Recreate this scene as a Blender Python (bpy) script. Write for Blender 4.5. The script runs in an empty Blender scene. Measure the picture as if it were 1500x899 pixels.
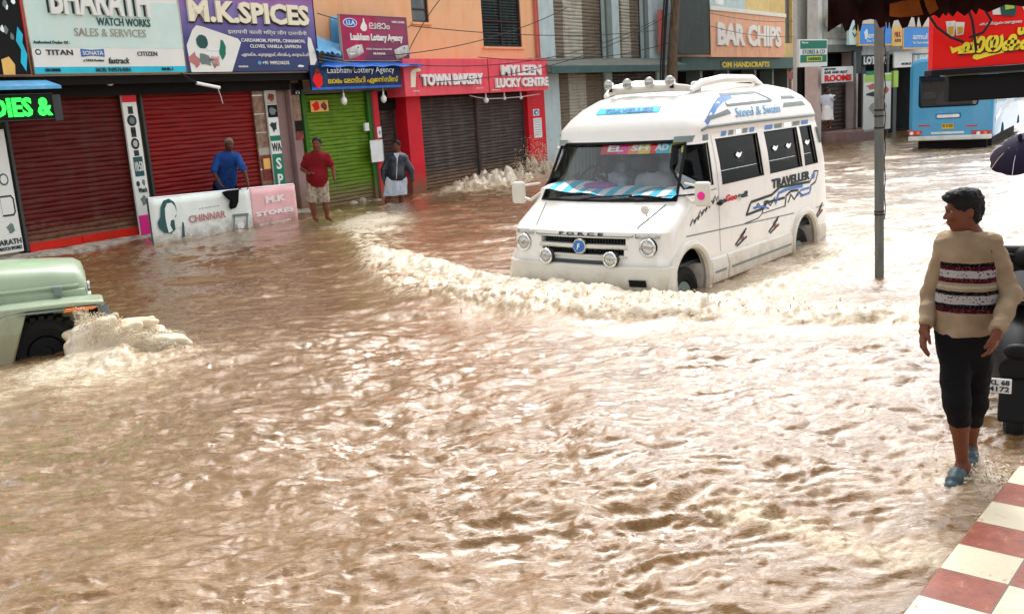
EXPO = 1.3
import bpy, math, random
import numpy as np
from mathutils import Matrix, Vector
random.seed(7); RNG = np.random.RandomState(11)
SC = bpy.context.scene
COL = SC.collection
# ------------------------------------------------------------------ camera geometry (measured from the photograph)
FPX, CX, CY, CH = 1400.0, 750.0, 449.5, 2.2
_D = FPX ** 2 / (449.5 - 152.0)
_dn = np.array([0.065 * _D, _D, FPX]); _dn /= np.linalg.norm(_dn)
_up = -_dn; _f = np.array([0, 0, 1.0]); _y = _f - _up * (_f @ _up); _y /= np.linalg.norm(_y)
RC = np.stack([np.cross(_y, _up), _y, _up])
EYE = np.array([0, 0, CH])
def ray(px, py): return RC @ np.array([px - CX, py - CY, FPX])
def on_z(px, py, z=0.0):
    d = ray(px, py); return EYE + d * ((z - CH) / d[2])
def on_y(px, py, y):
    d = ray(px, py); return EYE + d * (y / d[1])
def on_plane(px, py, P, n):
    d = ray(px, py); return EYE + d * (((P - EYE) @ n) / (d @ n))

# ------------------------------------------------------------------ materials
def new_mat(name):
    m = bpy.data.materials.new(name); m.use_nodes = True
    nt = m.node_tree; nt.nodes.clear()
    out = nt.nodes.new('ShaderNodeOutputMaterial'); b = nt.nodes.new('ShaderNodeBsdfPrincipled')
    nt.links.new(b.outputs[0], out.inputs[0]); return m, nt, b, out
def M(name, col, rough=0.6, metal=0.0, var=0.14, scale=3.0, bump=0.0, bscale=60.0, spec=0.5, dirt=None, dirt_amt=0.5, stretch=(1, 1, 1), emit=0, coat=0, mud=0.0, mudcol=(.2, .12, .07)):
    m, nt, b, out = new_mat(name); N = nt.nodes; L = nt.links
    c = tuple(col) + (1.0,)
    b.inputs['Roughness'].default_value = rough; b.inputs['Metallic'].default_value = metal
    b.inputs['Specular IOR Level'].default_value = spec if rough < .4 else min(spec, .2); b.inputs['Coat Weight'].default_value = coat
    tc = N.new('ShaderNodeTexCoord'); mp = N.new('ShaderNodeMapping'); mp.inputs['Scale'].default_value = stretch
    L.new(tc.outputs['Object'], mp.inputs[0])
    n = N.new('ShaderNodeTexNoise'); n.inputs['Scale'].default_value = scale; n.inputs['Detail'].default_value = 6; n.inputs['Roughness'].default_value = .65
    L.new(mp.outputs[0], n.inputs[0])
    r = N.new('ShaderNodeValToRGB'); r.color_ramp.elements[0].position = .3; r.color_ramp.elements[1].position = .72
    r.color_ramp.elements[0].color = tuple(max(0, x * (1 - var)) for x in col) + (1,)
    r.color_ramp.elements[1].color = tuple(min(1, x * (1 + var * .6)) for x in col) + (1,)
    L.new(n.outputs[0], r.inputs[0]); last = r.outputs[0]
    if dirt:
        mp2 = N.new('ShaderNodeMapping'); mp2.inputs['Scale'].default_value = (2.2, 2.2, .5); L.new(tc.outputs['Object'], mp2.inputs[0])
        n2 = N.new('ShaderNodeTexNoise'); n2.inputs['Scale'].default_value = 1.6; n2.inputs['Detail'].default_value = 8; n2.inputs['Roughness'].default_value = .7
        L.new(mp2.outputs[0], n2.inputs[0])
        r2 = N.new('ShaderNodeValToRGB'); r2.color_ramp.elements[0].position = .5; r2.color_ramp.elements[1].position = .72
        r2.color_ramp.elements[0].color = (0, 0, 0, 1); r2.color_ramp.elements[1].color = (dirt_amt,) * 3 + (1,)
        L.new(n2.outputs[0], r2.inputs[0]); mx = N.new('ShaderNodeMix'); mx.data_type = 'RGBA'
        L.new(r2.outputs[0], mx.inputs[0]); L.new(last, mx.inputs[6]); mx.inputs[7].default_value = tuple(dirt) + (1,); last = mx.outputs[2]
    if mud:       # flood dirt splashed on the lowest part
        sp = N.new('ShaderNodeSeparateXYZ'); L.new(tc.outputs['Object'], sp.inputs[0]); n4 = N.new('ShaderNodeTexNoise'); n4.inputs['Scale'].default_value = 5; n4.inputs['Detail'].default_value = 7; n4.inputs['Roughness'].default_value = .75; L.new(tc.outputs['Object'], n4.inputs[0])
        a1 = N.new('ShaderNodeMath'); a1.operation = 'MULTIPLY_ADD'; L.new(n4.outputs[0], a1.inputs[0]); a1.inputs[1].default_value = -.9; L.new(sp.outputs[2], a1.inputs[2])
        mr = N.new('ShaderNodeMapRange'); mr.inputs['From Min'].default_value = mud - .62; mr.inputs['From Max'].default_value = mud - .25; mr.inputs['To Min'].default_value = .85; mr.inputs['To Max'].default_value = 0; L.new(a1.outputs[0], mr.inputs[0])
        mx = N.new('ShaderNodeMix'); mx.data_type = 'RGBA'; L.new(mr.outputs[0], mx.inputs[0]); L.new(last, mx.inputs[6]); mx.inputs[7].default_value = tuple(mudcol) + (1,); last = mx.outputs[2]
    L.new(last, b.inputs['Base Color'])
    if emit: L.new(last, b.inputs['Emission Color']); b.inputs['Emission Strength'].default_value = emit
    if bump:
        n3 = N.new('ShaderNodeTexNoise'); n3.inputs['Scale'].default_value = bscale; n3.inputs['Detail'].default_value = 4
        L.new(tc.outputs['Object'], n3.inputs[0]); bp = N.new('ShaderNodeBump'); bp.inputs['Strength'].default_value = bump; bp.inputs['Distance'].default_value = .01
        L.new(n3.outputs[0], bp.inputs['Height']); L.new(bp.outputs[0], b.inputs['Normal'])
    return m
def glass(name, tint=(1, 1, 1), trans=.8, rough=.02, ior=1.45):
    m, nt, b, out = new_mat(name); N = nt.nodes; L = nt.links
    t = N.new('ShaderNodeBsdfTransparent'); t.inputs[0].default_value = tuple(tint) + (1,)
    b.inputs['Base Color'].default_value = (.01, .012, .012, 1); b.inputs['Roughness'].default_value = rough
    b = N.new('ShaderNodeBsdfGlossy'); b.inputs['Roughness'].default_value = rough; b.inputs['Color'].default_value = (.9, .94, .95, 1)
    fr = N.new('ShaderNodeFresnel'); fr.inputs[0].default_value = ior
    mr = N.new('ShaderNodeMapRange'); mr.inputs['To Min'].default_value = 1 - trans; mr.inputs['To Max'].default_value = 1
    L.new(fr.outputs[0], mr.inputs[0]); mx = N.new('ShaderNodeMixShader')
    L.new(mr.outputs[0], mx.inputs[0]); L.new(t.outputs[0], mx.inputs[1]); L.new(b.outputs[0], mx.inputs[2]); L.new(mx.outputs[0], out.inputs[0])
    return m
K = {}
def mats():
    K['cream'] = M('cream_paint', (.72, .66, .5), .7, mud=.5, dirt=(.35, .3, .2), bump=.1)
    K['white'] = M('white_vinyl', (.8, .82, .78), .45, var=.05)
    K['mint'] = M('pale_mint_board', (.62, .8, .76), .45, var=.06, dirt=(.75, .8, .7), dirt_amt=.5)
    K['cyan'] = M('cyan_paint', (.03, .55, .75), .4)
    K['black'] = M('black_paint', (.008, .008, .009), .5, spec=.15)
    K['dark'] = M('dark_recess', (.01, .009, .009), .8)  # near black; carries painted shade under the signs, also dark parts and prints
    K['darkgrey'] = M('dark_grey_metal', (.05, .06, .06), .5, dirt=(.12, .11, .09))
    K['ink'] = M('black_ink', (.03, .045, .05), .6)
    K['inkteal'] = M('dark_teal_ink', (.03, .1, .1), .6)
    K['silver'] = M('chrome', (.75, .76, .76), .15, 1.0, var=.05)
    K['redshut'] = M('dark_red_enamel', (.11, .011, .009), .55, mud=.5, dirt=(.09, .035, .03), dirt_amt=.8, var=.35, stretch=(1, 1, 6))
    K['redshut2'] = M('bright_red_enamel', (.22, .009, .007), .5, mud=.4, dirt=(.16, .02, .015), dirt_amt=.6, var=.25, stretch=(1, 1, 6))
    K['redbar'] = M('bright_red_bar', (.6, .02, .01), .5, dirt=(.2, .05, .03))
    K['greenshut'] = M('lime_green_enamel', (.13, .25, .012), .5, mud=.5, dirt=(.05, .09, .02), dirt_amt=.7, var=.3, stretch=(1, 1, 6))
    K['greenfr'] = M('green_frame_paint', (.04, .16, .015), .5, mud=.5, dirt=(.02, .06, .01))
    K['brownshut'] = M('brown_grey_metal', (.075, .058, .054), .5, .2, mud=.5, dirt=(.2, .16, .12), dirt_amt=.6, var=.3, stretch=(1, 1, 6))
    K['tanshut'] = M('tan_weathered_metal', (.21, .165, .12), .55, .1, dirt=(.09, .07, .055), dirt_amt=.7, var=.3, stretch=(1, 1, 8))
    K['paleshut'] = M('pale_weathered_metal', (.45, .43, .36), .55, .1, dirt=(.2, .17, .13), dirt_amt=.6, var=.25, stretch=(1, 1, 8))
    K['orange'] = M('peach_wall_paint', (.86, .5, .28), .8, var=.06, scale=1.2, dirt=(.86, .36, .13), dirt_amt=.8, bump=.15)
    K['pink'] = M('coral_pink_board', (.86, .1, .14), .45, var=.1, dirt=(.6, .04, .06), dirt_amt=.7)
    K['redp'] = M('red_pillar_paint', (.66, .015, .03), .45, mud=.45, dirt=(.45, .02, .03))
    K['blueconc'] = M('pale_blue_wall_paint', (.5, .62, .64), .8, dirt=(.3, .36, .36), dirt_amt=.6, bump=.15)
    K['greyconc'] = M('weathered_concrete', (.18, .19, .17), .9, dirt=(.07, .08, .07), dirt_amt=.8, bump=.3)
    K['teal'] = M('dark_teal_fascia', (.05, .12, .12), .6, dirt=(.12, .17, .16))
    K['board'] = M('charcoal_board', (.035, .055, .055), .6, var=.25, stretch=(6, 6, .6), dirt=(.08, .11, .1))
    K['peach'] = M('salmon_board', (.88, .47, .3), .5, dirt=(.5, .2, .12), dirt_amt=.5)
    K['yellow'] = M('yellow_letters', (.8, .62, .04), .5)
    K['brightw'] = M('white_letters', (.85, .85, .85), .4, var=.02)
    K['creaml'] = M('cream_letters', (.85, .8, .62), .4, var=.06)
    K['maroon'] = M('maroon_board', (.35, .02, .09), .45, dirt=(.75, .02, .12), dirt_amt=.9)
    K['navy'] = M('navy_board', (.01, .02, .09), .5, dirt=(.01, .09, .2), dirt_amt=.9)
    K['tarp'] = M('blue_tarpaulin', (.02, .14, .6), .4, dirt=(.08, .35, .75), bump=.4, bscale=12)
    K['tarp2'] = M('faded_blue_tarpaulin', (.12, .42, .72), .4, dirt=(.5, .7, .85), bump=.4, bscale=12)
    K['led'] = M('green_led', (.02, .9, .05), .5, var=.02, emit=1.3)
    K['woodp'] = M('weathered_pinkish_post', (.3, .2, .19), .8, mud=.5, dirt=(.12, .07, .06), bump=.3)
    K['bark'] = M('rough_brown_bark', (.14, .1, .07), .95, var=.5, scale=9, stretch=(1, 1, .3), bump=.9, bscale=30)
    K['stone'] = M('pale_broken_step', (.55, .48, .4), .9, var=.5, scale=7, dirt=(.1, .08, .06), dirt_amt=.9, bump=.8, bscale=14)
    K['rubber'] = M('black_rubber', (.015, .015, .015), .8, bump=.3)
    K['van'] = M('white_van_paint', (.82, .805, .76), .22, mud=.08, mudcol=(.42, .33, .22), var=.03, scale=2, dirt=(.62, .56, .46), dirt_amt=.35, coat=.5)
    K['vantrim'] = M('cream_white_plastic', (.68, .655, .58), .35, mud=.08, mudcol=(.38, .3, .2), var=.05, dirt=(.5, .44, .34), dirt_amt=.4)
    K['blue'] = M('blue_vinyl', (.02, .16, .5), .35)
    K['greyvin'] = M('grey_green_vinyl', (.17, .22, .21), .4)
    K['seat'] = M('grey_seat_cover', (.5, .53, .57), .8)
    K['cloth'] = M('pale_curtain', (.7, .66, .52), .9)
    K['violet'] = M('violet_cloth', (.34, .12, .35), .9)
    K['bus'] = M('sky_blue_bus_paint', (.05, .33, .6), .25, var=.05, dirt=(.1, .4, .6), dirt_amt=.4, coat=.4)
    K['busw'] = M('white_bus_bumper', (.72, .76, .72), .4, dirt=(.4, .42, .36))
    K['redl'] = M('red_lamp_lens', (.5, .01, .02), .15, coat=.5)
    K['orangel'] = M('amber_lamp_lens', (.85, .2, .01), .15, coat=.5)
    K['plate'] = M('yellow_plate', (.8, .5, .02), .5)
    K['jeep'] = M('pale_sage_green_paint', (.32, .40, .28), .35, mud=.35, mudcol=(.25, .22, .13), var=.05, dirt=(.38, .5, .3), dirt_amt=.4, coat=.3)
    K['pole'] = M('galvanised_steel', (.16, .18, .17), .5, .5, var=.35, stretch=(4, 4, .8), dirt=(.3, .32, .3))
    K['awn'] = M('dark_maroon_tarpaulin', (.022, .004, .005), .85, var=.5, bump=.5, bscale=18)
    K['awno'] = M('sunlit_orange_tarpaulin', (.3, .08, .012), .8, var=.5, scale=5, bump=.5)
    K['signred'] = M('bright_red_sign', (.82, .008, .006), .4, var=.04)
    K['signyel'] = M('bright_yellow_letters', (.9, .75, .05), .4, var=.03)
    K['signgold'] = M('golden_tea', (.6, .35, .03), .4)
    K['bluesign'] = M('bright_blue_board', (.04, .28, .75), .4)
    K['orsign'] = M('orange_yellow_board', (.85, .5, .14), .5)
    K['lime'] = M('lime_banner', (.4, .65, .1), .5)
    K['umb'] = M('dark_violet_umbrella', (.012, .008, .03), .8, var=.3)
    K['skin'] = M('brown_skin', (.15, .05, .026), .5, var=.12, scale=12)
    K['skind'] = M('deep_brown_skin', (.1, .035, .02), .42, var=.15, scale=12)
    K['hair'] = M('black_hair', (.006, .006, .007), .55, spec=.25, var=.4, bump=.7, bscale=90)
    K['ghair'] = M('greying_hair', (.16, .13, .11), .7, bump=.6)
    K['shirtb'] = M('royal_blue_cotton', (.015, .065, .26), .85, var=.25, scale=8, bump=.4, bscale=40)
    K['polo'] = M('deep_red_cotton', (.17, .005, .009), .85, var=.25, scale=8, bump=.4, bscale=40)
    K['camo'] = M('khaki_patterned_cotton', (.4, .33, .26), .9, var=.7, scale=14, dirt=(.1, .07, .06), dirt_amt=.9)
    K['jacket'] = M('navy_quilted_nylon', (.022, .028, .042), .35, var=.35, bump=.5, bscale=20)
    K['mundu'] = M('pale_checked_cotton', (.62, .68, .78), .9, var=.25, scale=9, dirt=(.2, .25, .35), dirt_amt=.7)
    K['blackc'] = M('black_cotton', (.004, .004, .005), .95, bump=.3)
    K['slip'] = M('dark_slate_slipper', (.05, .08, .09), .5, var=.4, scale=20)
    K['eyew'] = M('eye_white', (.32, .27, .23), .3)
    K['plast'] = M('white_plastic', (.8, .82, .82), .4)
    K['bulb'] = M('frosted_white_bulb', (.85, .87, .85), .2, var=.02)
    K['paper'] = M('white_paper', (.78, .8, .8), .7)
    K['photo'] = M('brownish_photo_print', (.3, .19, .13), .5, var=.6, scale=9)
    K['photo2'] = M('dark_red_photo_print', (.25, .05, .04), .5, var=.8, scale=11)
    K['pinkp'] = M('hot_pink_print', (.85, .04, .3), .5)
    K['greend'] = M('dark_green_print', (.01, .2, .12), .5)
    K['palepink'] = M('faded_pink_banner', (.86, .5, .52), .6, mud=.2, dirt=(.9, .62, .62), var=.06, bump=.15, bscale=8)
    K['palewhite'] = M('faded_white_banner', (.78, .84, .8), .6, mud=.2, var=.05, dirt=(.6, .68, .62), dirt_amt=.4, bump=.15, bscale=8)
    K['fadered'] = M('faded_red_letters', (.5, .2, .2), .6)
    K['pinkwall'] = M('pale_pink_wall_paint', (.75, .6, .56), .8, dirt=(.5, .38, .34), bump=.15)
    K['whitewall'] = M('off_white_wall_paint', (.72, .71, .66), .8, dirt=(.4, .4, .36), dirt_amt=.7, bump=.2)
    K['rose'] = M('salmon_wall_paint', (.6, .16, .13), .7)
    K['glassd'] = glass('dark_tinted_glass', (.05, .05, .05), .99, ior=1.15); K['glassb'] = glass('tinted_bus_glass', (.42, .5, .56), .95)
    K['glassw'] = glass('clear_windscreen_glass', (.96, .98, .98), .95)
    K['winpane'] = M('dusty_dark_pane', (.06, .09, .09), .15, dirt=(.2, .24, .22), dirt_amt=.6)
    K['winframe'] = M('dark_brown_frame', (.06, .03, .03), .6)
    K['wire'] = M('black_cable', (.02, .02, .02), .6)
    K['lens'] = M('clear_lamp_lens', (.55, .55, .52), .08, .6, var=.5, scale=25)
    K['ochre'] = M('mustard_wall_paint', (.72, .55, .25), .8, dirt=(.4, .3, .15), bump=.2)
    K['greenglass'] = M('green_tinted_plastic', (.12, .25, .14), .3)
mats()

# ------------------------------------------------------------------ mesh builder
class MB:
    def __init__(s): s.v = []; s.f = []
    def add(s, vs, fs):
        b = len(s.v); s.v += [tuple(map(float, p)) for p in vs]; s.f += [tuple(i + b for i in f) for f in fs]; return s
    def box(s, x0, x1, y0, y1, z0, z1):
        if x0 > x1: x0, x1 = x1, x0
        if y0 > y1: y0, y1 = y1, y0
        if z0 > z1: z0, z1 = z1, z0
        return s.add([(x0, y0, z0), (x1, y0, z0), (x1, y1, z0), (x0, y1, z0), (x0, y0, z1), (x1, y0, z1), (x1, y1, z1), (x0, y1, z1)],
                     [(0, 3, 2, 1), (4, 5, 6, 7), (0, 1, 5, 4), (1, 2, 6, 5), (2, 3, 7, 6), (3, 0, 4, 7)])
    def prism(s, poly, a, b, ax='y'):           # poly = 2D points, extruded from a to b along ax
        n = len(poly)
        A = sum(poly[i][0] * poly[(i + 1) % n][1] - poly[(i + 1) % n][0] * poly[i][1] for i in range(n))
        if A < 0: poly = poly[::-1]
        def mk(p, t):
            return {'y': (p[0], t, p[1]), 'x': (t, p[0], p[1]), 'z': (p[0], p[1], t)}[ax]
        vs = [mk(p, a) for p in poly] + [mk(p, b) for p in poly]
        up = (b > a); flip = (ax == 'y') == up
        f1 = tuple(range(n)); f2 = tuple(range(n, 2 * n))
        sd = [(i, (i + 1) % n, n + (i + 1) % n, n + i) for i in range(n)]
        if flip: fs = [f1, f2[::-1]] + [q[::-1] for q in sd]
        else: fs = [f1[::-1], f2] + sd
        return s.add(vs, fs)
    def cyl(s, p0, p1, r0, r1=None, n=14, caps=True):
        r1 = r0 if r1 is None else r1
        p0 = np.array(p0, float); p1 = np.array(p1, float); d = p1 - p0; d /= max(np.linalg.norm(d), 1e-9)
        a = np.cross(d, [0, 0, 1.0]) if abs(d[2]) < .9 else np.cross(d, [1.0, 0, 0]); a /= np.linalg.norm(a); b = np.cross(d, a)
        vs = []
        for p, r in ((p0, r0), (p1, r1)):
            for i in range(n):
                t = 2 * math.pi * i / n; vs.append(p + (a * math.cos(t) + b * math.sin(t)) * r)
        fs = [(i, (i + 1) % n, n + (i + 1) % n, n + i) for i in range(n)]
        if caps: fs += [tuple(range(n))[::-1], tuple(range(n, 2 * n))]
        return s.add(vs, fs)
    def tube(s, pts, r, n=8, closed=False):
        pts = [np.array(p, float) for p in pts]; rs = r if isinstance(r, (list, tuple)) else [r] * len(pts)
        vs = []; m = len(pts)
        prev = None
        for i, p in enumerate(pts):
            q0 = pts[(i - 1) % m] if (closed or i > 0) else p; q1 = pts[(i + 1) % m] if (closed or i < m - 1) else p
            d = q1 - q0; d = d / max(np.linalg.norm(d), 1e-9)
            if prev is None:
                a = np.cross(d, [0, 0, 1.0]) if abs(d[2]) < .9 else np.cross(d, [1.0, 0, 0])
            else: a = prev - d * (prev @ d)
            a /= max(np.linalg.norm(a), 1e-9); prev = a; b = np.cross(d, a)
            for k in range(n):
                t = 2 * math.pi * k / n; vs.append(p + (a * math.cos(t) + b * math.sin(t)) * rs[i])
        fs = []
        for i in range(m if closed else m - 1):
            j = (i + 1) % m
            for k in range(n): fs.append((i * n + k, i * n + (k + 1) % n, j * n + (k + 1) % n, j * n + k))
        if not closed: fs += [tuple(range(n))[::-1], tuple(range((m - 1) * n, m * n))]
        return s.add(vs, fs)
    def ball(s, c, r, nu=14, nv=9):
        rr = r if isinstance(r, (list, tuple)) else (r, r, r); vs = []; fs = []
        for j in range(1, nv):
            for i in range(nu):
                a = math.pi * j / nv; t = 2 * math.pi * i / nu
                vs.append((c[0] + rr[0] * math.sin(a) * math.cos(t), c[1] + rr[1] * math.sin(a) * math.sin(t), c[2] + rr[2] * math.cos(a)))
        T = len(vs); vs += [(c[0], c[1], c[2] + rr[2]), (c[0], c[1], c[2] - rr[2])]
        for j in range(nv - 2):
            for i in range(nu): fs.append((j * nu + i, (j + 1) * nu + i, (j + 1) * nu + (i + 1) % nu, j * nu + (i + 1) % nu))
        for i in range(nu): fs.append((T, i, (i + 1) % nu)); fs.append((T + 1, (nv - 2) * nu + (i + 1) % nu, (nv - 2) * nu + i))
        return s.add(vs, fs)
    def grid(s, fn, nu, nv, flip=False):
        vs = [fn(i / nu, j / nv) for j in range(nv + 1) for i in range(nu + 1)]; fs = []
        for j in range(nv):
            for i in range(nu):
                q = (j * (nu + 1) + i, j * (nu + 1) + i + 1, (j + 1) * (nu + 1) + i + 1, (j + 1) * (nu + 1) + i)
                fs.append(q[::-1] if flip else q)
        return s.add(vs, fs)
    def ring(s, c, r, w, ax, n=28):     # torus
        pts = []
        for i in range(n):
            t = 2 * math.pi * i / n
            o = {'x': (0, math.cos(t), math.sin(t)), 'y': (math.cos(t), 0, math.sin(t)), 'z': (math.cos(t), math.sin(t), 0)}[ax]
            pts.append([c[k] + r * o[k] for k in range(3)])
        return s.tube(pts, w, 8, True)

def link(o, parent=None):
    COL.objects.link(o)
    if parent is not None: o.parent = parent
    return o
def props(o, label=None, cat=None, group=None, kind=None):
    if label: o['label'] = label
    if cat: o['category'] = cat
    if group: o['group'] = group
    if kind: o['kind'] = kind
    return o
def build(name, mb, mat, parent=None, bevel=0.0, smooth=35, loc=None, rotz=0.0):
    me = bpy.data.meshes.new(name); me.from_pydata(mb.v, [], mb.f); me.update()
    o = bpy.data.objects.new(name, me); me.materials.append(K[mat] if isinstance(mat, str) else mat)
    if smooth:
        me.polygons.foreach_set('use_smooth', [True] * len(me.polygons)); me.set_sharp_from_angle(angle=math.radians(smooth))
    if bevel:
        b = o.modifiers.new('bevel', 'BEVEL'); b.width = bevel; b.segments = 2; b.limit_method = 'ANGLE'; b.harden_normals = False
    if loc is not None: o.location = tuple(loc)
    o.rotation_euler = (0, 0, rotz)
    return link(o, parent)
def empty(name, label, cat, loc, rotz=0.0, group=None):
    o = bpy.data.objects.new(name, None); o.empty_display_size = .2
    o.location = tuple(loc); o.rotation_euler = (0, 0, rotz); COL.objects.link(o)
    return props(o, label, cat, group)
_tc = {}
def text_mesh(body, bold=0.0, shear=0.0):
    key = (body, bold, shear)
    if key in _tc: return _tc[key]
    c = bpy.data.curves.new('t', 'FONT'); c.body = body; c.resolution_u = 2; c.offset = bold; c.extrude = .03; c.shear = shear
    c.align_x = 'LEFT'; o = bpy.data.objects.new('t', c); COL.objects.link(o)
    dg = bpy.context.evaluated_depsgraph_get(); me = bpy.data.meshes.new_from_object(o.evaluated_get(dg))
    v = np.zeros(len(me.vertices) * 3, np.float32); me.vertices.foreach_get('co', v); v = v.reshape(-1, 3)
    f = [tuple(p.vertices) for p in me.polygons]
    bpy.data.objects.remove(o); bpy.data.curves.remove(c); bpy.data.meshes.remove(me)
    if len(v) == 0: v = np.zeros((1, 3))
    mn, mx = v.min(0), v.max(0)
    v = (v - mn) / np.maximum(mx - mn, 1e-6); _tc[key] = (v, f); return _tc[key]
def text_on(mb, body, o, ux, uz, un, w, h, depth=.012, bold=0.012, shear=0.0):
    """letters filling a w x h box whose lower left corner is o; ux right, uz up, un out of the surface"""
    v, f = text_mesh(body, bold, shear); o, ux, uz, un = (np.array(a, float) for a in (o, ux, uz, un))
    P = o + np.outer(v[:, 0] * w, ux) + np.outer(v[:, 1] * h, uz) + np.outer(v[:, 2] * depth, un)
    return mb.add(P.tolist(), f)

# ------------------------------------------------------------------ noise and implicit surfaces
_G = RNG.rand(256, 256).astype(np.float32) * 6.2831853
def pn2(x, y, seed=0):
    xi = np.floor(x).astype(np.int64); yi = np.floor(y).astype(np.int64); fx = (x - xi); fy = (y - yi)
    u = fx * fx * fx * (fx * (fx * 6 - 15) + 10); v = fy * fy * fy * (fy * (fy * 6 - 15) + 10)
    def g(a, b):
        t = _G[(xi + a + seed * 37) & 255, (yi + b + seed * 91) & 255]; return np.cos(t) * (fx - a) + np.sin(t) * (fy - b)
    a = g(0, 0); b = g(1, 0); c = g(0, 1); d = g(1, 1)
    return (a + (b - a) * u) * (1 - v) + (c + (d - c) * u) * v
def fbm(x, y, o=4, seed=0, gain=.5):
    s = 0; a = 1.
    for i in range(o): s = s + a * pn2(x * 2 ** i, y * 2 ** i, seed + i); a *= gain
    return s
def n3(P, f, seed=0):
    x, y, z = P[..., 0] * f, P[..., 1] * f, P[..., 2] * f
    return (pn2(x + .37 * z, y - z * .61, seed) + pn2(y + .41 * x, z + .53 * y, seed + 3) + pn2(z - .3 * x, x + .47 * y, seed + 7)) * .7
def surfnet(F, org, h):
    S = F < 0
    c = [S[a:F.shape[0] - 1 + a, b:F.shape[1] - 1 + b, d:F.shape[2] - 1 + d] for a in (0, 1) for b in (0, 1) for d in (0, 1)]
    cnt = sum(x.astype(np.int8) for x in c); act = (cnt > 0) & (cnt < 8)
    I = np.argwhere(act); idx = -np.ones(act.shape, np.int64); idx[act] = np.arange(len(I))
    acc = np.zeros((len(I), 3)); n = np.zeros(len(I))
    cor = [(a, b, d) for a in (0, 1) for b in (0, 1) for d in (0, 1)]
    val = {k: F[I[:, 0] + k[0], I[:, 1] + k[1], I[:, 2] + k[2]] for k in cor}
    for k in cor:
        for ax in range(3):
            if k[ax] == 0:
                k2 = list(k); k2[ax] = 1; k2 = tuple(k2); a, b = val[k], val[k2]; m = (a < 0) != (b < 0)
                t = np.where(m, a / np.where(m, a - b, 1), 0)
                p = np.tile(np.array(k, float), (len(I), 1)); p[:, ax] += t; acc += p * m[:, None]; n += m
    V = (I + acc / n[:, None]) * h + org
    Q = []
    for ax in range(3):
        sl0 = [slice(1, -1)] * 3; sl1 = [slice(1, -1)] * 3; sl0[ax] = slice(0, -1); sl1[ax] = slice(1, None)
        a = S[tuple(sl0)]; b = S[tuple(sl1)]; E = np.argwhere(a != b); sg = a[E[:, 0], E[:, 1], E[:, 2]]
        E = E.copy(); o = [1, 1, 1]; o[ax] = 0; E = E + np.array(o)
        u, w = [(1, 2), (2, 0), (0, 1)][ax]
        def cell(du, dw):
            q = E.copy(); q[:, u] -= du; q[:, w] -= dw; return idx[q[:, 0], q[:, 1], q[:, 2]]
        q = np.stack([cell(0, 0), cell(1, 0), cell(1, 1), cell(0, 1)], 1)
        q[~sg] = q[~sg][:, ::-1]; Q.append(q[(q >= 0).all(1)])
    return V, np.concatenate(Q)
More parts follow.
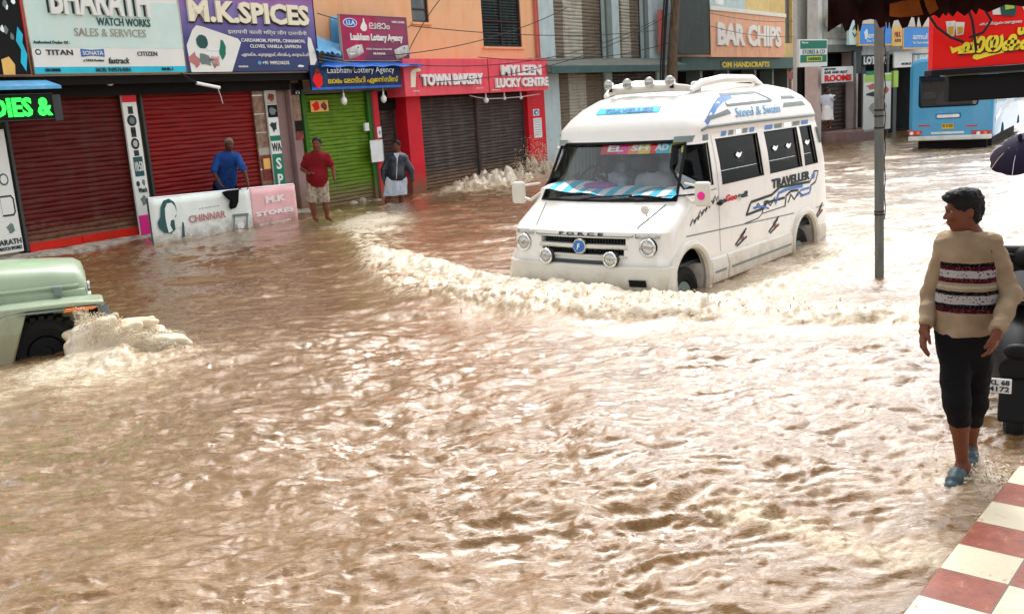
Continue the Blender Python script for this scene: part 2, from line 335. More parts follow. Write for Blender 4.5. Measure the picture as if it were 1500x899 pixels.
def sdf_eval(prims, h, pad=.05, k0=.03, noise=None, ndir=None):
    """prims: ('c',p0,p1,r0,r1,k[,sub]) cones, ('e',centre,radii,Rot,k[,sub]) ellipsoids, ('p',point,normal,radius,soft) cuts"""
    mn = np.full(3, 1e9); mx = -mn
    for p in prims:
        if p[0] == 'c': pts = [(np.array(p[1]), max(p[3], p[4])), (np.array(p[2]), max(p[3], p[4]))]
        elif p[0] == 'e': pts = [(np.array(p[1]), max(p[2]))]
        else: continue
        if len(p) > 6 and p[0] == 'c' and p[6] or (p[0] == 'e' and len(p) > 5 and p[5]): continue
        for c, r in pts: mn = np.minimum(mn, c - r); mx = np.maximum(mx, c + r)
    mn = mn - pad; mx = mx + pad; dim = np.ceil((mx - mn) / h).astype(int) + 1
    F = np.full(dim, .2, np.float32); ax = [mn[i] + np.arange(dim[i]) * h for i in range(3)]
    for p in prims:
        if p[0] == 'c': lo = np.minimum(p[1], p[2]) - max(p[3], p[4]) - .12; hi = np.maximum(p[1], p[2]) + max(p[3], p[4]) + .12
        elif p[0] == 'e': lo = np.array(p[1]) - max(p[2]) - .12; hi = np.array(p[1]) + max(p[2]) + .12
        else: lo = np.array(p[1]) - p[3]; hi = np.array(p[1]) + p[3]
        i0 = np.clip(((lo - mn) / h).astype(int), 0, dim); i1 = np.clip(((hi - mn) / h).astype(int) + 2, 0, dim)
        if (i1 <= i0).any(): continue
        sl = tuple(slice(i0[i], i1[i]) for i in range(3))
        P = np.stack(np.meshgrid(*[ax[i][sl[i]] for i in range(3)], indexing='ij'), -1).astype(np.float32)
        cur = F[sl]
        if p[0] == 'c':
            a = np.array(p[1], np.float32); b = np.array(p[2], np.float32); ab = b - a; L2 = max(float(ab @ ab), 1e-8)
            t = np.clip(((P - a) @ ab) / L2, 0, 1); d = np.linalg.norm(P - a - t[..., None] * ab, axis=-1) - (p[3] + (p[4] - p[3]) * t)
            k = p[5] if len(p) > 5 else k0; sub = p[6] if len(p) > 6 else False
        elif p[0] == 'e':
            R = np.array(p[3], np.float32) if p[3] is not None else np.eye(3, dtype=np.float32); q = (P - np.array(p[1], np.float32)) @ R.T
            r = np.array(p[2], np.float32); a = np.linalg.norm(q / r, axis=-1); b = np.linalg.norm(q / (r * r), axis=-1)
            d = a * (a - 1) / np.maximum(b, 1e-6); k = p[4] if len(p) > 4 else k0; sub = p[5] if len(p) > 5 else False
        else:
            d = (P - np.array(p[1], np.float32)) @ np.array(p[2], np.float32)
            m = np.linalg.norm(P - np.array(p[1], np.float32), axis=-1) < p[3]; F[sl] = np.where(m, np.maximum(cur, d), cur); continue
        if sub:
            d = -d; hh = np.clip(.5 - .5 * (d - cur) / k * -1, 0, 1); hh = np.clip(.5 + .5 * (d - cur) / k, 0, 1)
            F[sl] = cur + (d - cur) * hh + k * hh * (1 - hh)
        else:
            hh = np.clip(.5 + .5 * (cur - d) / k, 0, 1); F[sl] = cur + (d - cur) * hh - k * hh * (1 - hh)
    if noise:
        P = np.stack(np.meshgrid(*ax, indexing='ij'), -1)
        m = np.abs(F) < .06; P = P[m]
        if ndir is not None: P = P - .78 * (P @ np.array(ndir))[..., None] * np.array(ndir)
        for f, a in noise: F[m] += (a * n3(P, f, int(f))).astype(np.float32)
    return surfnet(F, mn, h)
def sdf_obj(name, prims, mat, parent=None, h=.01, noise=None, loc=None, ndir=None):
    V, Q = sdf_eval(prims, h, noise=noise, ndir=ndir)
    me = bpy.data.meshes.new(name); me.vertices.add(len(V)); me.vertices.foreach_set('co', V.astype(np.float32).ravel())
    me.loops.add(len(Q) * 4); me.loops.foreach_set('vertex_index', Q.astype(np.int32).ravel())
    me.polygons.add(len(Q)); me.polygons.foreach_set('loop_start', np.arange(0, len(Q) * 4, 4, dtype=np.int32))
    me.update(calc_edges=True); me.validate(); me.polygons.foreach_set('use_smooth', [True] * len(me.polygons))
    me.materials.append(K[mat] if isinstance(mat, str) else mat)
    o = bpy.data.objects.new(name, me)
    if loc is not None: o.location = tuple(loc)
    return link(o, parent)
# ------------------------------------------------------------------ camera, light, sky
cam = bpy.data.cameras.new('camera'); cam.sensor_width = 36; cam.lens = FPX / 1500 * 36; cam.clip_end = 2000; cam.clip_start = .05
co = bpy.data.objects.new('camera', cam); COL.objects.link(co)
co.matrix_world = Matrix([[RC[0][0], -RC[0][1], -RC[0][2], 0], [RC[1][0], -RC[1][1], -RC[1][2], 0], [RC[2][0], -RC[2][1], -RC[2][2], CH], [0, 0, 0, 1]])
SC.camera = co
w = bpy.data.worlds.new('World'); SC.world = w; w.use_nodes = True; nt = w.node_tree
bg = nt.nodes['Background']; sky = nt.nodes.new('ShaderNodeTexSky'); sky.sky_type = 'NISHITA'; sky.sun_disc = False
SUN_EL, SUN_AZ = 54, 12      # azimuth measured from +Y towards +X
sky.sun_elevation = math.radians(SUN_EL); sky.sun_rotation = math.radians(SUN_AZ); sky.air_density = 1.0; sky.dust_density = 4.0; sky.ozone_density = 1.0
hs = nt.nodes.new('ShaderNodeHueSaturation'); hs.inputs['Saturation'].default_value = .12      # cloud cover: the blue is gone
nt.links.new(sky.outputs[0], hs.inputs['Color']); nt.links.new(hs.outputs[0], bg.inputs[0]); bg.inputs[1].default_value = .15
sl = bpy.data.lights.new('sun', 'SUN'); sl.energy = 0.8; sl.angle = math.radians(36); sl.color = (1, .96, .9)
so = bpy.data.objects.new('sun', sl); COL.objects.link(so); so.location = (0, 0, 30)
sd = Vector((math.sin(math.radians(SUN_AZ)) * math.cos(math.radians(SUN_EL)), math.cos(math.radians(SUN_AZ)) * math.cos(math.radians(SUN_EL)), math.sin(math.radians(SUN_EL))))
so.rotation_euler = sd.to_track_quat('Z', 'Y').to_euler()
SC.view_settings.view_transform = 'Standard'; SC.view_settings.look = 'None'; SC.view_settings.exposure = EXPO; SC.view_settings.gamma = 1
SC.view_settings.use_curve_mapping = False
SC.cycles.use_denoising = True; SC.cycles.max_bounces = 6; SC.cycles.transparent_max_bounces = 12
try: SC.cycles.denoiser = 'OPENIMAGEDENOISE'; SC.cycles.denoising_prefilter = 'ACCURATE'
except Exception: pass

# ------------------------------------------------------------------ facade frame
AZ = math.radians(35.5); FD = np.array([math.sin(AZ), math.cos(AZ), 0]); FN = np.array([-math.cos(AZ), math.sin(AZ), 0])  # FN goes into the wall
P0 = on_z(780, 255, .08); P0[2] = 0; ROTZ = math.pi / 2 - AZ
def fp(px, py, w=0.0):
    X = on_plane(px, py, P0 + FN * w, FN) - P0; return float(X @ FD), float(X[2])
def fu(px, py, w=0.0): return fp(px, py, w)[0]
OFF = {}
def froot(name, label, cat, u, w=0, z=0, group=None):
    o = empty(name, label, cat, P0 + FD * u + FN * w + np.array([0, 0, z]), ROTZ, group); OFF[o.name] = (u, w, z); return o
def fpart(name, mb, mat, root, bevel=0, smooth=35, top=None):
    u, w, z = OFF[(top or root).name]; m = MB(); m.v = [(a - u, b - w, c - z) for a, b, c in mb.v]; m.f = mb.f
    o = build(name, m, mat, root, bevel, smooth); OFF[o.name] = (u, w, z); return o
def fsolo(name, mb, mat, label, cat, group=None, bevel=0, smooth=35):
    a = np.array(mb.v); c = [(a[:, 0].min() + a[:, 0].max()) / 2, (a[:, 1].min() + a[:, 1].max()) / 2, a[:, 2].min()]
    m = MB(); m.v = (a - c).tolist(); m.f = mb.f
    o = build(name, m, mat, None, bevel, smooth, P0 + FD * c[0] + FN * c[1] + np.array([0, 0, c[2]]), ROTZ); OFF[o.name] = tuple(c)
    return props(o, label, cat, group)
def walls(mb, u0, u1, z0, z1, w0, w1, holes=()):
    us = sorted({u0, u1, *[h[0] for h in holes], *[h[1] for h in holes]}); zs = sorted({z0, z1, *[h[2] for h in holes], *[h[3] for h in holes]})
    for i in range(len(us) - 1):
        for j in range(len(zs) - 1):
            a, b = (us[i] + us[i + 1]) / 2, (zs[j] + zs[j + 1]) / 2
            if a < u0 or a > u1 or b < z0 or b > z1 or any(h[0] < a < h[1] and h[2] < b < h[3] for h in holes): continue
            mb.box(us[i], us[i + 1], w0, w1, zs[j], zs[j + 1])
    return mb
def shutter(root, mat, u0, u1, z0, z1, w=.0, pitch=.088, bar=None, guide='darkgrey', bands=None, name='rolling_shutter'):
    n = max(4, int(round((z1 - z0) / pitch))); pr = [(0, .000), (.12, .014), (.45, .022), (.8, .012), (.95, -.004)]
    zs, ws = [], []
    for i in range(n):
        for t, d in pr: zs.append(z0 + (z1 - z0) * (i + t) / n); ws.append(w - d)
    zs.append(z1); ws.append(w)
    segs = bands or [(u0, u1, mat)]
    so_ = None
    for k, (a, b, mm) in enumerate(segs):
        m = MB(); nu = max(2, int((b - a) / .25)); vs = []; fs = []
        for j in range(len(zs)):
            for i in range(nu + 1):
                u = a + (b - a) * i / nu; vs.append((u, ws[j] + .008 * math.sin(u * 5 + zs[j] * 2.2) + .006 * math.sin(u * 17 + j) + .03 * float(pn2(np.array(u * 1.3), np.array(zs[j] * 1.1), 9)), zs[j] + .009 * math.sin(u * 3 + j * .7) + .006 * math.sin(u * 11 + j * 1.9)))
        for j in range(len(zs) - 1):
            for i in range(nu):
                fs.append((j * (nu + 1) + i, j * (nu + 1) + i + 1, (j + 1) * (nu + 1) + i + 1, (j + 1) * (nu + 1) + i))
        m.add(vs, fs)
        if k == 0: so_ = fpart(name, m, mm, root, smooth=50)
        else: fpart('shutter_strip', m, mm, so_, smooth=50, top=root)
    if guide:
        for ga in (u0 - .05, u1): fpart('guide_rail', MB().box(ga, ga + .05, w - .05, w + .04, z0, z1), guide, so_, .004, top=root)
    if bar:
        b = MB().box(u0 + .01, u1 - .01, w - .045, w - .028, z0 - .02, z0 + .13); b.box((u0 + u1) / 2 - .09, (u0 + u1) / 2 + .09, w - .07, w - .0455, z0 + .02, z0 + .1)
        fpart('bottom_bar', b, bar, so_, .004, top=root)
    return so_

def gradmat(name, stops, length, axis='Z', rough=.45):
    m, nt, b, out = new_mat(name); N = nt.nodes; L = nt.links
    tc = N.new('ShaderNodeTexCoord'); sp = N.new('ShaderNodeSeparateXYZ'); L.new(tc.outputs['Object'], sp.inputs[0])
    mr = N.new('ShaderNodeMapRange'); mr.inputs['From Max'].default_value = length; L.new(sp.outputs[axis], mr.inputs[0])
    n = N.new('ShaderNodeTexNoise'); n.inputs['Scale'].default_value = 2.5; L.new(tc.outputs['Object'], n.inputs[0])
    ad = N.new('ShaderNodeMath'); ad.operation = 'MULTIPLY_ADD'; ad.inputs[1].default_value = .25; L.new(n.outputs[0], ad.inputs[0]); 
    sb = N.new('ShaderNodeMath'); sb.operation = 'SUBTRACT'; sb.inputs[1].default_value = .125; L.new(mr.outputs[0], ad.inputs[2]); L.new(ad.outputs[0], sb.inputs[0])
    r = N.new('ShaderNodeValToRGB'); L.new(sb.outputs[0], r.inputs[0])
    while len(r.color_ramp.elements) < len(stops): r.color_ramp.elements.new(.5)
    for e, (p, c) in zip(r.color_ramp.elements, stops): e.position = p; e.color = tuple(c) + (1,)
    L.new(r.outputs[0], b.inputs['Base Color']); b.inputs['Roughness'].default_value = rough; K[name] = m; return m
gradmat('spice', [(0, (.01, .03, .12)), (.3, (.03, .03, .2)), (.62, (.22, .17, .45)), (.8, (.28, .08, .3)), (1, (.65, .01, .05))], 1.9)
gradmat('lotto', [(0, (.1, .01, .06)), (.5, (.3, .015, .09)), (1, (.22, .02, .09))], 1.2)

# ------------------------------------------------------------------ left building (cream, red shutters)
uL, uR = fu(-70, 250), fu(444, 200)
A = froot('shop_building', 'cream shop building at the left with two red rolling shutters under wide signboards', 'building', uL)
m = MB(); walls(m, uL, uR, 2.95, 12.5, .0, .3); m.box(uL, uR, .3, 6, -.6, 12.5); m.box(uL, uR, -.5, -.001, 3.14, 3.2); fpart('wall', m, 'cream', A); fpart('soffit_shade', MB().box(uL, uR, -.48, -.002, 2.99, 3.13), 'dark', A); fpart('shutter_top_shade', MB().box(uL, uR, -.16, -.003, 2.80, 2.988), 'dark', A)  # the two black boxes put the shade under the signs into the colour
u1a, u1b = fu(22, 250), fu(186, 230); u2a, u2b = fu(214, 200), fu(384, 190)
s1 = shutter(A, 'redshut', u1a, u1b, .25, 2.95, 0, bar='redbar'); s1['label'] = 'dull dark red rolling shutter with a brighter bottom bar'
s2 = shutter(A, 'redshut2', u2a, u2b, .25, 2.95, 0, bar=None); s2['label'] = 'bright red rolling shutter behind the blue shirted man'
pl = MB().box(fu(186, 230) + .02, fu(199, 230), -.10, .3, -.6, 2.95); fpart('pillar', pl, 'cream', A, .01)
pl = MB().box(u2b + .06, uR - .02, .0, .3, -.6, 2.95); fpart('pillar', pl, 'woodp', A, .01)
pl = MB().box(fu(428, 200, -.1), fu(441, 200, -.1), -.16, -.003, -.6, 2.95); fpart('pillar', pl, 'woodp', A, .02)
pl = MB().box(uL, fu(4, 230), -.02, .3, -.6, 2.95); fpart('pillar', pl, 'cream', A, .01)
# crumbling step under the left shutters
m = MB()
def stp(a, b):
    u = uL + (uR - .2 - uL) * a; n = .5 * float(pn2(np.array(u * 2.1), np.array(.3), 5)) + .25 * float(pn2(np.array(u * 6), np.array(.9), 8))
    if b < .5: return (u, -.34 - .1 * n, -.4 + b * 2 * (.58 + .05 * n))
    return (u, -.34 + (b - .5) * 2 * .34 - .1 * n * (1 - b), .18 + .05 * n + (b - .5) * .1)
m.grid(stp, 120, 6)
s = fsolo('step', m, 'stone', 'pale cracked stone step running under the two red shutters', 'step', smooth=25); 

# posters on the left pillars
def board(name, label, cat, px0, py0, px1, py1, w, mat, th=.05, frame=None, fw=.03, group=None, bev=.006):
    """a sign board facing the street: px0,py0 upper left and px1,py1 lower right in the photograph"""
    u0 = fu(px0, (py0 + py1) / 2, w); u1 = fu(px1, (py0 + py1) / 2, w)
    cx = (px0 + px1) / 2; z1 = fp(cx, py0, w)[1]; z0 = fp(cx, py1, w)[1]
    r = froot(name, label, cat, u0, w, z0, group); fpart('panel', MB().box(u0, u1, w, w + th, z0, z1), mat, r, bev)
    if frame:
        f = MB(); f.box(u0 - fw, u1 + fw, w - .015, w + th, z0 - fw, z0 - .001).box(u0 - fw, u1 + fw, w - .015, w + th, z1 + .001, z1 + fw)
        f.box(u0 - fw, u0 - .001, w - .014, w + th, z0, z1).box(u1 + .001, u1 + fw, w - .014, w + th, z0, z1); fpart('frame', f, frame, r, .004)
    r['ww'] = w; r['zz'] = (z0, z1); r['uu'] = (u0, u1); return r
def txt(r, body, x0, y0, x1, y1, mat, bold=.012, depth=.012, lift=.0, name='lettering', shear=0):
    """x,y are fractions of the board, y down"""
    w = r['ww']; u0, u1 = r['uu']; z0, z1 = r['zz']; W, H = u1 - u0, z1 - z0
    m = MB(); text_on(m, body, (u0 + W * x0, w - .004 - lift, z1 - H * y1), (1, 0, 0), (0, 0, 1), (0, -1, 0), W * (x1 - x0), H * (y1 - y0), depth, bold, shear)
    return fpart(name, m, mat, r, smooth=0)
def patch(r, x0, y0, x1, y1, mat, lift=.0, name='printed_panel', th=.003):
    w = r['ww']; u0, u1 = r['uu']; z0, z1 = r['zz']; W, H = u1 - u0, z1 - z0
    return fpart(name, MB().box(u0 + W * x0, u0 + W * x1, w - .002 - th - lift, w - .002 - lift, z1 - H * y1, z1 - H * y0), mat, r)
def shape(r, pts, mat, lift=.0, name='printed_motif', th=.003):
    w = r['ww']; u0, u1 = r['uu']; z0, z1 = r['zz']; W, H = u1 - u0, z1 - z0
    return fpart(name, MB().prism([(u0 + W * x, z1 - H * y) for x, y in pts], w - .002 - lift, w - .002 - lift - th), mat, r, smooth=0)
def blob(cx, cy, rx, ry, n=14, j=.25, seed=1):
    R = random.Random(seed); return [(cx + rx * math.cos(2 * math.pi * i / n) * (1 + R.uniform(-j, j)), cy + ry * math.sin(2 * math.pi * i / n) * (1 + R.uniform(-j, j))) for i in range(n)]

b = board('pillar_poster', 'white watch shop poster at the far left edge beside the dark red shutter', 'poster', -30, 190, 21, 374, -.06, 'white')
txt(b, 'BHARATH', .05, .885, .96, .93, 'ink'); txt(b, 'WATCH WORKS', .25, .945, .95, .975, 'ink')
shape(b, [(.55, .53), (.88, .53), (.95, .56), (.95, .67), (.88, .7), (.55, .7)], 'ink'); shape(b, [(.55, .545), (.86, .545), (.9, .565), (.9, .665), (.86, .685), (.55, .685)], 'white', .004)
shape(b, blob(.75, .4, .14, .05, 18, .05), 'inkteal'); shape(b, blob(.75, .4, .10, .037, 18, .05), 'white', .004); shape(b, blob(.72, .8, .12, .04, 9, .3), 'greyvin')
b = board('pillar_poster', 'tall white poster of black watches, pink at its foot, between the red shutters', 'poster', 190, 108, 211, 350, -.13, 'white')
for k, (yy, rr) in enumerate([(.28, .3), (.42, .26), (.075, .2)]):
    shape(b, blob(.5, yy - .0, rr * 1.1, .035, 18, .02), 'ink'); shape(b, blob(.5, yy, rr * .62, .02, 16, .02), 'silver' if k else 'greyvin', .004)
    patch(b, .33, yy - .085, .67, yy - .04, 'ink'); patch(b, .33, yy + .04, .67, yy + .075, 'ink')
patch(b, 0, 0, 1, .17, 'redp', .001); patch(b, .2, .5, .85, .62, 'inkteal'); txt(b, '10:58', .25, .53, .8, .59, 'white', lift=.004); shape(b, blob(.3, .665, .12, .018, 12, .1), 'ink'); shape(b, blob(.7, .66, .1, .02, 12, .3), 'greyvin')
txt(b, 'Watch', .25, .69, .85, .72, 'ink'); shape(b, blob(.55, .77, .22, .03, 9, .3), 'greyvin')
patch(b, .0, .86, .7, 1, 'pinkp', .001); patch(b, .7, .82, 1, 1, 'inkteal', .001)
# signboards above
b = board('signboard', 'dark cartoon patterned poster board with pale blue flames cut by the left edge', 'sign', -60, -40, 33, 110, -.62, 'black', .08, 'redp', .02)
for k in range(14): shape(b, blob(.52 + .44 * random.random(), .1 + .55 * random.random(), .035, .04, 9, .4, k), 'silver' if k % 2 else 'greyvin', .001 * (k % 4))
shape(b, [(.9, .52), (.97, .6), (.94, .68), (.99, .8), (.93, .97), (.86, .88), (.9, .75), (.84, .66)], 'cyan', .005); shape(b, [(.55, .85), (.68, .82), (.76, .9), (.74, 1), (.55, 1)], 'orsign', .006)
b = board('signboard', 'pale mint watch shop signboard with watch brand logos above the dark red shutter', 'sign', 38, -60, 262, 107, -.6, 'white', .08, 'cream', .02)
patch(b, 0, .36, 1, .78, 'mint', .0); patch(b, 0, .785, 1, .945, 'white', .001); patch(b, 0, .946, 1, 1, 'cyan', .001)
txt(b, 'BHARATH', .14, .22, .78, .50, 'white', .03, .06, .0055, 'raised_lettering'); txt(b, 'BHARATH', .128, .215, .768, .49, 'ink', .03, .01, .002)
txt(b, 'WATCH WORKS', .42, .515, .78, .585, 'inkteal', lift=.004); txt(b, 'SALES & SERVICES', .27, .61, .74, .68, 'paleshut', lift=.004, bold=0)
txt(b, 'Authorised Dealer Of :', .015, .725, .23, .75, 'inkteal', lift=.004); txt(b, 'TITAN', .08, .80, .24, .845, 'ink', lift=.004); shape(b, blob(.035, .82, .018, .025, 16, .02), 'ink', .004); shape(b, blob(.035, .82, .011, .014, 16, .02), 'white', .008)
shape(b, [(.29, .79), (.36, .798), (.44, .79), (.44, .86), (.36, .85), (.29, .86)], 'blue', .004); txt(b, 'SONATA', .3, .808, .43, .845, 'white', lift=.008); txt(b, 'a TATA Product', .3, .88, .43, .9, 'ink', lift=.004)
txt(b, 'fastrack', .46, .865, .6, .92, 'ink', lift=.004, shear=.2); txt(b, 'CITIZEN', .66, .81, .8, .85, 'ink', lift=.004, bold=0); txt(b, 'KTDC MUNNAR', .06, .958, .15, .985, 'ink', lift=.004)
txt(b, 'MOB: 9495764084', .37, .955, .6, .992, 'inkteal', lift=.004); txt(b, 'MNR-1', .82, .958, .9, .985, 'ink', lift=.004)
b = board('signboard', 'purple and navy spice shop signboard with cream capitals and a white spice picture', 'sign', 265, -28, 461, 105, -.6, 'spice', .08, 'navy', .012)
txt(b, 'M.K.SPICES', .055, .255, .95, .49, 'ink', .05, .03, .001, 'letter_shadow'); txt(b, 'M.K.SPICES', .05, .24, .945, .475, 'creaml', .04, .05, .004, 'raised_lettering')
txt(b, 'इलायची काली मिर्च लौंग दालचीनी', .31, .535, .92, .60, 'white', .0, lift=.004); txt(b, 'CARDAMOM, PEPPER, CINNAMON,', .4, .635, .9, .68, 'white', lift=.004); txt(b, 'CLOVES, VANILLA, SAFFRON', .46, .70, .86, .745, 'white', lift=.004)
txt(b, 'ഏലക്ക, കുരുമുളക്, ഗ്രാമ്പൂ, കറുവപ്പട്ട', .39, .79, .93, .84, 'white', .0, lift=.004); txt(b, '+91 9495236235', .54, .885, .75, .925, 'white', lift=.004); shape(b, blob(.52, .905, .014, .022, 14, .02), 'tarp2', .004)
shape(b, [(.1, .51), (.14, .52), (.38, .64), (.4, .68), (.31, 1), (.03, 1), (.02, .72), (.07, .56)], 'white', .001)
shape(b, blob(.125, .68, .04, .075, 16, .06), 'inkteal', .006); shape(b, blob(.14, .87, .05, .06, 11, .5, 2), 'greyvin', .006); shape(b, blob(.06, .86, .03, .07, 9, .5, 5), 'fadered', .006)
shape(b, blob(.2, .89, .035, .07, 9, .4, 3), 'palepink', .006); shape(b, blob(.26, .77, .025, .09, 10, .4, 4), 'greend', .006); shape(b, blob(.2, .76, .05, .02, 9, .3, 8), 'silver', .006)
shape(b, [(.93, .6), (.955, .62), (.965, .7), (.98, .78), (.985, .88), (.95, .96), (.95, 1), (.93, 1), (.925, .8), (.92, .7)], 'white', .004); txt(b, 'MUNNAR', .36, .935, .43, .955, 'white', lift=.004); shape(b, blob(.85, .945, .03, .015, 9, .4, 8), 'white', .004)

# panels of goods and the vertical green sign
b = board('photo_panel', 'narrow brownish panel of pasted spice photographs right of the bright red shutter', 'poster', 376, 108, 394, 283, -.07, 'photo')
for k in range(6): patch(b, -.05, .02 + k * .155, 1.05, .03 + k * .155, 'silver', .001)
patch(b, .1, .68, .95, .9, 'photo2', .004); patch(b, .25, .71, .8, .8, 'orsign', .008); patch(b, 0, .62, 1, .68, 'paleshut', .002)
b = board('vertical_sign', 'vertical green and white sign with stacked white letters beside the photo panel', 'sign', 396, 108, 411, 300, -.14, 'white')
for k, (a, c) in enumerate([(.0, .12), (.125, .23), (.235, .33)]): patch(b, .05, a, .98, c, 'paleshut' if k < 2 else 'dark', .001); shape(b, blob(.5, (a + c) / 2, .32, .03, 12, .2, k), 'photo2' if k < 2 else 'greyvin', .006)
shape(b, blob(.5, .40, .3, .04, 9, .5, 3), 'ink', .002); patch(b, 0, .47, 1, .51, 'greend', .001); txt(b, 'WA', .05, .525, .95, .59, 'ink', lift=.001, bold=0)
patch(b, 0, .61, 1, 1, 'greend', .001)
for k, ch in enumerate('SPI'): txt(b, ch, .25, .64 + k * .125, .78, .73 + k * .125, 'white', .03, lift=.004)
b = board('wall_poster', 'small brown and red poster pasted on the pinkish post near the green shutter', 'poster', 429, 105, 440, 205, -.17, 'photo'); patch(b, 0, .72, 1, .88, 'dark', .001); patch(b, 0, .88, 1, 1, 'photo2', .001)
# lamp bracket
u, z = fp(288, 122, -.72); m = MB().cyl((u, -.72, z), (fu(319, 129, -.72), -.78, fp(319, 129, -.72)[1]), .032); m2 = MB().tube([(u - .25, -.5, z + .25), (u - .18, -.68, z + .12), (u, -.72, z)], .012)
r = froot('tube_lamp', 'slanting white tube lamp hanging under the purple spice signboard', 'lamp', u, -.72, z); fpart('tube', m, 'bulb', r); fpart('bracket', m2, 'wire', r)
fpart('hanging_wire', MB().tube([(fu(319, 129, -.78), -.78, fp(319, 129, -.78)[1]), (fu(323, 140, -.78), -.78, fp(323, 140, -.78)[1]), (fu(327, 152, -.78), -.77, fp(327, 152, -.78)[1])], .006), 'bulb', r)
m = MB(); u, z = fp(161, 121, -.4); m.ball((u, -.4, z), (.07, .07, .06)); m.cyl((u, -.4, z + .04), (u, -.4, z + .16), .03)
fsolo('ceiling_bulb', m, 'bulb', 'round dim white bulb under the pale mint watch shop signboard', 'light bulb')
# LED sign and blue awning at the far left
b = board('led_sign', 'black box sign with glowing green serif letters under a blue awning at the left edge', 'sign', -25, 139, 78, 176, -1.0, 'black', .12, 'darkgrey', .012)
txt(b, 'DIES &', .1, .12, .97, .88, 'led', .03, .02, name='glowing_lettering')
b2 = board('sign_bracket', 'grey weathered metal box end beside the glowing green sign', 'bracket', 79, 139, 91, 177, -.98, 'darkgrey', .14)
u0, u1 = fu(-40, 128, -1), fu(86, 126, -1)
m = MB(); zt = fp(40, 119, -1)[1]; m.grid(lambda a, c: (u0 + (u1 - u0) * a - (1 - c) * .0, -.65 - .4 * c, zt + .03 - .12 * c + .015 * math.sin(a * 14) * c), 24, 6); m.box(u0, u1, -1.07, -1.055, zt - .13, zt - .08)
fsolo('awning', m, 'tarp2', 'small faded blue awning just above the glowing green letters at the left', 'awning')

# ------------------------------------------------------------------ orange building
uA, uB = fu(444, 200) + .003, fu(790, 150)
B = froot('shop_building', 'peach orange building with a green shutter, a bakery and two upper windows', 'building', uA)
W1 = (fu(603, 20), fu(628, 20), fp(615, 33)[1], fp(615, -45)[1]); W2 = (fu(706, 30), fu(763, 30), fp(735, 69)[1], fp(735, -45)[1])
m = MB(); walls(m, uA + .001, uB, 2.8, 12, .0, .3, [W1, W2]); m.box(uA + .001, uB, .6, 6, 2.8, 12); fpart('wall', m, 'orange', B)
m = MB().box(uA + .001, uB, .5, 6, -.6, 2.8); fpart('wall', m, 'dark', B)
m = MB().box(uA + .001, uB, -.35, .0 - .001, 2.74, 2.84).box(uA + .001, uB, .0, .5, 2.7, 2.799); fpart('ceiling_ledge', m, 'greyconc', B)
def window(root, h, mat='winpane', vbars=1, hbars=1, slats=0):
    f = MB(); a, c, z0, z1 = h; t = .045
    f.box(a, a + t, .03, .12, z0, z1).box(c - t, c, .03, .12, z0, z1).box(a + t, c - t, .03, .12, z0, z0 + t).box(a + t, c - t, .03, .12, z1 - t, z1)
    for i in range(vbars): x = a + (c - a) * (i + 1) / (vbars + 1); f.box(x - .015, x + .015, .04, .10, z0 + t, z1 - t)
    for j in range(hbars): z = z0 + (z1 - z0) * (j + 1) / (hbars + 1); f.box(a + t, c - t, .035, .105, z - .02, z + .02)
    o = fpart('window', f, 'winframe', root, .003)
    if slats:
        s = MB(); n = slats
        for j in range(n):
            z = z0 + t + (z1 - z0 - 2 * t) * j / n; s.add([(a + t, .10, z), (c - t, .10, z), (c - t, .06, z + .02), (a + t, .06, z + .02), (a + t, .115, z + .06), (c - t, .115, z + .06)], [(0, 1, 2, 3), (3, 2, 5, 4)])
        fpart('louvre', s, mat, o, top=root)
        fpart('backing', MB().box(a + t, c - t, .13, .16, z0 + t, z1 - t), 'dark', o, top=root)
    else: fpart('pane', MB().box(a + t, c - t, .07, .08, z0 + t, z1 - t), mat, o, top=root)
    fpart('sill', MB().box(a - .06, c + .06, -.06, .03, z0 - .06, z0 - .001), 'orange', o, .004, top=root)
window(B, W1, vbars=0, hbars=3); window(B, W2, vbars=1, hbars=2, slats=26, mat='winpane')
uC = fu(783, 50); m = MB().cyl((uC, -.07, 3.4), (uC, -.07, 8), .045).cyl((uC + .13, -.06, 3.4), (uC + .13, -.06, 8), .03); fpart('drain_pipe', m, 'rose', B)
# green shutter
g0, g1 = fu(452, 220), fu(541, 220)
sg = shutter(B, 'greenshut', g0, g1, .02, 2.68, .02, guide=None); sg['label'] = 'lime green rolling shutter behind the man in the red polo'
m = MB().box(g0 - .12, g0, -.08, .5, -.6, 2.7).box(g1, g1 + .12, -.08, .5, -.6, 2.7); fpart('door_frame', m, 'greenfr', B, .008)
m = MB().box(g0, g1, -.06, .0, -.5, .0); fpart('threshold', m, 'stone', B, .02)
# narrow dark doorway and red pillars
r0, r1 = fu(549, 200, -.1), fu(557, 200, -.1); q0, q1 = fu(597, 200, -.1), fu(618, 200, -.1); v0, v1 = fu(774, 200, -.1), fu(799, 200, -.1)
m = MB().box(g1 + .13, r0 - .002, -.12, .3, -.6, 2.7); fpart('pillar', m, 'woodp', B, .01)
for a, c in ((r0, r1), (q0, q1), (v0, v1)):
    fpart('pillar', MB().box(a, c, -.14, .5, -.6, 2.7), 'redp', B, .012)
sn = shutter(B, 'brownshut', r1 + .05, q0 - .05, .0, 2.25, .3); fpart('lintel', MB().box(r1, q0, .2, .5, 2.25, 2.7), 'dark', B)
mid = fu(700, 200); sb1 = shutter(B, 'brownshut', q1 + .06, mid - .06, -.2, 2.5, .05); sb2 = shutter(B, 'brownshut', mid + .06, v0 - .06, -.2, 2.5, .05)
fpart('post', MB().box(mid - .055, mid + .055, -.03, .3, -.6, 2.5), 'winframe', B, .01); fpart('lintel', MB().box(q1, v0, .0, .5, 2.5, 2.7), 'dark', B)
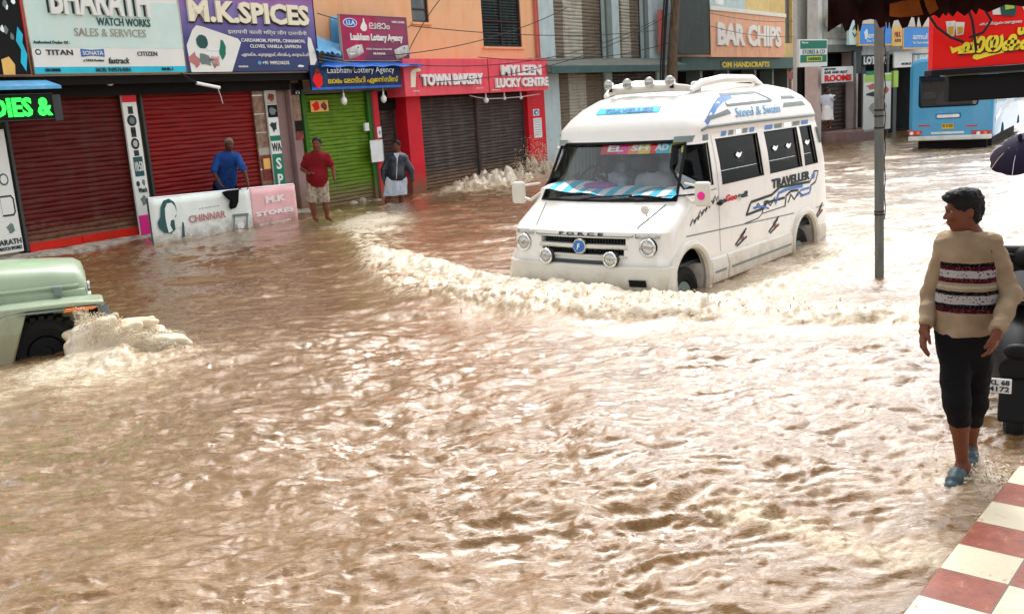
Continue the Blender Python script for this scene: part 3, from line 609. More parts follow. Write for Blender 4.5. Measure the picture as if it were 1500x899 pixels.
# mesh grille above bakery shutters
m = MB()
for i in range(40):
    x = q1 + .08 + (v0 - q1 - .16) * i / 39; m.box(x - .004, x + .004, -.005, .0 - .001, 2.32, 2.5)
fpart('grille', m, 'brownshut', B)
# orange building signs
b = board('signboard', 'maroon lottery agency signboard with white lettering and a blue oval on the orange wall', 'sign', 500, 24, 597, 89, -.55, 'lotto', .06, 'paleshut', .012)
shape(b, [(.0, 0), (.55, 0), (.3, 1), (0, 1)], 'pinkp' if False else 'maroon', .0); shape(b, blob(.14, .17, .1, .1, 22, .0), 'white', .004); shape(b, blob(.14, .17, .088, .085, 22, .0), 'tarp', .008); txt(b, 'LLA', .08, .12, .2, .22, 'white', lift=.012)
shape(b, [(.33, .06), (.345, .06), (.35, .14), (.38, .22), (.375, .31), (.345, .35), (.31, .34), (.28, .28), (.3, .2), (.325, .14)], 'white', .004); txt(b, 'ലഭാം', .41, .15, .72, .29, 'white', 0, lift=.004); txt(b, '04865-231004', .76, .09, .96, .14, 'white', lift=.004)
txt(b, 'Laabham Lottery Agency', .12, .40, .91, .60, 'white', .04, .02, .004); txt(b, 'K.D.H. Compound, Town Hall', .34, .72, .72, .77, 'white', lift=.004); txt(b, 'MUNNAR', .44, .82, .62, .87, 'white', lift=.004)
for x0, s in ((.05, 1), (.76, 2)):
    shape(b, [(x0, .76), (x0 + .14, .66), (x0 + .23, .64), (x0 + .25, .82), (x0 + .14, .92), (x0 + .03, .98)], 'palewhite', .006); shape(b, blob(x0 + .17, .71, .012, .02, 8, .3), 'ink', .011); shape(b, blob(x0 + .08, .85, .05, .02, 8, .3, s), 'silver', .011)
b = board('lottery_banner', 'dark navy lottery banner with grey and gold lettering under the blue tarpaulin', 'sign', 455, 95, 587, 130, -.62, 'navy', .05)
txt(b, 'Laabham Lottery Agency', .17, .1, .92, .42, 'silver', 0); txt(b, 'ലാഭം േലാട്ടറി ഏജൻസീസ്', .17, .5, .96, .82, 'yellow', .01); shape(b, blob(.07, .62, .05, .3, 10, .2), 'signred', .001); shape(b, blob(.07, .25, .025, .12, 10, .1), 'skin', .001); patch(b, 0, .9, 1, 1, 'tarp', .0)
# blue tarpaulins over the lottery shop
def fsheet(name, pts, mat, label, cat, nu=26, nv=8, rip=.03, seed=1):
    P = [np.array((*[fp(px, py, w)[0]], w, fp(px, py, w)[1])) for px, py, w in pts]
    def f(a, c):
        p = P[0] * (1 - a) * (1 - c) + P[1] * a * (1 - c) + P[2] * a * c + P[3] * (1 - a) * c
        n = float(pn2(np.array(a * 7. + seed), np.array(c * 3.), seed)); return (p[0], p[1] + rip * n, p[2] + rip * n + (rip * .5 * math.sin(a * 30) if c > .95 else 0))
    m = MB(); m.grid(f, nu, nv); o = fsolo(name, m, mat, label, cat, smooth=60); s = o.modifiers.new('thickness', 'SOLIDIFY'); s.thickness = .008; return o
fsheet('tarpaulin', [(478, 78, -.05), (600, 88, -.05), (622, 97, -.85), (470, 99, -.78)], 'tarp', 'bright blue rippled tarpaulin strip above the navy lottery banner', 'tarpaulin')
fsheet('tarpaulin', [(463, 52, -.05), (497, 66, -.05), (499, 80, -.7), (463, 76, -.7)], 'tarp2', 'faded light blue tarpaulin bunched between the spice and lottery signboards', 'tarpaulin', rip=.06)
fsheet('wall_sheet', [(484, 25, -.04), (498, 25, -.05), (500, 72, -.05), (485, 68, -.04)], 'tarp2', 'upright blue painted sheet left of the maroon lottery signboard', 'sheet', rip=.01)
m = MB()
for k in range(5):
    a = fp(463, 76 + k * 5, -.5); c = fp(505 + k * 3, 84 + k * 5, -.5); m.tube([(a[0], -.5, a[1]), (c[0], -.5 - .04 * k, c[1])], .018)
fsolo('rod_bundle', m, 'greyvin', 'bundle of grey rods lying under the blue tarpaulin', 'rods')
b = board('bakery_sign', 'coral pink bakery signboard with raised white capitals above the brown shutters', 'sign', 592, 86, 715, 139, -.6, 'pink', .6, None)
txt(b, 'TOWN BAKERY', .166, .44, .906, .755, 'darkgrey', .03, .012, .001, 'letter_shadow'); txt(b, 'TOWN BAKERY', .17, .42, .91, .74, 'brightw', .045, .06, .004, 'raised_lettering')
shape(b, [(.06, .76), (.07, .38), (.09, .3), (.16, .25), (.19, .3), (.18, .34), (.13, .36), (.11, .76)], 'creaml', .004); txt(b, 'MUNNAR', .08, .85, .15, .88, 'white'); txt(b, 'SINCE 1976', .83, .84, .93, .87, 'white')
b = board('lottery_sign', 'coral pink lucky centre signboard right of the bakery sign', 'sign', 716.5, 86, 802, 134, -.6, 'pink', .6, None)
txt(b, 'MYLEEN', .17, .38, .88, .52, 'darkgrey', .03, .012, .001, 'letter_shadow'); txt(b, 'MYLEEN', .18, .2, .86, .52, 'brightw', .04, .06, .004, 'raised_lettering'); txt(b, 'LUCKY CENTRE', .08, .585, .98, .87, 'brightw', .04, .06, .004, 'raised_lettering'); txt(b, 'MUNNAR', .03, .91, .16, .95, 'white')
m = MB().box(*b['uu'], -.62, .0, b['zz'][1] + .001, b['zz'][1] + .03); 
# bulbs and small things on the orange building
def bulb(px, py, w, label, r=.075, grp=None, long=False):
    u, z = fp(px, py, w); m = MB(); m.ball((u, w, z), (r, r, r * (1.35 if long else 1.1))); o = froot('hanging_bulb', label, 'light bulb', u, w, z, grp)
    fpart('globe', m, 'bulb', o, smooth=60); fpart('socket', MB().cyl((u, w, z + r), (u, w, z + r + .1), .022).tube([(u, w, z + r + .1), (u, w, z + r + .32)], .008), 'plast', o)
bulb(504, 148, -.5, 'left long white bulb hanging before the green shutter', .07, None, True); bulb(562, 145, -.5, 'long white bulb hanging between the green shutter and the red pillar', .07, None, True)
bulb(712, 147, -.45, 'largest round bulb under the bakery sign, left of three'); bulb(739, 144, -.4, 'middle round bulb of the three under the lucky centre sign', .05); bulb(763, 143, -.4, 'right round bulb of the three, nearest the red pillar', .05)
a = fp(688, 142, -.4); pts = []
for px, py in ((688, 140), (700, 143), (715, 145), (740, 144), (764, 142), (790, 138)): q = fp(px, py, -.38); pts.append((q[0], -.38, q[1]))
fsolo('bulb_cord', MB().tube(pts, .012), 'plast', 'white cord strung along the bulbs under the bakery sign', 'cord')
b = board('notice_board', 'blank white board on the pinkish post between green shutter and dark doorway', 'notice board', 543, 205, 561, 237, -.2, 'paper', .02, 'silver', .008)
b = board('notice', 'small white switch plate on the red pillar above the blank board', 'notice', 553, 186, 559, 202, -.16, 'paper', .015); shape(b, blob(.5, .5, .25, .2, 9, .1), 'silver')
b = board('meter_box', 'small grey switch box on the green door frame', 'box', 535, 180, 541, 192, -.14, 'plast', .06)
b = board('price_list', 'white paper list pasted on the right red pillar', 'notice', 782, 173, 794, 202, -.155, 'paper', .012)
for k in range(7): patch(b, .12, .1 + k * .12, .85, .12 + k * .12, 'greyvin', .001)
b = board('sticker', 'round blue and white sticker above the list on the right red pillar', 'sticker', 781, 160, 790, 170, -.155, 'paper', .01); shape(b, blob(.5, .5, .4, .4, 16, .05), 'blue'); shape(b, blob(.55, .55, .2, .18, 9, .3), 'white', .004)
b = board('wall_poster', 'small yellow and red picture stuck high on the green shutter', 'poster', 455, 147, 481, 164, -.06, 'orsign', .01); shape(b, blob(.3, .5, .22, .4, 9, .3), 'signred'); shape(b, blob(.75, .5, .15, .35, 9, .3, 5), 'photo2')
b = board('wall_poster', 'dark sticker with pale marks left of the green shutter', 'poster', 427, 122, 441, 139, -.2, 'dark', .01); txt(b, 'ஸ்', .3, .05, .7, .45, 'silver', 0); txt(b, 'M', .35, .5, .75, .95, 'silver')
u, z = fp(560, 300, -.25); fsolo('step', MB().box(fu(560, 296, 0), fu(596, 296, 0), -.28, .2, -.4, fp(580, 293, -.2)[1]), 'stone', 'pale stone step in the dark doorway between the red pillars', 'step', bevel=.015)
m = MB(); 
for k in range(16):
    R = random.Random(k); uu = fu(500 + k * 3.6, 300, -.2); m.ball((uu, -.22 + R.uniform(-.1, .1), .03 + R.uniform(0, .14) * (1 - abs(k - 8) / 9)), (R.uniform(.08, .16), .1, R.uniform(.05, .12)), 8, 5)
o = fsolo('rubble_heap', m, 'stone', 'low heap of broken stones at the foot of the green shutter', 'rubble', smooth=20)

# ------------------------------------------------------------------ pale blue building
uD, uE = uB + .002, fu(978, 60)
C_ = froot('shop_building', 'pale blue building with weathered striped shutters upstairs behind the van', 'building', uD)
zc = 3.28; hl = []
a0, a1, b0, b1 = fu(813, 60), fu(887, 60), fu(908, 60), fu(943, 60); zt = 7.0
m = MB(); walls(m, uD, uE, zc, 13, .0, .3, [(a0, a1, zc, zt), (b0, b1, zc, zt)]); m.box(uD, uE, .6, 6, zc - .3, 13); fpart('wall', m, 'blueconc', C_)
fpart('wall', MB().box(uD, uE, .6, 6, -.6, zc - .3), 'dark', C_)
def third(a, b): return [(a, a + (b - a) * .24, 'tanshut'), (a + (b - a) * .24, a + (b - a) * .62, 'paleshut'), (a + (b - a) * .62, b, 'tanshut')]
shutter(C_, 'tanshut', a0 + .05, a1 - .05, zc + .02, zt, .18, .11, bands=third(a0 + .05, a1 - .05)); shutter(C_, 'tanshut', b0 + .05, b1 - .05, zc + .02, zt, .18, .11, bands=third(b0 + .05, b1 - .05))
m = MB().box(a1, a1 + .35, -.09, -.001, zc, 9).box(b1, b1 + .25, -.09, -.001, zc, 9); fpart('pillar', m, 'greyvin', C_, .01)
m = MB().prism([(-.75, 3.02), (-.75, 3.22), (-.0, 3.27 + .22), (.3, 3.27 + .0), (.3, 3.02)], fu(804, 95, -.7), uE, 'x'); fpart('canopy_slab', m, 'greyconc', C_, .01)
fpart('fascia', MB().box(fu(804, 95, -.7), uE, -.78, -.752, 2.99, 3.2), 'teal', C_, .004)
p1 = fu(816, 140); fpart('pillar', MB().box(uD, p1, -.1, .6, -.6, 3.02), 'blueconc', C_, .01)
shutter(C_, 'tanshut', p1 + .06, fu(885, 140), -.2, 3.0, .05, .1, bands=third(p1 + .06, fu(885, 140))); shutter(C_, 'brownshut', fu(895, 140), fu(960, 140), -.2, 3.0, .05, .1)
fpart('pillar', MB().box(fu(885, 140), fu(895, 140), -.08, .6, -.6, 3.02), 'blueconc', C_, .01); fpart('pillar', MB().box(fu(961, 140), uE, -.08, .6, -.6, 3.02), 'blueconc', C_, .01)
b = board('orange_pipe', 'long salmon terracotta pipe strapped upright beside the tree trunk', 'pipe', 967, 15, 974, 78, -.3, 'rose', .09)
# trunk / cables
P = []
for px, py in ((987, 190), (984, 130), (985, 90), (987, 45), (990, 0), (994, -80)): q = fp(px, py, -2.2); P.append((q[0] + .0, -2.2, q[1]))
m = MB().tube(P, [.2, .19, .17, .15, .14, .11], 12)
for vtx in range(len(m.v)):
    x, y, z = m.v[vtx]; k = .03 * float(pn2(np.array(x * 9 + z), np.array(z * 3), 3)); m.v[vtx] = (x + k, y + k, z)
r = froot('tree', 'tall rough brown tree trunk rising behind the roof lamps of the van', 'tree', P[0][0], -2.2, 0); fpart('trunk', m, 'bark', r, smooth=60)
P2 = [(p[0] - .22, -2.25, p[2]) for p in P]
fpart('branch', MB().tube([P[3], (P[3][0] - .2, -2.3, P[3][2] + .5), (P[3][0] - .3, -2.2, P[3][2] + 1.6)], [.06, .05, .03], 8), 'bark', r)
fsolo('utility_cables', MB().tube([(p[0] - .24, -2.0, p[2]) for p in P], .05).tube([(p[0] - .34, -1.95, p[2]) for p in P], .03), 'wire', 'thick dark cables running down beside the brown tree trunk', 'cables')

# ------------------------------------------------------------------ bar chips building
uF, uG = uE + .002, fu(1168, 60)
D_ = froot('shop_building', 'mustard and grey building behind the chips signboard', 'building', uF)
uX = fu(1092, 20); m = MB(); walls(m, uF, uX, 3.1, 13.5, .0, .3); fpart('wall', m, 'blueconc', D_); m = MB(); walls(m, uX + .002, uG, 3.1, 13.5, .0, .3, [(fu(1150, 20), fu(1160, 20), 4.2, 6.6)]); fpart('wall', m, 'ochre', D_)
fpart('wall', MB().box(uF, uG, .6, 6, -.6, 9.5), 'dark', D_)
z0 = fp(1080, 102, -.5)[1]; z1 = fp(1080, 84, -.5)[1]
fpart('fascia', MB().box(uF, uG, -.55, .3, z0, z1), 'teal', D_, .01)
for px in (1022, 1062, 1102, 1128, 1150): fpart('pillar', MB().box(fu(px, 110), fu(px, 110) + .25, -.1, .5, -.6, z0), 'greyvin', D_, .01)
fpart('window', MB().box(fu(1150, 20), fu(1160, 20), .15, .2, 4.2, 6.6), 'winpane', D_)
b = board('blank_board', 'tall blank charcoal board beside the brown tree trunk', 'board', 992, -30, 1039, 79, -.9, 'board', .08, 'black', .03)
b = board('signboard', 'salmon snack shop signboard with big raised white capitals', 'sign', 1041, 21, 1149, 84, -.7, 'peach', .6, None)
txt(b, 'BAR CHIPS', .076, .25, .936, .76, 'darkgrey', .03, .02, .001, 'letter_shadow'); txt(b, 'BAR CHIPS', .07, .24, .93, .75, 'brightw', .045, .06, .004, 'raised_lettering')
b3 = froot('sign_hood', 'white metal rain hood along the top of the salmon chips signboard', 'hood', b['uu'][0], -.8, b['zz'][1]); fpart('hood', MB().box(b['uu'][0] - .1, b['uu'][1] + .1, -.76, .0, b['zz'][1] + .005, b['zz'][1] + .16), 'white', b3, .01)
b = board('small_sign', 'thin strip sign with yellow letters on the teal fascia below the chips sign', 'sign', 1056, 89, 1128, 100, -.57, 'teal', .015); txt(b, 'OM HANDICRAFTS', .02, .15, .98, .9, 'yellow', .03)
b = board('air_conditioner', 'small white air conditioner on the grey wall above the chips sign', 'air conditioner', 1049, -8, 1060, 7, -.5, 'plast', .3)
b = board('salmon_panel', 'salmon wall panel left of the white letters and under the charcoal board', 'panel', 1000, 79, 1040, 87, -.5, 'peach', .3)
# pinkish white building farther on
uH, uI = uG + .003, fu(1204, 60)
E_ = froot('house', 'pale pink and white house with tall narrow windows beyond the chips shop', 'house', uH)
z2 = 3.0
m = MB(); ww = [(fu(px, 40), fu(px + 8, 40), 5.2, 7.6) for px in (1172,)]; walls(m, uH, uI + 3, z2, 11, -.3, .0, ww); m.box(uH, uI + 3, .3, 5, -.6, 11); fpart('wall', m, 'pinkwall', E_)
for h in ww: fpart('window', MB().box(h[0], h[1], -.2, -.1, h[2], h[3]), 'rose', E_)
fpart('door', MB().box(fu(1180, 130), fu(1200, 130), .2, .29, -.6, z2), 'palepink', E_)
b = board('banner', 'curved red banner hanging beyond the roof of the van', 'banner', 1153, 105, 1185, 116, -.8, 'photo2', .02)
# overhead wires along the street
for k, (a, c, w0, w1, sag) in enumerate([((560, 82), (830, 12), -.8, -1.2, .25), ((600, 95), (960, 30), -.9, -1.3, .5), ((597, 78), (675, -30), -.3, -.4, -.2), ((600, 38), (960, 45), -.5, -.6, .2), ((640, 120), (990, 15), -1, -2, .5), ((700, 84), (990, 60), -.9, -2, .3), ((985, 20), (1210, 45), -2, -1.4, .5), ((985, 5), (1230, 20), -2, -1.4, .5), ((465, 20), (600, 40), -.3, -.5, .1)]):
    p = fp(*a, w0); q = fp(*c, w1); pts = []
    for i in range(13):
        t = i / 12; pts.append((p[0] + (q[0] - p[0]) * t, w0 + (w1 - w0) * t, p[1] + (q[1] - p[1]) * t - sag * 4 * t * (1 - t)))
    pos = ['from the blue tarpaulin up to the pale blue pillar', 'long and sagging across the orange wall to the pale blue building', 'curving steeply up the orange wall left of the window', 'nearly level across the orange wall at mid height', 'running from the bakery sign up to the tree trunk', 'crossing the striped shutters to the tree trunk', 'from the tree trunk over the chips sign', 'highest one from the tree trunk towards the far houses', 'short one beside the maroon lottery sign'][k]
    fsolo('overhead_wire', MB().tube(pts, .011, 5), 'wire', 'thin dark overhead wire ' + pos, 'wire', 'overhead wires along the shop fronts')

# ------------------------------------------------------------------ far row across the street end
AZ2 = math.radians(47); FD2 = np.array([math.sin(AZ2), math.cos(AZ2), 0]); FN2 = np.array([-math.cos(AZ2), math.sin(AZ2), 0]); Q0 = on_y(1203, 190, 34.0); Q0[2] = 0
_sv = (FD, FN, P0, ROTZ); FD, FN, P0, ROTZ = FD2, FN2, Q0, math.pi / 2 - AZ2
uJ, uK, uL2, uM = fu(1198, 120), fu(1257, 120), fu(1370, 90), fu(1520, 90)
G_ = froot('shop_building', 'white shuttered shop building over the rooms sign at the far end', 'building', uJ)
zz = fp(1230, 66)[1]
fpart('wall', MB().box(uJ, uK, .0, .4, zz, 10).box(uJ, uK, .8, .95, -.6, 10), 'whitewall', G_); fpart('upper_shutter', MB().box(uJ + .3, uK - .3, -.04, -.001, zz + .2, 9), 'paleshut', G_)
fpart('beam', MB().box(uJ, uK, -.15, .8, zz - .25, zz - .001), 'greyconc', G_); fpart('wall', MB().box(uJ, uK, .6, .79, -.6, zz - .26), 'dark', G_)
zr = fp(1230, 122)[1]; shutter(G_, 'brownshut', fu(1214, 160), fu(1247, 160), .35, zr, .3, .14)
fpart('pillar', MB().box(uJ, uJ + .25, -.0, .5, -.6, zz - .26).box(uK - .3, uK, -.0, .5, -.6, zz - .26), 'pinkwall', G_, .01)
b = board('signboard', 'green and white shop sign with a yellow lower line high beside the pink house', 'sign', 1171, 58, 1212, 98, -.9, 'white', .1)
patch(b, .03, .04, .97, .34, 'greend', .0); patch(b, .03, .56, .97, .84, 'greend', .0); patch(b, .25, .62, .8, .8, 'yellow', .004); txt(b, 'Munnar', .08, .08, .3, .15, 'white', lift=.004); txt(b, 'STORES & CO', .1, .37, .9, .53, 'greyvin', lift=.002, bold=0); txt(b, 'HANDMADE', .3, .65, .76, .77, 'greend', lift=.008)
b = board('rooms_sign', 'white sign with red lettering over the far grey shutter', 'sign', 1205, 98, 1250, 121, -.3, 'white', .06)
txt(b, 'MIDTOWN', .06, .07, .4, .2, 'ink'); txt(b, 'BAR AND REST', .06, .26, .8, .42, 'ink', .02); txt(b, 'ROOMS', .06, .5, .93, .92, 'signred', .04, .02)
fsolo('step', MB().box(fu(1207, 195), fu(1257, 195), -.9, .3, -.4, fp(1225, 194, -.6)[1]), 'woodp', 'brown step under the far grey shutter and the man in white', 'step', bevel=.02)
H_ = froot('shop_building', 'far shop building under blue and orange dairy signs', 'building', uK)
zb = fp(1310, 72)[1]
fpart('wall', MB().box(uK + .002, uM, .0, .4, zb - .2, 10).box(uK + .002, uM, 1.2, 1.35, -.6, 10), 'whitewall', H_); fpart('wall', MB().box(uK + .002, uM, 1.0, 1.19, -.6, zb - .2), 'darkgrey', H_)
for px in (1262, 1308, 1345): fpart('pillar', MB().box(fu(px, 150), fu(px, 150) + .3, .0, .9, -.6, zb - .21), 'darkgrey', H_, .01)
fpart('wall', MB().box(fu(1312, 150), fu(1332, 150), .85, .95, -.6, fp(1320, 108, .8)[1]), 'rose', H_); fpart('shutter_door', MB().box(fu(1302, 170), fu(1318, 170), .6, .7, -.6, fp(1310, 158, .6)[1]), 'darkgrey', H_)
b = board('dairy_sign', 'left bright blue dairy sign behind the steel pole', 'sign', 1259, 36, 1306, 65, -.6, 'bluesign', .1, 'orsign', .05); txt(b, 'amul', .25, .4, .6, .7, 'white'); shape(b, blob(.2, .5, .06, .25, 9, .3), 'white'); txt(b, 'The Taste', .2, .78, .6, .9, 'white')
b = board('dairy_sign', 'orange strip sign between the two blue dairy signs', 'sign', 1307.5, 38, 1322, 68, -.6, 'orsign', .1); txt(b, 'MILK', .2, .3, .8, .55, 'redp', 0); txt(b, 'ATM', .2, .65, .8, .8, 'ink', 0)
b = board('dairy_sign', 'right bright blue dairy sign above the bus roof', 'sign', 1323.5, 40, 1366, 70, -.6, 'bluesign', .1, 'orsign', .05); txt(b, 'amul', .3, .3, .8, .6, 'white'); txt(b, 'The Taste of India', .3, .7, .85, .82, 'white')
b = board('signboard', 'pale greenish upright panel left of the blue dairy signs', 'sign', 1244, 30, 1258, 66, -.5, 'mint', .1); txt(b, 'A', .3, .2, .8, .4, 'ink', 0); txt(b, 'V', .3, .5, .8, .7, 'ink', 0)
b = board('signboard', 'small white sign with capitals under the left blue dairy sign', 'sign', 1264, 82, 1303, 95, -.2, 'darkgrey', .06); txt(b, 'LOTTERY', .02, .05, .98, .95, 'white', .05)
b = board('signboard', 'square white sign under the orange strip', 'sign', 1310, 76, 1336, 99, -.3, 'white', .06); txt(b, 'MOBILES', .4, .7, .95, .85, 'ink')
b = board('signboard', 'grey blue sign with capitals just above the bus', 'sign', 1338, 80, 1372, 92, -.3, 'blueconc', .06); txt(b, 'LIV', .05, .1, .6, .9, 'white', .04)
b = board('standing_banner', 'tall white banner with a lime top standing by the far shops', 'banner', 1266, 108, 1305, 191, -.9, 'white', .05)
patch(b, 0, .02, 1, .14, 'lime', .0); patch(b, .05, -.05, .5, .02, 'greend', .0); shape(b, blob(.3, .22, .22, .05, 9, .3), 'rose'); shape(b, blob(.3, .35, .2, .04, 9, .3, 5), 'ink'); shape(b, blob(.8, .3, .1, .06, 9, .3, 6), 'rose'); shape(b, blob(.5, .6, .3, .12, 12, .3, 6), 'paleshut'); 
for k, (x0, y0, x1, y1, mt, lb) in enumerate([(1214, 22, 1232, 40, 'paleshut', 'pale weathered window box on the far white wall'), (1236, 8, 1243, 48, 'greyvin', 'narrow grey upright strip on the far white wall'), (1252, 74, 1262, 108, 'board', 'dark hanging board between the far shops'), (1309, 104, 1316, 128, 'lime', 'small lime poster on the far dark doorway'), (1340, 96, 1352, 110, 'photo2', 'small dark red poster left of the bus roof')]):
    b = board('hanging_board', lb, 'board', x0, y0, x1, y1, -.35, mt, .12)
for k, px in enumerate((1252, 1300)):
    u = fu(px, 120, -.5); fsolo('drain_pipe', MB().tube([(u, -.5, .0), (u + .05, -.5, 1.6), (u - .04, -.5, 3.2)], .05), 'pole', ['grey drain pipe beside the rooms sign', 'grey drain pipe right of the lime topped banner'][k], 'pipe')
FD, FN, P0, ROTZ = _sv
# ------------------------------------------------------------------ white van
VAZ = math.radians(39.5); VD = np.array([math.sin(VAZ), math.cos(VAZ), 0]); VL = np.array([-math.cos(VAZ), math.sin(VAZ), 0])
VO = np.array([1.803, 10.19, 0]) + VL * 1.1; VR = math.pi / 2 - VAZ
TZ = [-.25, 0, .33, .38, .74, .80, .90, 1.0, 1.05, 1.2, 1.4, 1.68, 1.74, 1.79, 1.83, 1.94, 2.06, 2.16, 2.235, 2.28]
TF = [-.18, -.2, -.27, -.23, -.20, -.13, .04, .2, .25, .34, .46, .62, .65, .66, .67, .76, .92, 1.12, 1.4, 1.8]
TH = [1.05, 1.07, 1.09, 1.09, 1.09, 1.085, 1.085, 1.085, 1.085, 1.075, 1.05, .995, .985, .995, .985, .955, .88, .77, .6, .3]
TB = [.12, .12, .12, .12, .12, .12, .14, .16, .16, .16, .16, .16, .16, .16, .16, .18, .2, .25, .3, .2]
TR = [.2, .22, .22, .2, .18, .18, .17, .16, .15, .14, .14, .15, .16, .18, .2, .3, .34, .34, .3, .2]
TS = [4.42, 4.44, 4.46, 4.44, 4.43, 4.42, 4.42, 4.41, 4.4, 4.39, 4.36, 4.3, 4.28, 4.28, 4.26, 4.2, 4.08, 3.9, 3.6, 3.2]
def tz(T, z): return float(np.interp(z, TZ, T))
def vhalf(z, ins=0.0):
    sF, hw, bow, rc, sR = tz(TF, z) + ins, tz(TH, z) - ins, tz(TB, z), max(.06, tz(TR, z) - ins * .5), tz(TS, z) - ins
    P = []; y1 = hw - rc
    for j in range(8): y = y1 * j / 8; P.append((sF + bow * (y / hw) ** 2, y))
    cx = sF + bow * (y1 / hw) ** 2 + rc
    for j in range(8): t = math.pi / 2 * j / 7; P.append((cx - rc * math.cos(t), y1 + rc * math.sin(t)))
    rr = .14
    for j in range(1, 16): P.append((cx + (sR - rr - cx) * j / 15, hw))
    for j in range(1, 6): t = math.pi / 2 * j / 5; P.append((sR - rr + rr * math.sin(t), hw - rr + rr * math.cos(t)))
    for j in range(1, 4): P.append((sR, (hw - rr) * (1 - j / 4)))
    P.append((sR, 0)); return P
def vfull(z, ins=0.0):
    h = vhalf(z, ins); return h + [(x, -y) for x, y in h[-2:0:-1]]
def vsolid(zs, ins=0.0):
    m = MB(); R = [vfull(z, ins) for z in zs]; n = len(R[0])
    vs = [(x, y, z) for z, r in zip(zs, R) for x, y in r]; fs = []
    for j in range(len(zs) - 1):
        for i in range(n): fs.append((j * n + i, (j + 1) * n + i, (j + 1) * n + (i + 1) % n, j * n + (i + 1) % n))
    fs.append(tuple(range(n))); fs.append(tuple(range((len(zs) - 1) * n, len(zs) * n))[::-1]); return m.add(vs, fs)
def boolean(name, base, cutters, mat, parent, bevel=0, smooth=30):
    o = build(name, base, mat, None, smooth=0); cs = []
    for c in cutters:
        k = build('cutter', c, mat, None, smooth=0); cs.append(k); b = o.modifiers.new('b', 'BOOLEAN'); b.object = k; b.solver = 'EXACT'; b.operation = 'DIFFERENCE'
    dg = bpy.context.evaluated_depsgraph_get(); me = bpy.data.meshes.new_from_object(o.evaluated_get(dg))
    for k in cs: bpy.data.objects.remove(k)
    o.modifiers.clear(); o.data = me; me.polygons.foreach_set('use_smooth', [True] * len(me.polygons)); me.set_sharp_from_angle(angle=math.radians(smooth))
    if not me.materials: me.materials.append(K[mat])
    o.parent = parent; return o
V = empty('passenger_van', 'white high roofed passenger van with roof lamps and blue stripes wading through brown floodwater', 'van', VO, VR)
zsO = [-.22, 0, .2, .33, .38, .55, .74, .77, .80, .85, .90, .95, 1.0, 1.05, 1.2, 1.4, 1.55, 1.68, 1.74, 1.79, 1.83, 1.89, 1.94, 2.0, 2.06, 2.11, 2.16, 2.20, 2.235, 2.26, 2.28]
zsI = [.28, .5, .8, 1.0, 1.2, 1.4, 1.6, 1.75, 1.95, 2.05]
WN = [[(.44, 1.15), (.5, 1.38), (.64, 1.62), (.97, 1.63), (.95, 1.15)], [(1.16, 1.13), (2.3, 1.13), (2.28, 1.65), (1.15, 1.65)], [(2.48, 1.13), (3.52, 1.13), (3.5, 1.65), (2.47, 1.65)], [(3.6, 1.13), (4.06, 1.13), (4.0, 1.65), (3.59, 1.65)]]
ARF, ARR = (.33, .13, .40), (3.56, .11, .385)
cut = [vsolid(zsI, .06)] + [MB().prism(p, -2, 2, 'y') for p in WN] + [MB().prism([(-.93, 1.03), (.93, 1.03), (.86, 1.67), (-.86, 1.67)], -1.2, .98, 'x')]
for x, z, r in (ARF, ARR):
    for s in (-1, 1): cut.append(MB().cyl((x, s * .62, z), (x, s * 1.4, z), r, n=32))
cut.append(MB().box(-.6, .2, -.56, .56, .485, .555)); cut.append(MB().box(-.6, .2, -.58, .58, .60, .675)); cut.append(MB().box(4.3, 4.6, -.7, .7, 1.15, 1.65))
boolean('body', vsolid(zsO), cut, 'van', V)
def yS(z, off=0): return tz(TH, z) + off
_oc = {}
def ysurf(x, z):
    k = round(z, 3)
    if k not in _oc: h = vhalf(z)[7:30]; _oc[k] = ([p[0] for p in h], [p[1] for p in h])
    return float(np.interp(x, *_oc[k]))
def SP(x, z, off=.004, s=-1): return (x, s * (ysurf(x, z) + off), z)
def FPt(y, z, off=.004): return (tz(TF, z) + tz(TB, z) * (y / tz(TH, z)) ** 2 - off, y, z)
def sgrid(mb, q, nu=8, nv=6, off=.004, s=-1):     # q: 4 (x,z) corners in order bottom-left, bottom-right, top-right, top-left
    q = [np.array(p, float) for p in q]
    def f(a, c): p = q[0] * (1 - a) * (1 - c) + q[1] * a * (1 - c) + q[2] * a * c + q[3] * (1 - a) * c; return SP(p[0], p[1], off, s)
    return mb.grid(f, nu, nv, flip=(s > 0))
def fgrid(mb, y0, y1, z0, z1, off=.004, nu=12, nv=4): return mb.grid(lambda a, c: FPt(y0 + (y1 - y0) * a, z0 + (z1 - z0) * c, off), nu, nv, flip=True)
def sline(mb, pts, w, off=.005, s=-1):
    P = []
    for i in range(len(pts) - 1):
        a, b = np.array(pts[i], float), np.array(pts[i + 1], float); n = max(1, int(np.linalg.norm(b - a) / .06)); P += [a + (b - a) * t / n for t in range(n)]
    P.append(np.array(pts[-1], float)); vs = []; fs = []
    for i, p in enumerate(P):
        d = P[min(i + 1, len(P) - 1)] - P[max(i - 1, 0)]; d /= max(np.linalg.norm(d), 1e-9); nn = np.array([-d[1], d[0]]) * w / 2
        for sg in (-1, 1): q = p + nn * sg; vs.append(SP(q[0], q[1], off, s))
    for i in range(len(P) - 1): fs.append((2 * i, 2 * i + 2, 2 * i + 3, 2 * i + 1))
    return mb.add(vs, fs)
def stext(mb, body, x0, z0, x1, z1, off=.004, s=-1, bold=.02, shear=0):
    v, f = text_mesh(body, bold, shear); P = []
    for a, b, c in v: 
        z = z0 + (z1 - z0) * b; x = (x0 + (x1 - x0) * a); P.append(SP(x, z, off + c * .004 + .001, s))
    return mb.add(P, f)
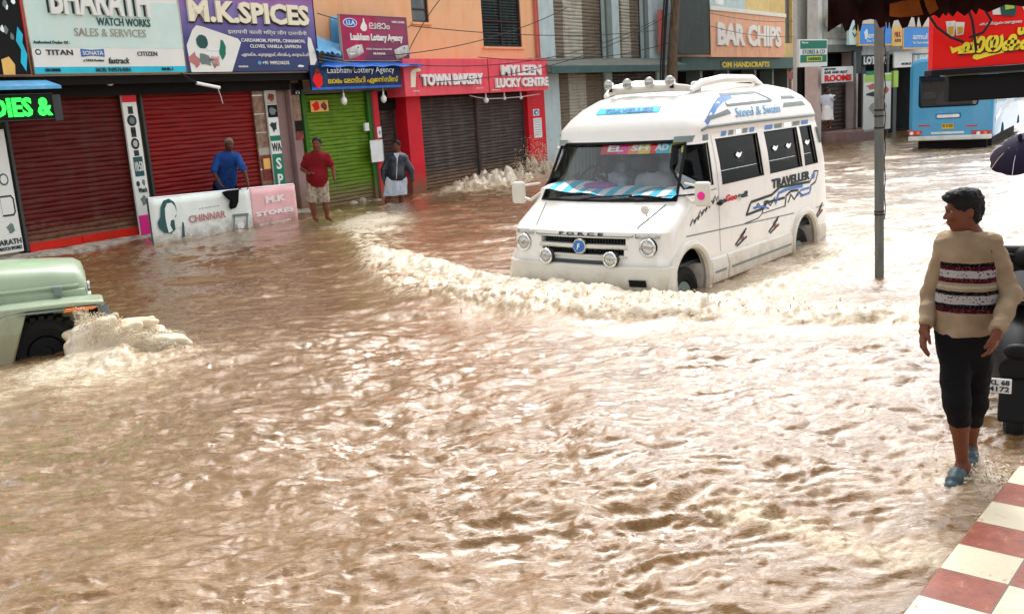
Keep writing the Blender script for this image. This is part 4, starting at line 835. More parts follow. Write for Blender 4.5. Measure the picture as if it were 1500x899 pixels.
for s in (-1, 1):
    for k, p in enumerate(WN):
        g = MB(); z0 = p[0][1]; z1 = p[2][1]
        vs = [SP(x, z, -.03, s) for x, z in p]; g.add(vs, [tuple(range(len(vs)))]); o = build('side_window', g, 'glassd', V, smooth=0)
        r = MB(); r.tube([SP(x, z, -.012, s) for x, z in p], .014, 6, True); build('rubber_seal', r, 'rubber', o)
        if k: 
            q = MB()
            for j in range(3): q.tube([SP(p[0][0] + .05, z0 + .05 + .05 * j, -.045, s), SP(p[1][0] - .05, z0 + .05 + .05 * j, -.045, s)], .008, 6)
            build('guard_bar', q, 'silver', o)
            xc = (p[0][0] + p[1][0]) / 2
            for dx in ((-.22, .2) if k == 2 else (0,)): d = MB(); d.add([SP(xc + dx + a, 1.43 + b, -.026, s) for a, b in ((-.09, .0), (-.03, .035), (.03, .015), (.1, .03), (.04, -.02), (-.02, -.035))], [(0, 1, 2, 3, 4, 5)][::1]); build('window_sticker', d, 'silver', o, smooth=0)
# windscreen: curved pane, seal, sun strip
g = MB(); yb = lambda c: .925 + (.855 - .925) * c
g.grid(lambda a, c: FPt(yb(c) * (2 * a - 1), 1.035 + .63 * c, -.03), 16, 8, flip=True); ws = build('windscreen', g, 'glassw', V)
e = [FPt(.925 * (2 * i / 12 - 1), 1.035, -.0) for i in range(13)] + [FPt(.92 + (.86 - .92) * i / 6, 1.04 + .62 * i / 6, .0) for i in range(1, 7)] + [FPt(.855 * (1 - 2 * i / 12), 1.667, .0) for i in range(1, 13)] + [FPt(-(.86 + .06 * i / 6), 1.66 - .62 * i / 6, .0) for i in range(1, 6)]
build('rubber_seal', MB().tube(e, .018, 6, True), 'rubber', ws)
cols = [('redp', .22, -.02), ('pinkp', -.02, -.16), ('orangel', -.16, -.3), ('yellow', -.3, -.44), ('signred', -.44, -.52), ('cyan', -.52, -.68), ('signyel', -.68, -.83)]
for c, a, b in cols: m = MB(); fgrid(m, b, a, 1.54, 1.66, -.05, 4, 3); build('sun_strip', m, c, ws)
m = MB()
for t, y0, y1 in (('EL', .12, -.1), ('SH', -.2, -.42), ('AD', -.5, -.66)):
    v, f = text_mesh(t, .04); m.add([FPt(y0 + (y1 - y0) * a, 1.57 + .07 * b, -.046 + .004 * c) for a, b, c in v], f)
build('strip_lettering', m, 'brightw', ws, smooth=0)
m = MB()
for yy, l in ((.35, .75), (-.45, .7)): m.tube([FPt(yy, 1.04, .02), FPt(yy - .3, 1.06 + .02, .035), FPt(yy - l, 1.1, .03)], .01, 6)
build('wiper', m, 'rubber', ws)
# front: hood line, grille, lamps, bumper
m = MB(); m.box(.02, .06, -.6, .6, .47, .69); build('grille_backing', m, 'black', V)
gr = MB(); fgrid(gr, -.6, .6, .557, .598, .012, 12, 2); fgrid(gr, -.62, .62, .676, .69, .012, 12, 1); fgrid(gr, -.6, .6, .465, .484, .014, 12, 1); G = build('grille', gr, 'vantrim', V)
G.modifiers.new('t', 'SOLIDIFY').thickness = .02
m = MB()
for i in range(30): y = -.55 + 1.1 * i / 29; m.box(-.14 + .1 * (y / 1.09) ** 2, -.12 + .1 * (y / 1.09) ** 2, y - .004, y + .004, .485, .675)
build('grille_slat', m, 'darkgrey', G)
m = MB(); v, f = text_mesh('F O R C E', .03); m.add([FPt(.3 - .6 * a, .70 + .032 * b, .004 + c * .006) for a, b, c in v], f); build('lettering', m, 'ink', V, smooth=0)
c = FPt(0, .578, .03); em = build('emblem', MB().cyl((c[0] + .05, 0, c[2]), c, .088, n=28), 'silver', V, .004); build('emblem_disc', MB().cyl((c[0], 0, c[2]), (c[0] - .012, 0, c[2]), .068, n=28), 'blue', em)
m = MB(); text_on(m, 'F', (c[0] - .013, .022, c[2] - .035), (0, -1, 0), (0, 0, 1), (-1, 0, 0), .045, .07, .005, .03, .3); build('emblem_letter', m, 'brightw', em, smooth=0)
for s in (-1, 1):
    c = FPt(s * .85, .585, .0); h = build('headlight', MB().cyl((c[0] + .1, c[1], c[2]), (c[0] - .03, c[1], c[2]), .1, .098, n=26), 'black', V, .004)
    build('chrome_ring', MB().ring((c[0] - .03, c[1], c[2]), .09, .013, 'x'), 'silver', h); lb = MB(); lb.ball((c[0] - .02, c[1], c[2]), (.035, .082, .082), 20, 10); build('lens', lb, 'lens', h)
    c = FPt(s * .44, .455, .07); h = build('fog_light', MB().cyl((c[0] + .09, c[1], c[2]), (c[0] - .02, c[1], c[2]), .07, .082, n=24), 'darkgrey', V, .004)
    build('chrome_ring', MB().ring((c[0] - .02, c[1], c[2]), .08, .012, 'x'), 'silver', h); lb = MB(); lb.ball((c[0] - .01, c[1], c[2]), (.03, .072, .072), 20, 10); build('lens', lb, 'lens', h)
    build('lamp_bracket', MB().cyl((c[0] + .05, c[1], c[2] - .07), (c[0] + .06, c[1], c[2] - .16), .018), 'black', h)
    c0 = FPt(s * .95, .70, .01); m = MB(); fgrid(m, s * .70, s * .98, .685, .73, .012, 5, 2) if s < 0 else fgrid(m, .70, .98, .685, .73, .012, 5, 2); t = build('turn_signal', m, 'lens', V); t.modifiers.new('t', 'SOLIDIFY').thickness = .015
def wrap(z0, z1, off, ymaxx=.55):   # strip following the nose and its corners
    m = MB(); h0 = [p for p in vhalf(z0, -off) if p[0] < ymaxx]; n = len(h0)
    vs = []
    for z in (z0, z0 + .02, (z0 + z1) / 2, z1 - .02, z1):
        o = off * (.75 if z in (z0, z1) else 1); h = vhalf(z, -o)[:n]; L_ = h[::-1] + [(x, -y) for x, y in h[1:]]; vs += [(x, y, z) for x, y in L_]
    k = 2 * n - 1; fs = [(j * k + i, j * k + i + 1, (j + 1) * k + i + 1, (j + 1) * k + i) for j in range(4) for i in range(k - 1)]
    return m.add(vs, fs)
b = build('front_bumper', wrap(.06, .385, .05, .02), 'vantrim', V); sd_ = b.modifiers.new('t', 'SOLIDIFY'); sd_.thickness = .03; sd_.offset = -1
m = MB(); fgrid(m, -.45, .45, .12, .155, .075, 10, 1); build('bumper_sticker', m, 'cyan', b)
m = MB(); fgrid(m, -.86, -.66, .16, .24, .072, 5, 2); build('bumper_slot', m, 'dark', b)
m = MB(); fgrid(m, -.5, .5, .385, .43, .03, 10, 2); build('lower_grille', m, 'darkgrey', V)
m = MB()                                              # hood seams
for s in (-1, 1): m.tube([FPt(s * .66, .70, .004), FPt(s * .70, .8, .004), FPt(s * .83, 1.0, .006)], .006, 6)
m.tube([FPt(.66 * (1 - 2 * i / 10), .695, .004) for i in range(11)], .006, 6); build('hood_seam', m, 'greyvin', V)
fm = MB().ball((.02, -.72, .97), (.02, .055, .05)).cyl((.06, -.72, .9), (.03, -.72, .95), .012); build('fender_mirror', fm, 'vantrim', V)
# side: gutter, belt line, flares, skirts, handle, mirrors
for s in (-1, 1):
    m = MB(); m.tube([(lambda q: (q[0], s * q[1], z_))(vhalf(1.79)[13]) for z_ in (1.77,)] + [SP(x, 1.79 + .01 * math.sin(x), .008, s) for x in np.linspace(.95, 4.12, 14)], .018, 6); build('roof_gutter', m, 'greyvin', V)
    m = MB(); sline(m, [(.25, .655), (1.1, .62), (2.9, .55), (3.2, .54)], .014, .004, s); sline(m, [(3.95, .52), (4.25, .52)], .014, .004, s); sline(m, [(1.06, 1.7), (1.05, .62), (1.06, .36)], .008, .003, s); sline(m, [(.4, 1.1), (1.0, 1.1)], .01, .003, s); build('panel_seam', m, 'greyvin', V)
    for (x, z, r), nm in ((ARF, 'f'), (ARR, 'r')):
        pts = [(x + (r + .03) * math.cos(t), s * 1.085, z + (r + .03) * math.sin(t)) for t in np.linspace(math.radians(-35), math.radians(215), 22)]
        build('wheel_flare', MB().tube(pts, .052, 8), 'vantrim', V)
        w_ = build('wheel', MB().ring((x, s * .93, z - .17), .26, .1, 'y', 30), 'rubber', V); hb = MB().cyl((x, s * .9, z - .17), (x, s * 1.0, z - .17), .19, .17, n=24).cyl((x, s * 1.0, z - .17), (x, s * 1.04, z - .17), .07, .05, n=16)
        build('rim', hb, 'greyvin', w_, .005)
        build('wheel_arch_liner', MB().cyl((x, s * .58, z), (x, s * .62, z), r + .02, n=28), 'dark', V)
    for a, b_ in ((.80, 1.2), (1.22, 3.08)):
        sk = build('side_skirt', MB().prism([(s * 1.07, .0), (s * 1.12, .03), (s * 1.13, .2), (s * 1.11, .3), (s * 1.07, .33)], a, b_, 'x'), 'vantrim', V, .008)
        build('skirt_groove', MB().box(a + .06, b_ - .06, s * 1.128 - .004, s * 1.128 + .004, .14, .165), 'greyvin', sk)
    build('side_skirt', MB().prism([(s * 1.06, .0), (s * 1.11, .03), (s * 1.115, .2), (s * 1.1, .27), (s * 1.06, .3)], 4.02, 4.3, 'x'), 'vantrim', V, .008)
    build('reflector_strip', MB().box(1.5, 2.7, s * 1.075, s * 1.115, -.055, -.004).box(4.03, 4.3, s * 1.07, s * 1.11, -.03, .0 - .004), 'orangel', V)
    h = build('door_handle', MB().tube([(1.0, s * 1.09, .93), (1.03, s * 1.125, .935), (1.15, s * 1.125, .945), (1.18, s * 1.09, .95)], .016, 8).ball((1.09, s * 1.09, .93), (.07, .012, .035)), 'black', V)
    mr = MB().box(.28, .36, s * 1.18, s * 1.36, .98, 1.25); q = build('wing_mirror', mr, 'vantrim', V, .03); build('mirror_arm', MB().tube([(.42, s * 1.0, 1.1), (.36, s * 1.12, 1.02), (.34, s * 1.2, 1.04)], .02).tube([(.42, s * 1.0, 1.22), (.34, s * 1.2, 1.2)], .014), 'vantrim', q)
    if s < 0: build('mirror_sticker', MB().cyl((.279, s * 1.27, 1.1), (.272, s * 1.27, 1.1), .045, n=20), 'pinkp', q)
    # stripes over the windows, roof graphics
    for x0, x1, mm in ((1.3, 2.25, 'b'), (2.5, 3.95, 'b')):
        n = 5
        for k in range(n): a = x0 + (x1 - x0) * k / n; b_ = x0 + (x1 - x0) * (k + 1) / n - .02; d = MB(); sgrid(d, [(a, 1.675), (b_ - .04, 1.675), (b_, 1.73), (a + .04, 1.73)], 3, 2, .004, s); build('window_stripe', d, ['blue', 'greyvin', 'silver', 'greyvin', 'blue'][k], V)
    d = MB(); sgrid(d, [(.62, 1.655), (.98, 1.655), (1.0, 1.72), (.68, 1.72)], 3, 2, .006, s); build('window_visor', d, 'greyvin', V)
    d = MB(); sline(d, [(.98, 1.84), (1.14, 1.93), (1.35, 2.02), (1.6, 2.09), (1.95, 2.13)], .06, .006, s); build('roof_stripe', d, 'blue', V)
    d = MB(); sgrid(d, [(.95, 1.86), (1.65, 1.92), (1.62, 1.98), (1.1, 1.91)], 8, 2, .006, s); build('roof_stripe', d, 'greyvin', V); d = MB(); sgrid(d, [(3.15, 1.93), (3.9, 1.93), (3.85, 1.985), (3.25, 1.985)], 6, 2, .006, s); build('roof_stripe', d, 'greyvin', V); d = MB(); sgrid(d, [(3.25, 2.04), (3.7, 2.03), (3.65, 2.07), (3.3, 2.08)], 6, 2, .006, s); build('roof_stripe', d, 'greyvin', V)
    d = MB(); sline(d, [(1.65, 2.02), (1.72, 2.15), (2.7, 2.15), (2.95, 2.03), (1.65, 2.02)], .03, .008, s); build('roof_stripe', d, 'greyvin', V)
    m = MB(); stext(m, 'Steed & Swain', 1.75, 1.87, 3.05, 1.985, .006, s, .0, .3) if s < 0 else None
    if m.v: build('lettering', m, 'tarp2', V, smooth=0)
    rb = MB().tube([(1.35, s * .6, 2.21), (1.55, s * .62, 2.29), (2.1, s * .62, 2.335), (3.0, s * .6, 2.325), (3.4, s * .56, 2.22)], [.03, .05, .055, .05, .03], 8)
    build('roof_rail', rb, 'van', V)
# side graphics on the visible side and the other
m = MB(); stext(m, 'TRAVELLER', 2.5, .935, 3.74, 1.055, .004, -1, .05); build('lettering', m, 'ink', V, smooth=0)
m = MB(); stext(m, 'Goo', 1.22, .92, 1.52, 1.0, .004, -1, .04); build('lettering', m, 'redp', V, smooth=0); m = MB(); stext(m, 'g', 1.53, .895, 1.61, .975, .004, -1, .04); build('lettering', m, 'greend', V, smooth=0); m = MB(); stext(m, 'el!', 1.62, .92, 1.8, .995, .004, -1, .04); build('lettering', m, 'ink', V, smooth=0)
m = MB()
for pts, w_ in (([(1.75, .70), (1.9, .84), (2.5, .86), (2.75, .93), (3.75, .9)], .034), ([(1.75, .70), (2.25, .72), (2.35, .78), (2.9, .78)], .032), ([(2.0, .74), (2.1, .8), (2.2, .72), (2.35, .8), (2.45, .73), (2.6, .82)], .02), ([(3.0, .70), (3.1, .8), (3.2, .72), (3.35, .8), (3.5, .74)], .024), ([(2.9, .66), (2.95, .8), (3.1, .84), (3.35, .83)], .03), ([(1.7, .6), (2.1, .62), (2.2, .66), (2.9, .67)], .012), ([(3.76, .9), (3.9, 1.03), (4.05, 1.02), (3.95, .88), (3.76, .84)], .022), ([(2.2, .66), (2.28, .8), (2.4, .8)], .02)): sline(m, pts, w_)
build('side_graphic', m, 'ink', V)
m = MB()
for pts, w_ in (([(2.6, .73), (2.72, .86), (3.0, .88), (3.5, .87)], .04), ([(3.3, .76), (3.45, .82), (3.8, .82), (3.72, .75), (3.4, .74)], .03), ([(1.95, .76), (2.2, .75), (2.4, .7)], .026)): sline(m, pts, w_)
sgrid(m, [(3.78, .93), (3.9, .93), (3.94, 1.0), (3.83, 1.0)], 2, 2, .006); build('side_graphic', m, 'blue', V)
m = MB()
for k in range(7): R = random.Random(k); x = .35 + .09 * k; z = .76 + .033 * k; sline(m, [(x, z), (x + .07, z + .05 + R.uniform(-.02, .02)), (x + .1, z + .01), (x + .14, z + .05)], .018)
build('side_graphic', m, 'ink', V)
for x in (1.6, 2.55, 4.08):
    m = MB(); z = .41 + (.02 if x > 2 else 0); sc_ = .75 if x > 4 else 1
    for a, b_ in (((-.16, -.03), (.12, .1)), ((-.12, -.05), (.16, .03)), ((-.02, .05), (.15, .13))): sline(m, [(x + a[0] * sc_, z + a[1]), (x + b_[0] * sc_, z + b_[1])], .026)
    d = build('side_graphic', m, 'ink', V); m = MB(); sgrid(m, [(x, z + .0), (x + .07, z + .02), (x + .08, z + .05), (x, z + .045)], 2, 2, .008); build('side_graphic', m, 'redp', V)
sg_ = MB().tube([SP(4.15, 1.62, .01), SP(4.18, 1.4, .01)], .02); build('rear_side_lamp', sg_, 'greyvin', V)
# roof front: banner, light bar
m = MB(); fgrid(m, -.43, .45, 2.00, 2.07, .012, 14, 3); bn = build('roof_banner', m, 'cyan', V)
m = MB(); v, f = text_mesh('TRAVELLER', .04); m.add([FPt(.32 - .68 * a, 2.012 + .045 * b, .016 + c * .006) for a, b, c in v], f); build('lettering', m, 'blue', bn, smooth=0)
lb = MB(); lb.tube([(1.55, -.62, 2.22), (1.36, -.54, 2.25), (1.28, -.42, 2.265), (1.24, 0, 2.27), (1.28, .42, 2.265), (1.36, .54, 2.25)], [.02, .04, .05, .05, .05, .03], 10); lbo = build('light_bar', lb, 'vantrim', V)
for y in (.45, .18, -.13, -.41):
    h = MB().cyl((1.26, y, 2.345), (1.18, y, 2.345), .04, .064, n=20); ho = build('roof_lamp', h, 'silver', lbo, .004); l_ = MB(); l_.ball((1.185, y, 2.345), (.028, .058, .058), 18, 8); build('lens', l_, 'lens', ho); 
    build('lamp_foot', MB().cyl((1.24, y, 2.26), (1.24, y, 2.32), .03, .018), 'black', ho)
build('roof_vent', MB().box(2.9, 3.3, -.25, .25, 2.25, 2.34), 'vantrim', V, .03)
for y in (-.3, .0): build('horn', MB().ball((3.75, y - .2, 2.10), (.04, .03, .03)), 'black', V)
# cabin
build('cabin_floor', MB().box(.3, 4.3, -.98, .98, .29, .33), 'darkgrey', V)
def st(x, y, w_=.5, z=.45, h=.75): return MB().box(x - .05, x + .42, y - w_ / 2, y + w_ / 2, z, z + .14).box(x + .36, x + .48, y - w_ / 2, y + w_ / 2, z + .1, z + h).box(x + .37, x + .47, y - .13, y + .13, z + h + .02, z + h + .2)
for x, ys in ((.95, (.5, -.15, -.65)), (1.75, (.65, .1, -.65)), (2.5, (.65, .1, -.65)), (3.25, (.65, .1, -.65))):
    for y in ys: build('seat', st(x, y, .48), 'seat', V, .05)
m = MB(); m.prism([(.30, .95), (.34, 1.03), (.62, 1.05), (.75, .98), (.75, .5), (.3, .5)], -.95, .95, 'y'); dsh = build('dashboard', m, 'darkgrey', V, .02)
for k in range(18):
    y0 = .9 - k * .1; m = MB(); m.grid(lambda a, c: (.30 + .42 * c, y0 - .1 * a - .12 * c, 1.085 + .05 * c + .05 * math.sin(c * 3) + .07 * max(0, math.sin((y0 - .1 * a - .1) * 2.2)) + .015 * math.sin(9 * (y0 - .1 * a) + c * 4)), 3, 8)
    build('dashboard_cloth', m, 'cyan' if k % 2 else 'brightw', dsh, smooth=60)
m = MB(); m.ball((.55, .22, 1.17), (.14, .25, .055)); build('folded_cloth', m, 'violet', dsh, smooth=60); m = MB(); m.ball((.42, .15, 1.08), (.1, .22, .03)); build('folded_cloth', m, 'navy', dsh, smooth=60)
R_ = Matrix.Rotation(math.radians(-62), 4, 'Y'); m = MB().ring((0, 0, 0), .2, .016, 'z').cyl((0, 0, 0), (0, 0, -.02), .05).tube([(-.18, 0, 0), (.18, 0, 0)], .012).tube([(0, 0, 0), (0, 0, -.3)], .02)
m.v = [tuple(R_ @ Vector(p) + Vector((.83, .5, 1.2))) for p in m.v]; build('steering_wheel', m, 'black', V)
m = MB(); 
for k in range(14): m.cyl((.95 + .04 * k, .93 - .02 * (k % 2), 1.05), (.95 + .04 * k, .9 - .02 * (k % 2), 1.7), .022, n=8)
build('curtain', m, 'cloth', V, smooth=60)
m = MB().box(.78, .82, -.12, .12, 1.58, 1.66); build('rear_view_mirror', m, 'silver', V, .01)
m = MB().box(1.5, 1.54, -.95, -.2, .35, 1.75); build('partition', m, 'palewhite', V, .01)

# ------------------------------------------------------------------ bus (local x to the right across its rear, y forward)
BA = math.radians(33); BO = on_z(1329, 222, .10); BD = np.array([math.sin(BA), math.cos(BA), 0]); BX = np.array([math.cos(BA), -math.sin(BA), 0])
def bq(px, py): q = on_plane(px, py, BO, BD) - BO; return float(q @ BX), float(q[2])
BW = bq(1456, 180)[0]; BH = 2.62
BUS = empty('bus', 'sky blue bus seen from behind at the far right, part hidden by the red signboard', 'bus', BO, -BA)
def brr(w0, w1, z0, z1, r0, r1, n=6):
    P = []
    for cx, cz, a0, r in ((w1 - r1, z1 - r1, 0, r1), (w0 + r1, z1 - r1, 90, r1), (w0 + r0, z0 + r0, 180, r0), (w1 - r0, z0 + r0, 270, r0)):
        for i in range(n + 1): t = math.radians(a0 + 90 * i / n); P.append((cx + r * math.cos(t), cz + r * math.sin(t)))
    return P
def rloft(secs):
    m = MB(); n = len(secs[0][1]); vs = [(x, y, z) for y, P in secs for x, z in P]; fs = []
    for j in range(len(secs) - 1):
        for i in range(n): fs.append((j * n + i, j * n + (i + 1) % n, (j + 1) * n + (i + 1) % n, (j + 1) * n + i))
    fs.append(tuple(range(n))); fs.append(tuple(range((len(secs) - 1) * n, len(secs) * n))[::-1]); m.add(vs, [f[::-1] for f in fs]); return m
z0 = .34
bodym = rloft([(0, brr(.12, BW - .12, z0 + .1, BH - .1, .1, .25)), (.06, brr(.03, BW - .03, z0 + .02, BH - .02, .1, .3)), (.2, brr(0, BW, z0, BH, .06, .3)), (8.5, brr(0, BW, z0, BH, .06, .3)), (8.8, brr(.05, BW - .05, z0, BH - .1, .06, .3))])
wx0, wz0 = bq(1346, 158); wx1, wz1 = bq(1434, 113); 
cut = [MB().box(wx0, wx1, -1, .12, wz0, wz1 + .12), rloft([(.35, brr(.1, BW - .1, .5, BH - .12, .05, .2)), (8.6, brr(.1, BW - .1, .5, BH - .12, .05, .2))]), MB().box(wx0 + .05, wx1 - .05, 0, .5, wz0 + .05, wz1)]
for k in range(6): cut.append(MB().box(-1, BW + 1, .75 + k * 1.25, 1.85 + k * 1.25, 1.35, 2.15))
for y in (2.2, 7.0): cut.append(MB().cyl((BW - .5, y, .15), (BW + .5, y, .15), .5, n=28)); cut.append(MB().cyl((-.5, y, .15), (.5, y, .15), .5, n=28))
boolean('body', bodym, cut, 'bus', BUS)
rw = build('rear_window', MB().box(wx0 + .02, wx1 - .02, .10, .115, wz0 + .02, wz1 + .1), 'glassb', BUS)
build('window_frame', MB().tube([(x, .02, z) for x, z in [(wx0, wz0 + .06), (wx0 + .05, wz0), (wx1 - .06, wz0), (wx1, wz0 + .06), (wx1, wz1 + .1), (wx0, wz1 + .1)]], .03, 6, True), 'black', rw)
build('seat_row', MB().box(wx0 + .06, wx0 + .42, .16, .22, wz0 + .22, wz0 + .42), 'cloth', BUS, .03); build('seat_row', MB().prism([(wx0 + .42, wz0 + .06), (wx0 + .45, wz0 + .3), (wx0 + .7, wz0 + .5), (wx1 - .1, wz0 + .55), (wx1 - .1, wz0 + .06)], .16, .22, 'y'), 'palepink', BUS, .03)
m = MB(); a = bq(1347, 111); c = bq(1372, 99); text_on(m, 'MUNNAR', (a[0], .05, a[1]), (1, 0, 0), (0, 0, 1), (0, -1, 0), 1.6, .2, .02, .04); build('lettering', m, 'brightw', BUS, smooth=0)
a = bq(1371, 175); c = bq(1408, 165); hb = build('number_panel', MB().prism(brr(a[0] - .02, c[0], a[1], c[1], .05, .05, 4), .055, .0, 'y'), 'bluesign', BUS); build('panel_face', MB().prism(brr(a[0] + .02, c[0] - .04, a[1] + .035, c[1] - .035, .04, .04, 4), -.002, -.006, 'y'), 'silver', hb)
a = bq(1380, 189); c = bq(1397, 181); pb = build('number_plate', MB().box(a[0], c[0], -.02, .03, a[1], c[1]), 'plate', BUS); m = MB(); text_on(m, 'KL 15 4321', (a[0] + .02, -.021, a[1] + .04), (1, 0, 0), (0, 0, 1), (0, -1, 0), c[0] - a[0] - .04, .09, .004, .03); build('lettering', m, 'ink', pb, smooth=0)
for px0, px1 in ((1345, 1362), (1414, 1432)): a = bq(px0, 186); c = bq(px1, 183); build('reflector', MB().box(a[0], c[0], -.005, .05, a[1], c[1]), 'redl', BUS)
for P in ([(1329, 191), (1352, 192), (1347, 199), (1332, 199)], [(1422, 191), (1454, 191), (1448, 198), (1428, 199)]):
    q = [bq(*p) for p in P]; t = build('tail_lamp', MB().prism(q, -.03, .06, 'y'), 'redl', BUS, .008)
    cx = sum(p[0] for p in q) / 4; cz = sum(p[1] for p in q) / 4; build('lens', MB().cyl((cx - .08, -.03, cz), (cx - .08, -.05, cz), .05, n=14), 'brightw', t); build('lens', MB().cyl((cx + .1, -.03, cz), (cx + .1, -.05, cz), .05, n=14), 'orangel', t)
a = bq(1364, 197); c = bq(1412, 192); build('white_strip', MB().box(a[0], c[0], -.01, .05, a[1], c[1]), 'busw', BUS)
a = bq(1331, 207); c = bq(1449, 200); bb = build('rear_bumper', MB().box(a[0], BW - .05, -.1, .1, a[1], a[1] + .13), 'busw', BUS, .03); m = MB(); text_on(m, 'K S R T C', (1.0, -.101, a[1] + .13 + .01), (1, 0, 0), (0, 0, 1), (0, -1, 0), .01, .01); 
build('underbody', MB().box(.25, BW - .2, .25, 8.0, -.3, z0 + .02), 'dark', BUS)
build('mud_flap', MB().box(BW - .95, BW - .1, .6, .63, -.25, z0), 'rubber', BUS)
for x in (.28, BW - .45):
    for y in (2.2, 7.0) if x > 1 else (2.2,):
        w_ = build('wheel', MB().cyl((x - .12, y - 1.2 if False else y, .12), (x + .16, y, .12), .42, n=26), 'rubber', BUS, .03)
for x in (.35, BW - .5): build('wheel', MB().cyl((x - .14, .95, .1), (x + .14, .95, .1), .4, n=26), 'rubber', BUS, .03)
m = MB()
for k in range(5): m.tube([(BW + .006, .3, .75 + k * .03), (BW + .006, 1.6, .95 + k * .04), (BW + .006, 3.5, 1.05 + k * .06), (BW + .006, 6, 1.3 + k * .05)], .014, 5)
build('side_stripe', m, 'brightw', BUS)
a = bq(1449, 155); build('small_emblem', MB().cyl((BW + .001, .35, 1.3), (BW + .012, .35, 1.3), .06, n=14), 'plate', BUS)
for k in range(6): build('side_window', MB().box(BW - .06, BW - .045, .75 + k * 1.25, 1.85 + k * 1.25, 1.35, 2.15), 'glassd', BUS)
for k in range(6): build('side_window', MB().box(.045, .06, .75 + k * 1.25, 1.85 + k * 1.25, 1.35, 2.15), 'glassd', BUS)

# ------------------------------------------------------------------ pale green jeep entering from the left (local x forward, y away from the viewer)
JA = math.radians(66); JO = on_z(0, 528, .05); JO[2] = 0; JX = np.array([math.sin(JA), math.cos(JA), 0])
J = empty('jeep', 'pale sage green jeep cut by the left edge with spray at its wheel', 'jeep', JO, math.pi / 2 - JA)
build('fender', MB().prism([(-.05, .50), (.08, .545), (.72, .535), (1.0, .515), (1.02, .49), (.98, .475), (.3, .49), (.0, .45)], .0, .42, 'y'), 'jeep', J, .02)
build('fender_edge', MB().prism([(.2, .468), (.3, .485), (.98, .47), (1.04, .50), (1.0, .46), (.9, .445), (.3, .465)], -.03, .0 - .002, 'y'), 'greyvin', J, .008)
build('marker_lamp', MB().prism([(.62, .44), (.66, .478), (.96, .468), (.9, .44)], -.035, .2, 'y'), 'orangel', J, .01)
build('fender_flap', MB().prism([(.3, .485), (.14, .49), (-.12, .40), (-.14, .02), (-.02, -.1), (.08, -.1)], .0, .40, 'y'), 'jeep', J, .02)
build('wheel_well', MB().box(-.12, .95, .42, .5, -.3, .5), 'dark', J)
w_ = build('wheel', MB().ring((.42, .2, .03), .27, .12, 'y', 36), 'rubber', J); m = MB().cyl((.42, .10, .03), (.42, .3, .03), .17, .16, n=22).cyl((.42, .07, .03), (.42, .10, .03), .06, .07, n=16); build('rim', m, 'black', w_, .01)
m = MB()
for k in range(28): t = 2 * math.pi * k / 28; m.box(.42 + .37 * math.cos(t) - .025, .42 + .37 * math.cos(t) + .025, .08, .32, .03 + .37 * math.sin(t) - .02, .03 + .37 * math.sin(t) + .02)
build('tyre_tread', m, 'rubber', w_)
hood = MB(); sec = []
for x, zt, y0, y1 in ((-1.3, .93, .36, 1.62), (-.2, .91, .38, 1.6), (.55, .86, .42, 1.56), (.78, .835, .44, 1.54), (.85, .79, .46, 1.52), (.87, .73, .47, 1.51)):
    sec.append([(x, y0, .58), (x, y0, zt - .18), (x, y0 + .02, zt - .10), (x, y0 + .10, zt - .03), (x, y0 + .3, zt), (x, (y0 + y1) / 2, zt + .015), (x, y1 - .3, zt), (x, y1 - .1, zt - .03), (x, y1 - .02, zt - .1), (x, y1, zt - .18), (x, y1, .58)])
n = 11; hood.add([p for s in sec for p in s], [(j * n + i, j * n + i + 1, (j + 1) * n + i + 1, (j + 1) * n + i) for j in range(5) for i in range(n - 1)]); hood.add(sec[-1], [tuple(range(n))]); hd = build('hood', hood, 'jeep', J, smooth=60)
build('hood_lip', MB().tube([(-1.2, .362, .66), (-.2, .372, .66), (.55, .41, .645), (.8, .44, .635)], .02, 8), 'jeep', hd)
for x in (-.05, .6): build('hood_latch', MB().box(x - .04, x + .04, .33, .41, .56, .66), 'greyvin', hd, .01)
build('body_side', MB().box(-1.3, .86, .40, .5, -.1, .6), 'jeep', J, .01); build('body_side', MB().box(-1.3, .86, 1.5, 1.58, -.1, .6), 'jeep', J, .01)
gf = build('grille', MB().box(.80, .88, .5, 1.5, -.05, .66), 'jeep', J, .02); m = MB()
for k in range(7): m.box(.881, .886, .72 + k * .09, .76 + k * .09, .2, .56)
build('grille_slot', m, 'dark', gf)
for y in (.6, 1.4): build('headlight', MB().cyl((.86, y, .45), (.91, y, .45), .09, n=22), 'lens', J)
build('bumper', MB().box(.98, 1.08, .15, 1.85, .0, .16), 'darkgrey', J, .02)
build('fender', MB().prism([(-.05, .50), (.08, .525), (.6, .50), (.7, .48), (.68, .46), (.3, .46)], 1.58, 2.0, 'y'), 'jeep', J, .02)
build('tub', MB().box(-3.3, -1.3, .3, 1.7, .0, .95), 'jeep', J, .03); build('windscreen_frame', MB().box(-1.33, -1.28, .36, .42, .9, 1.45).box(-1.33, -1.28, 1.58, 1.64, .9, 1.45).box(-1.33, -1.28, .42, 1.58, 1.39, 1.45), 'jeep', J, .01)
build('soft_top', MB().box(-3.3, -1.25, .3, 1.7, 1.45, 1.55), 'awn', J, .04); build('rear_wheel', MB().ring((-2.6, .25, .03), .27, .12, 'y', 30), 'rubber', J)
build('roof_post', MB().cyl((-3.2, .38, .95), (-3.2, .38, 1.46), .025).cyl((-3.2, 1.6, .95), (-3.2, 1.6, 1.46), .025), 'jeep', J)

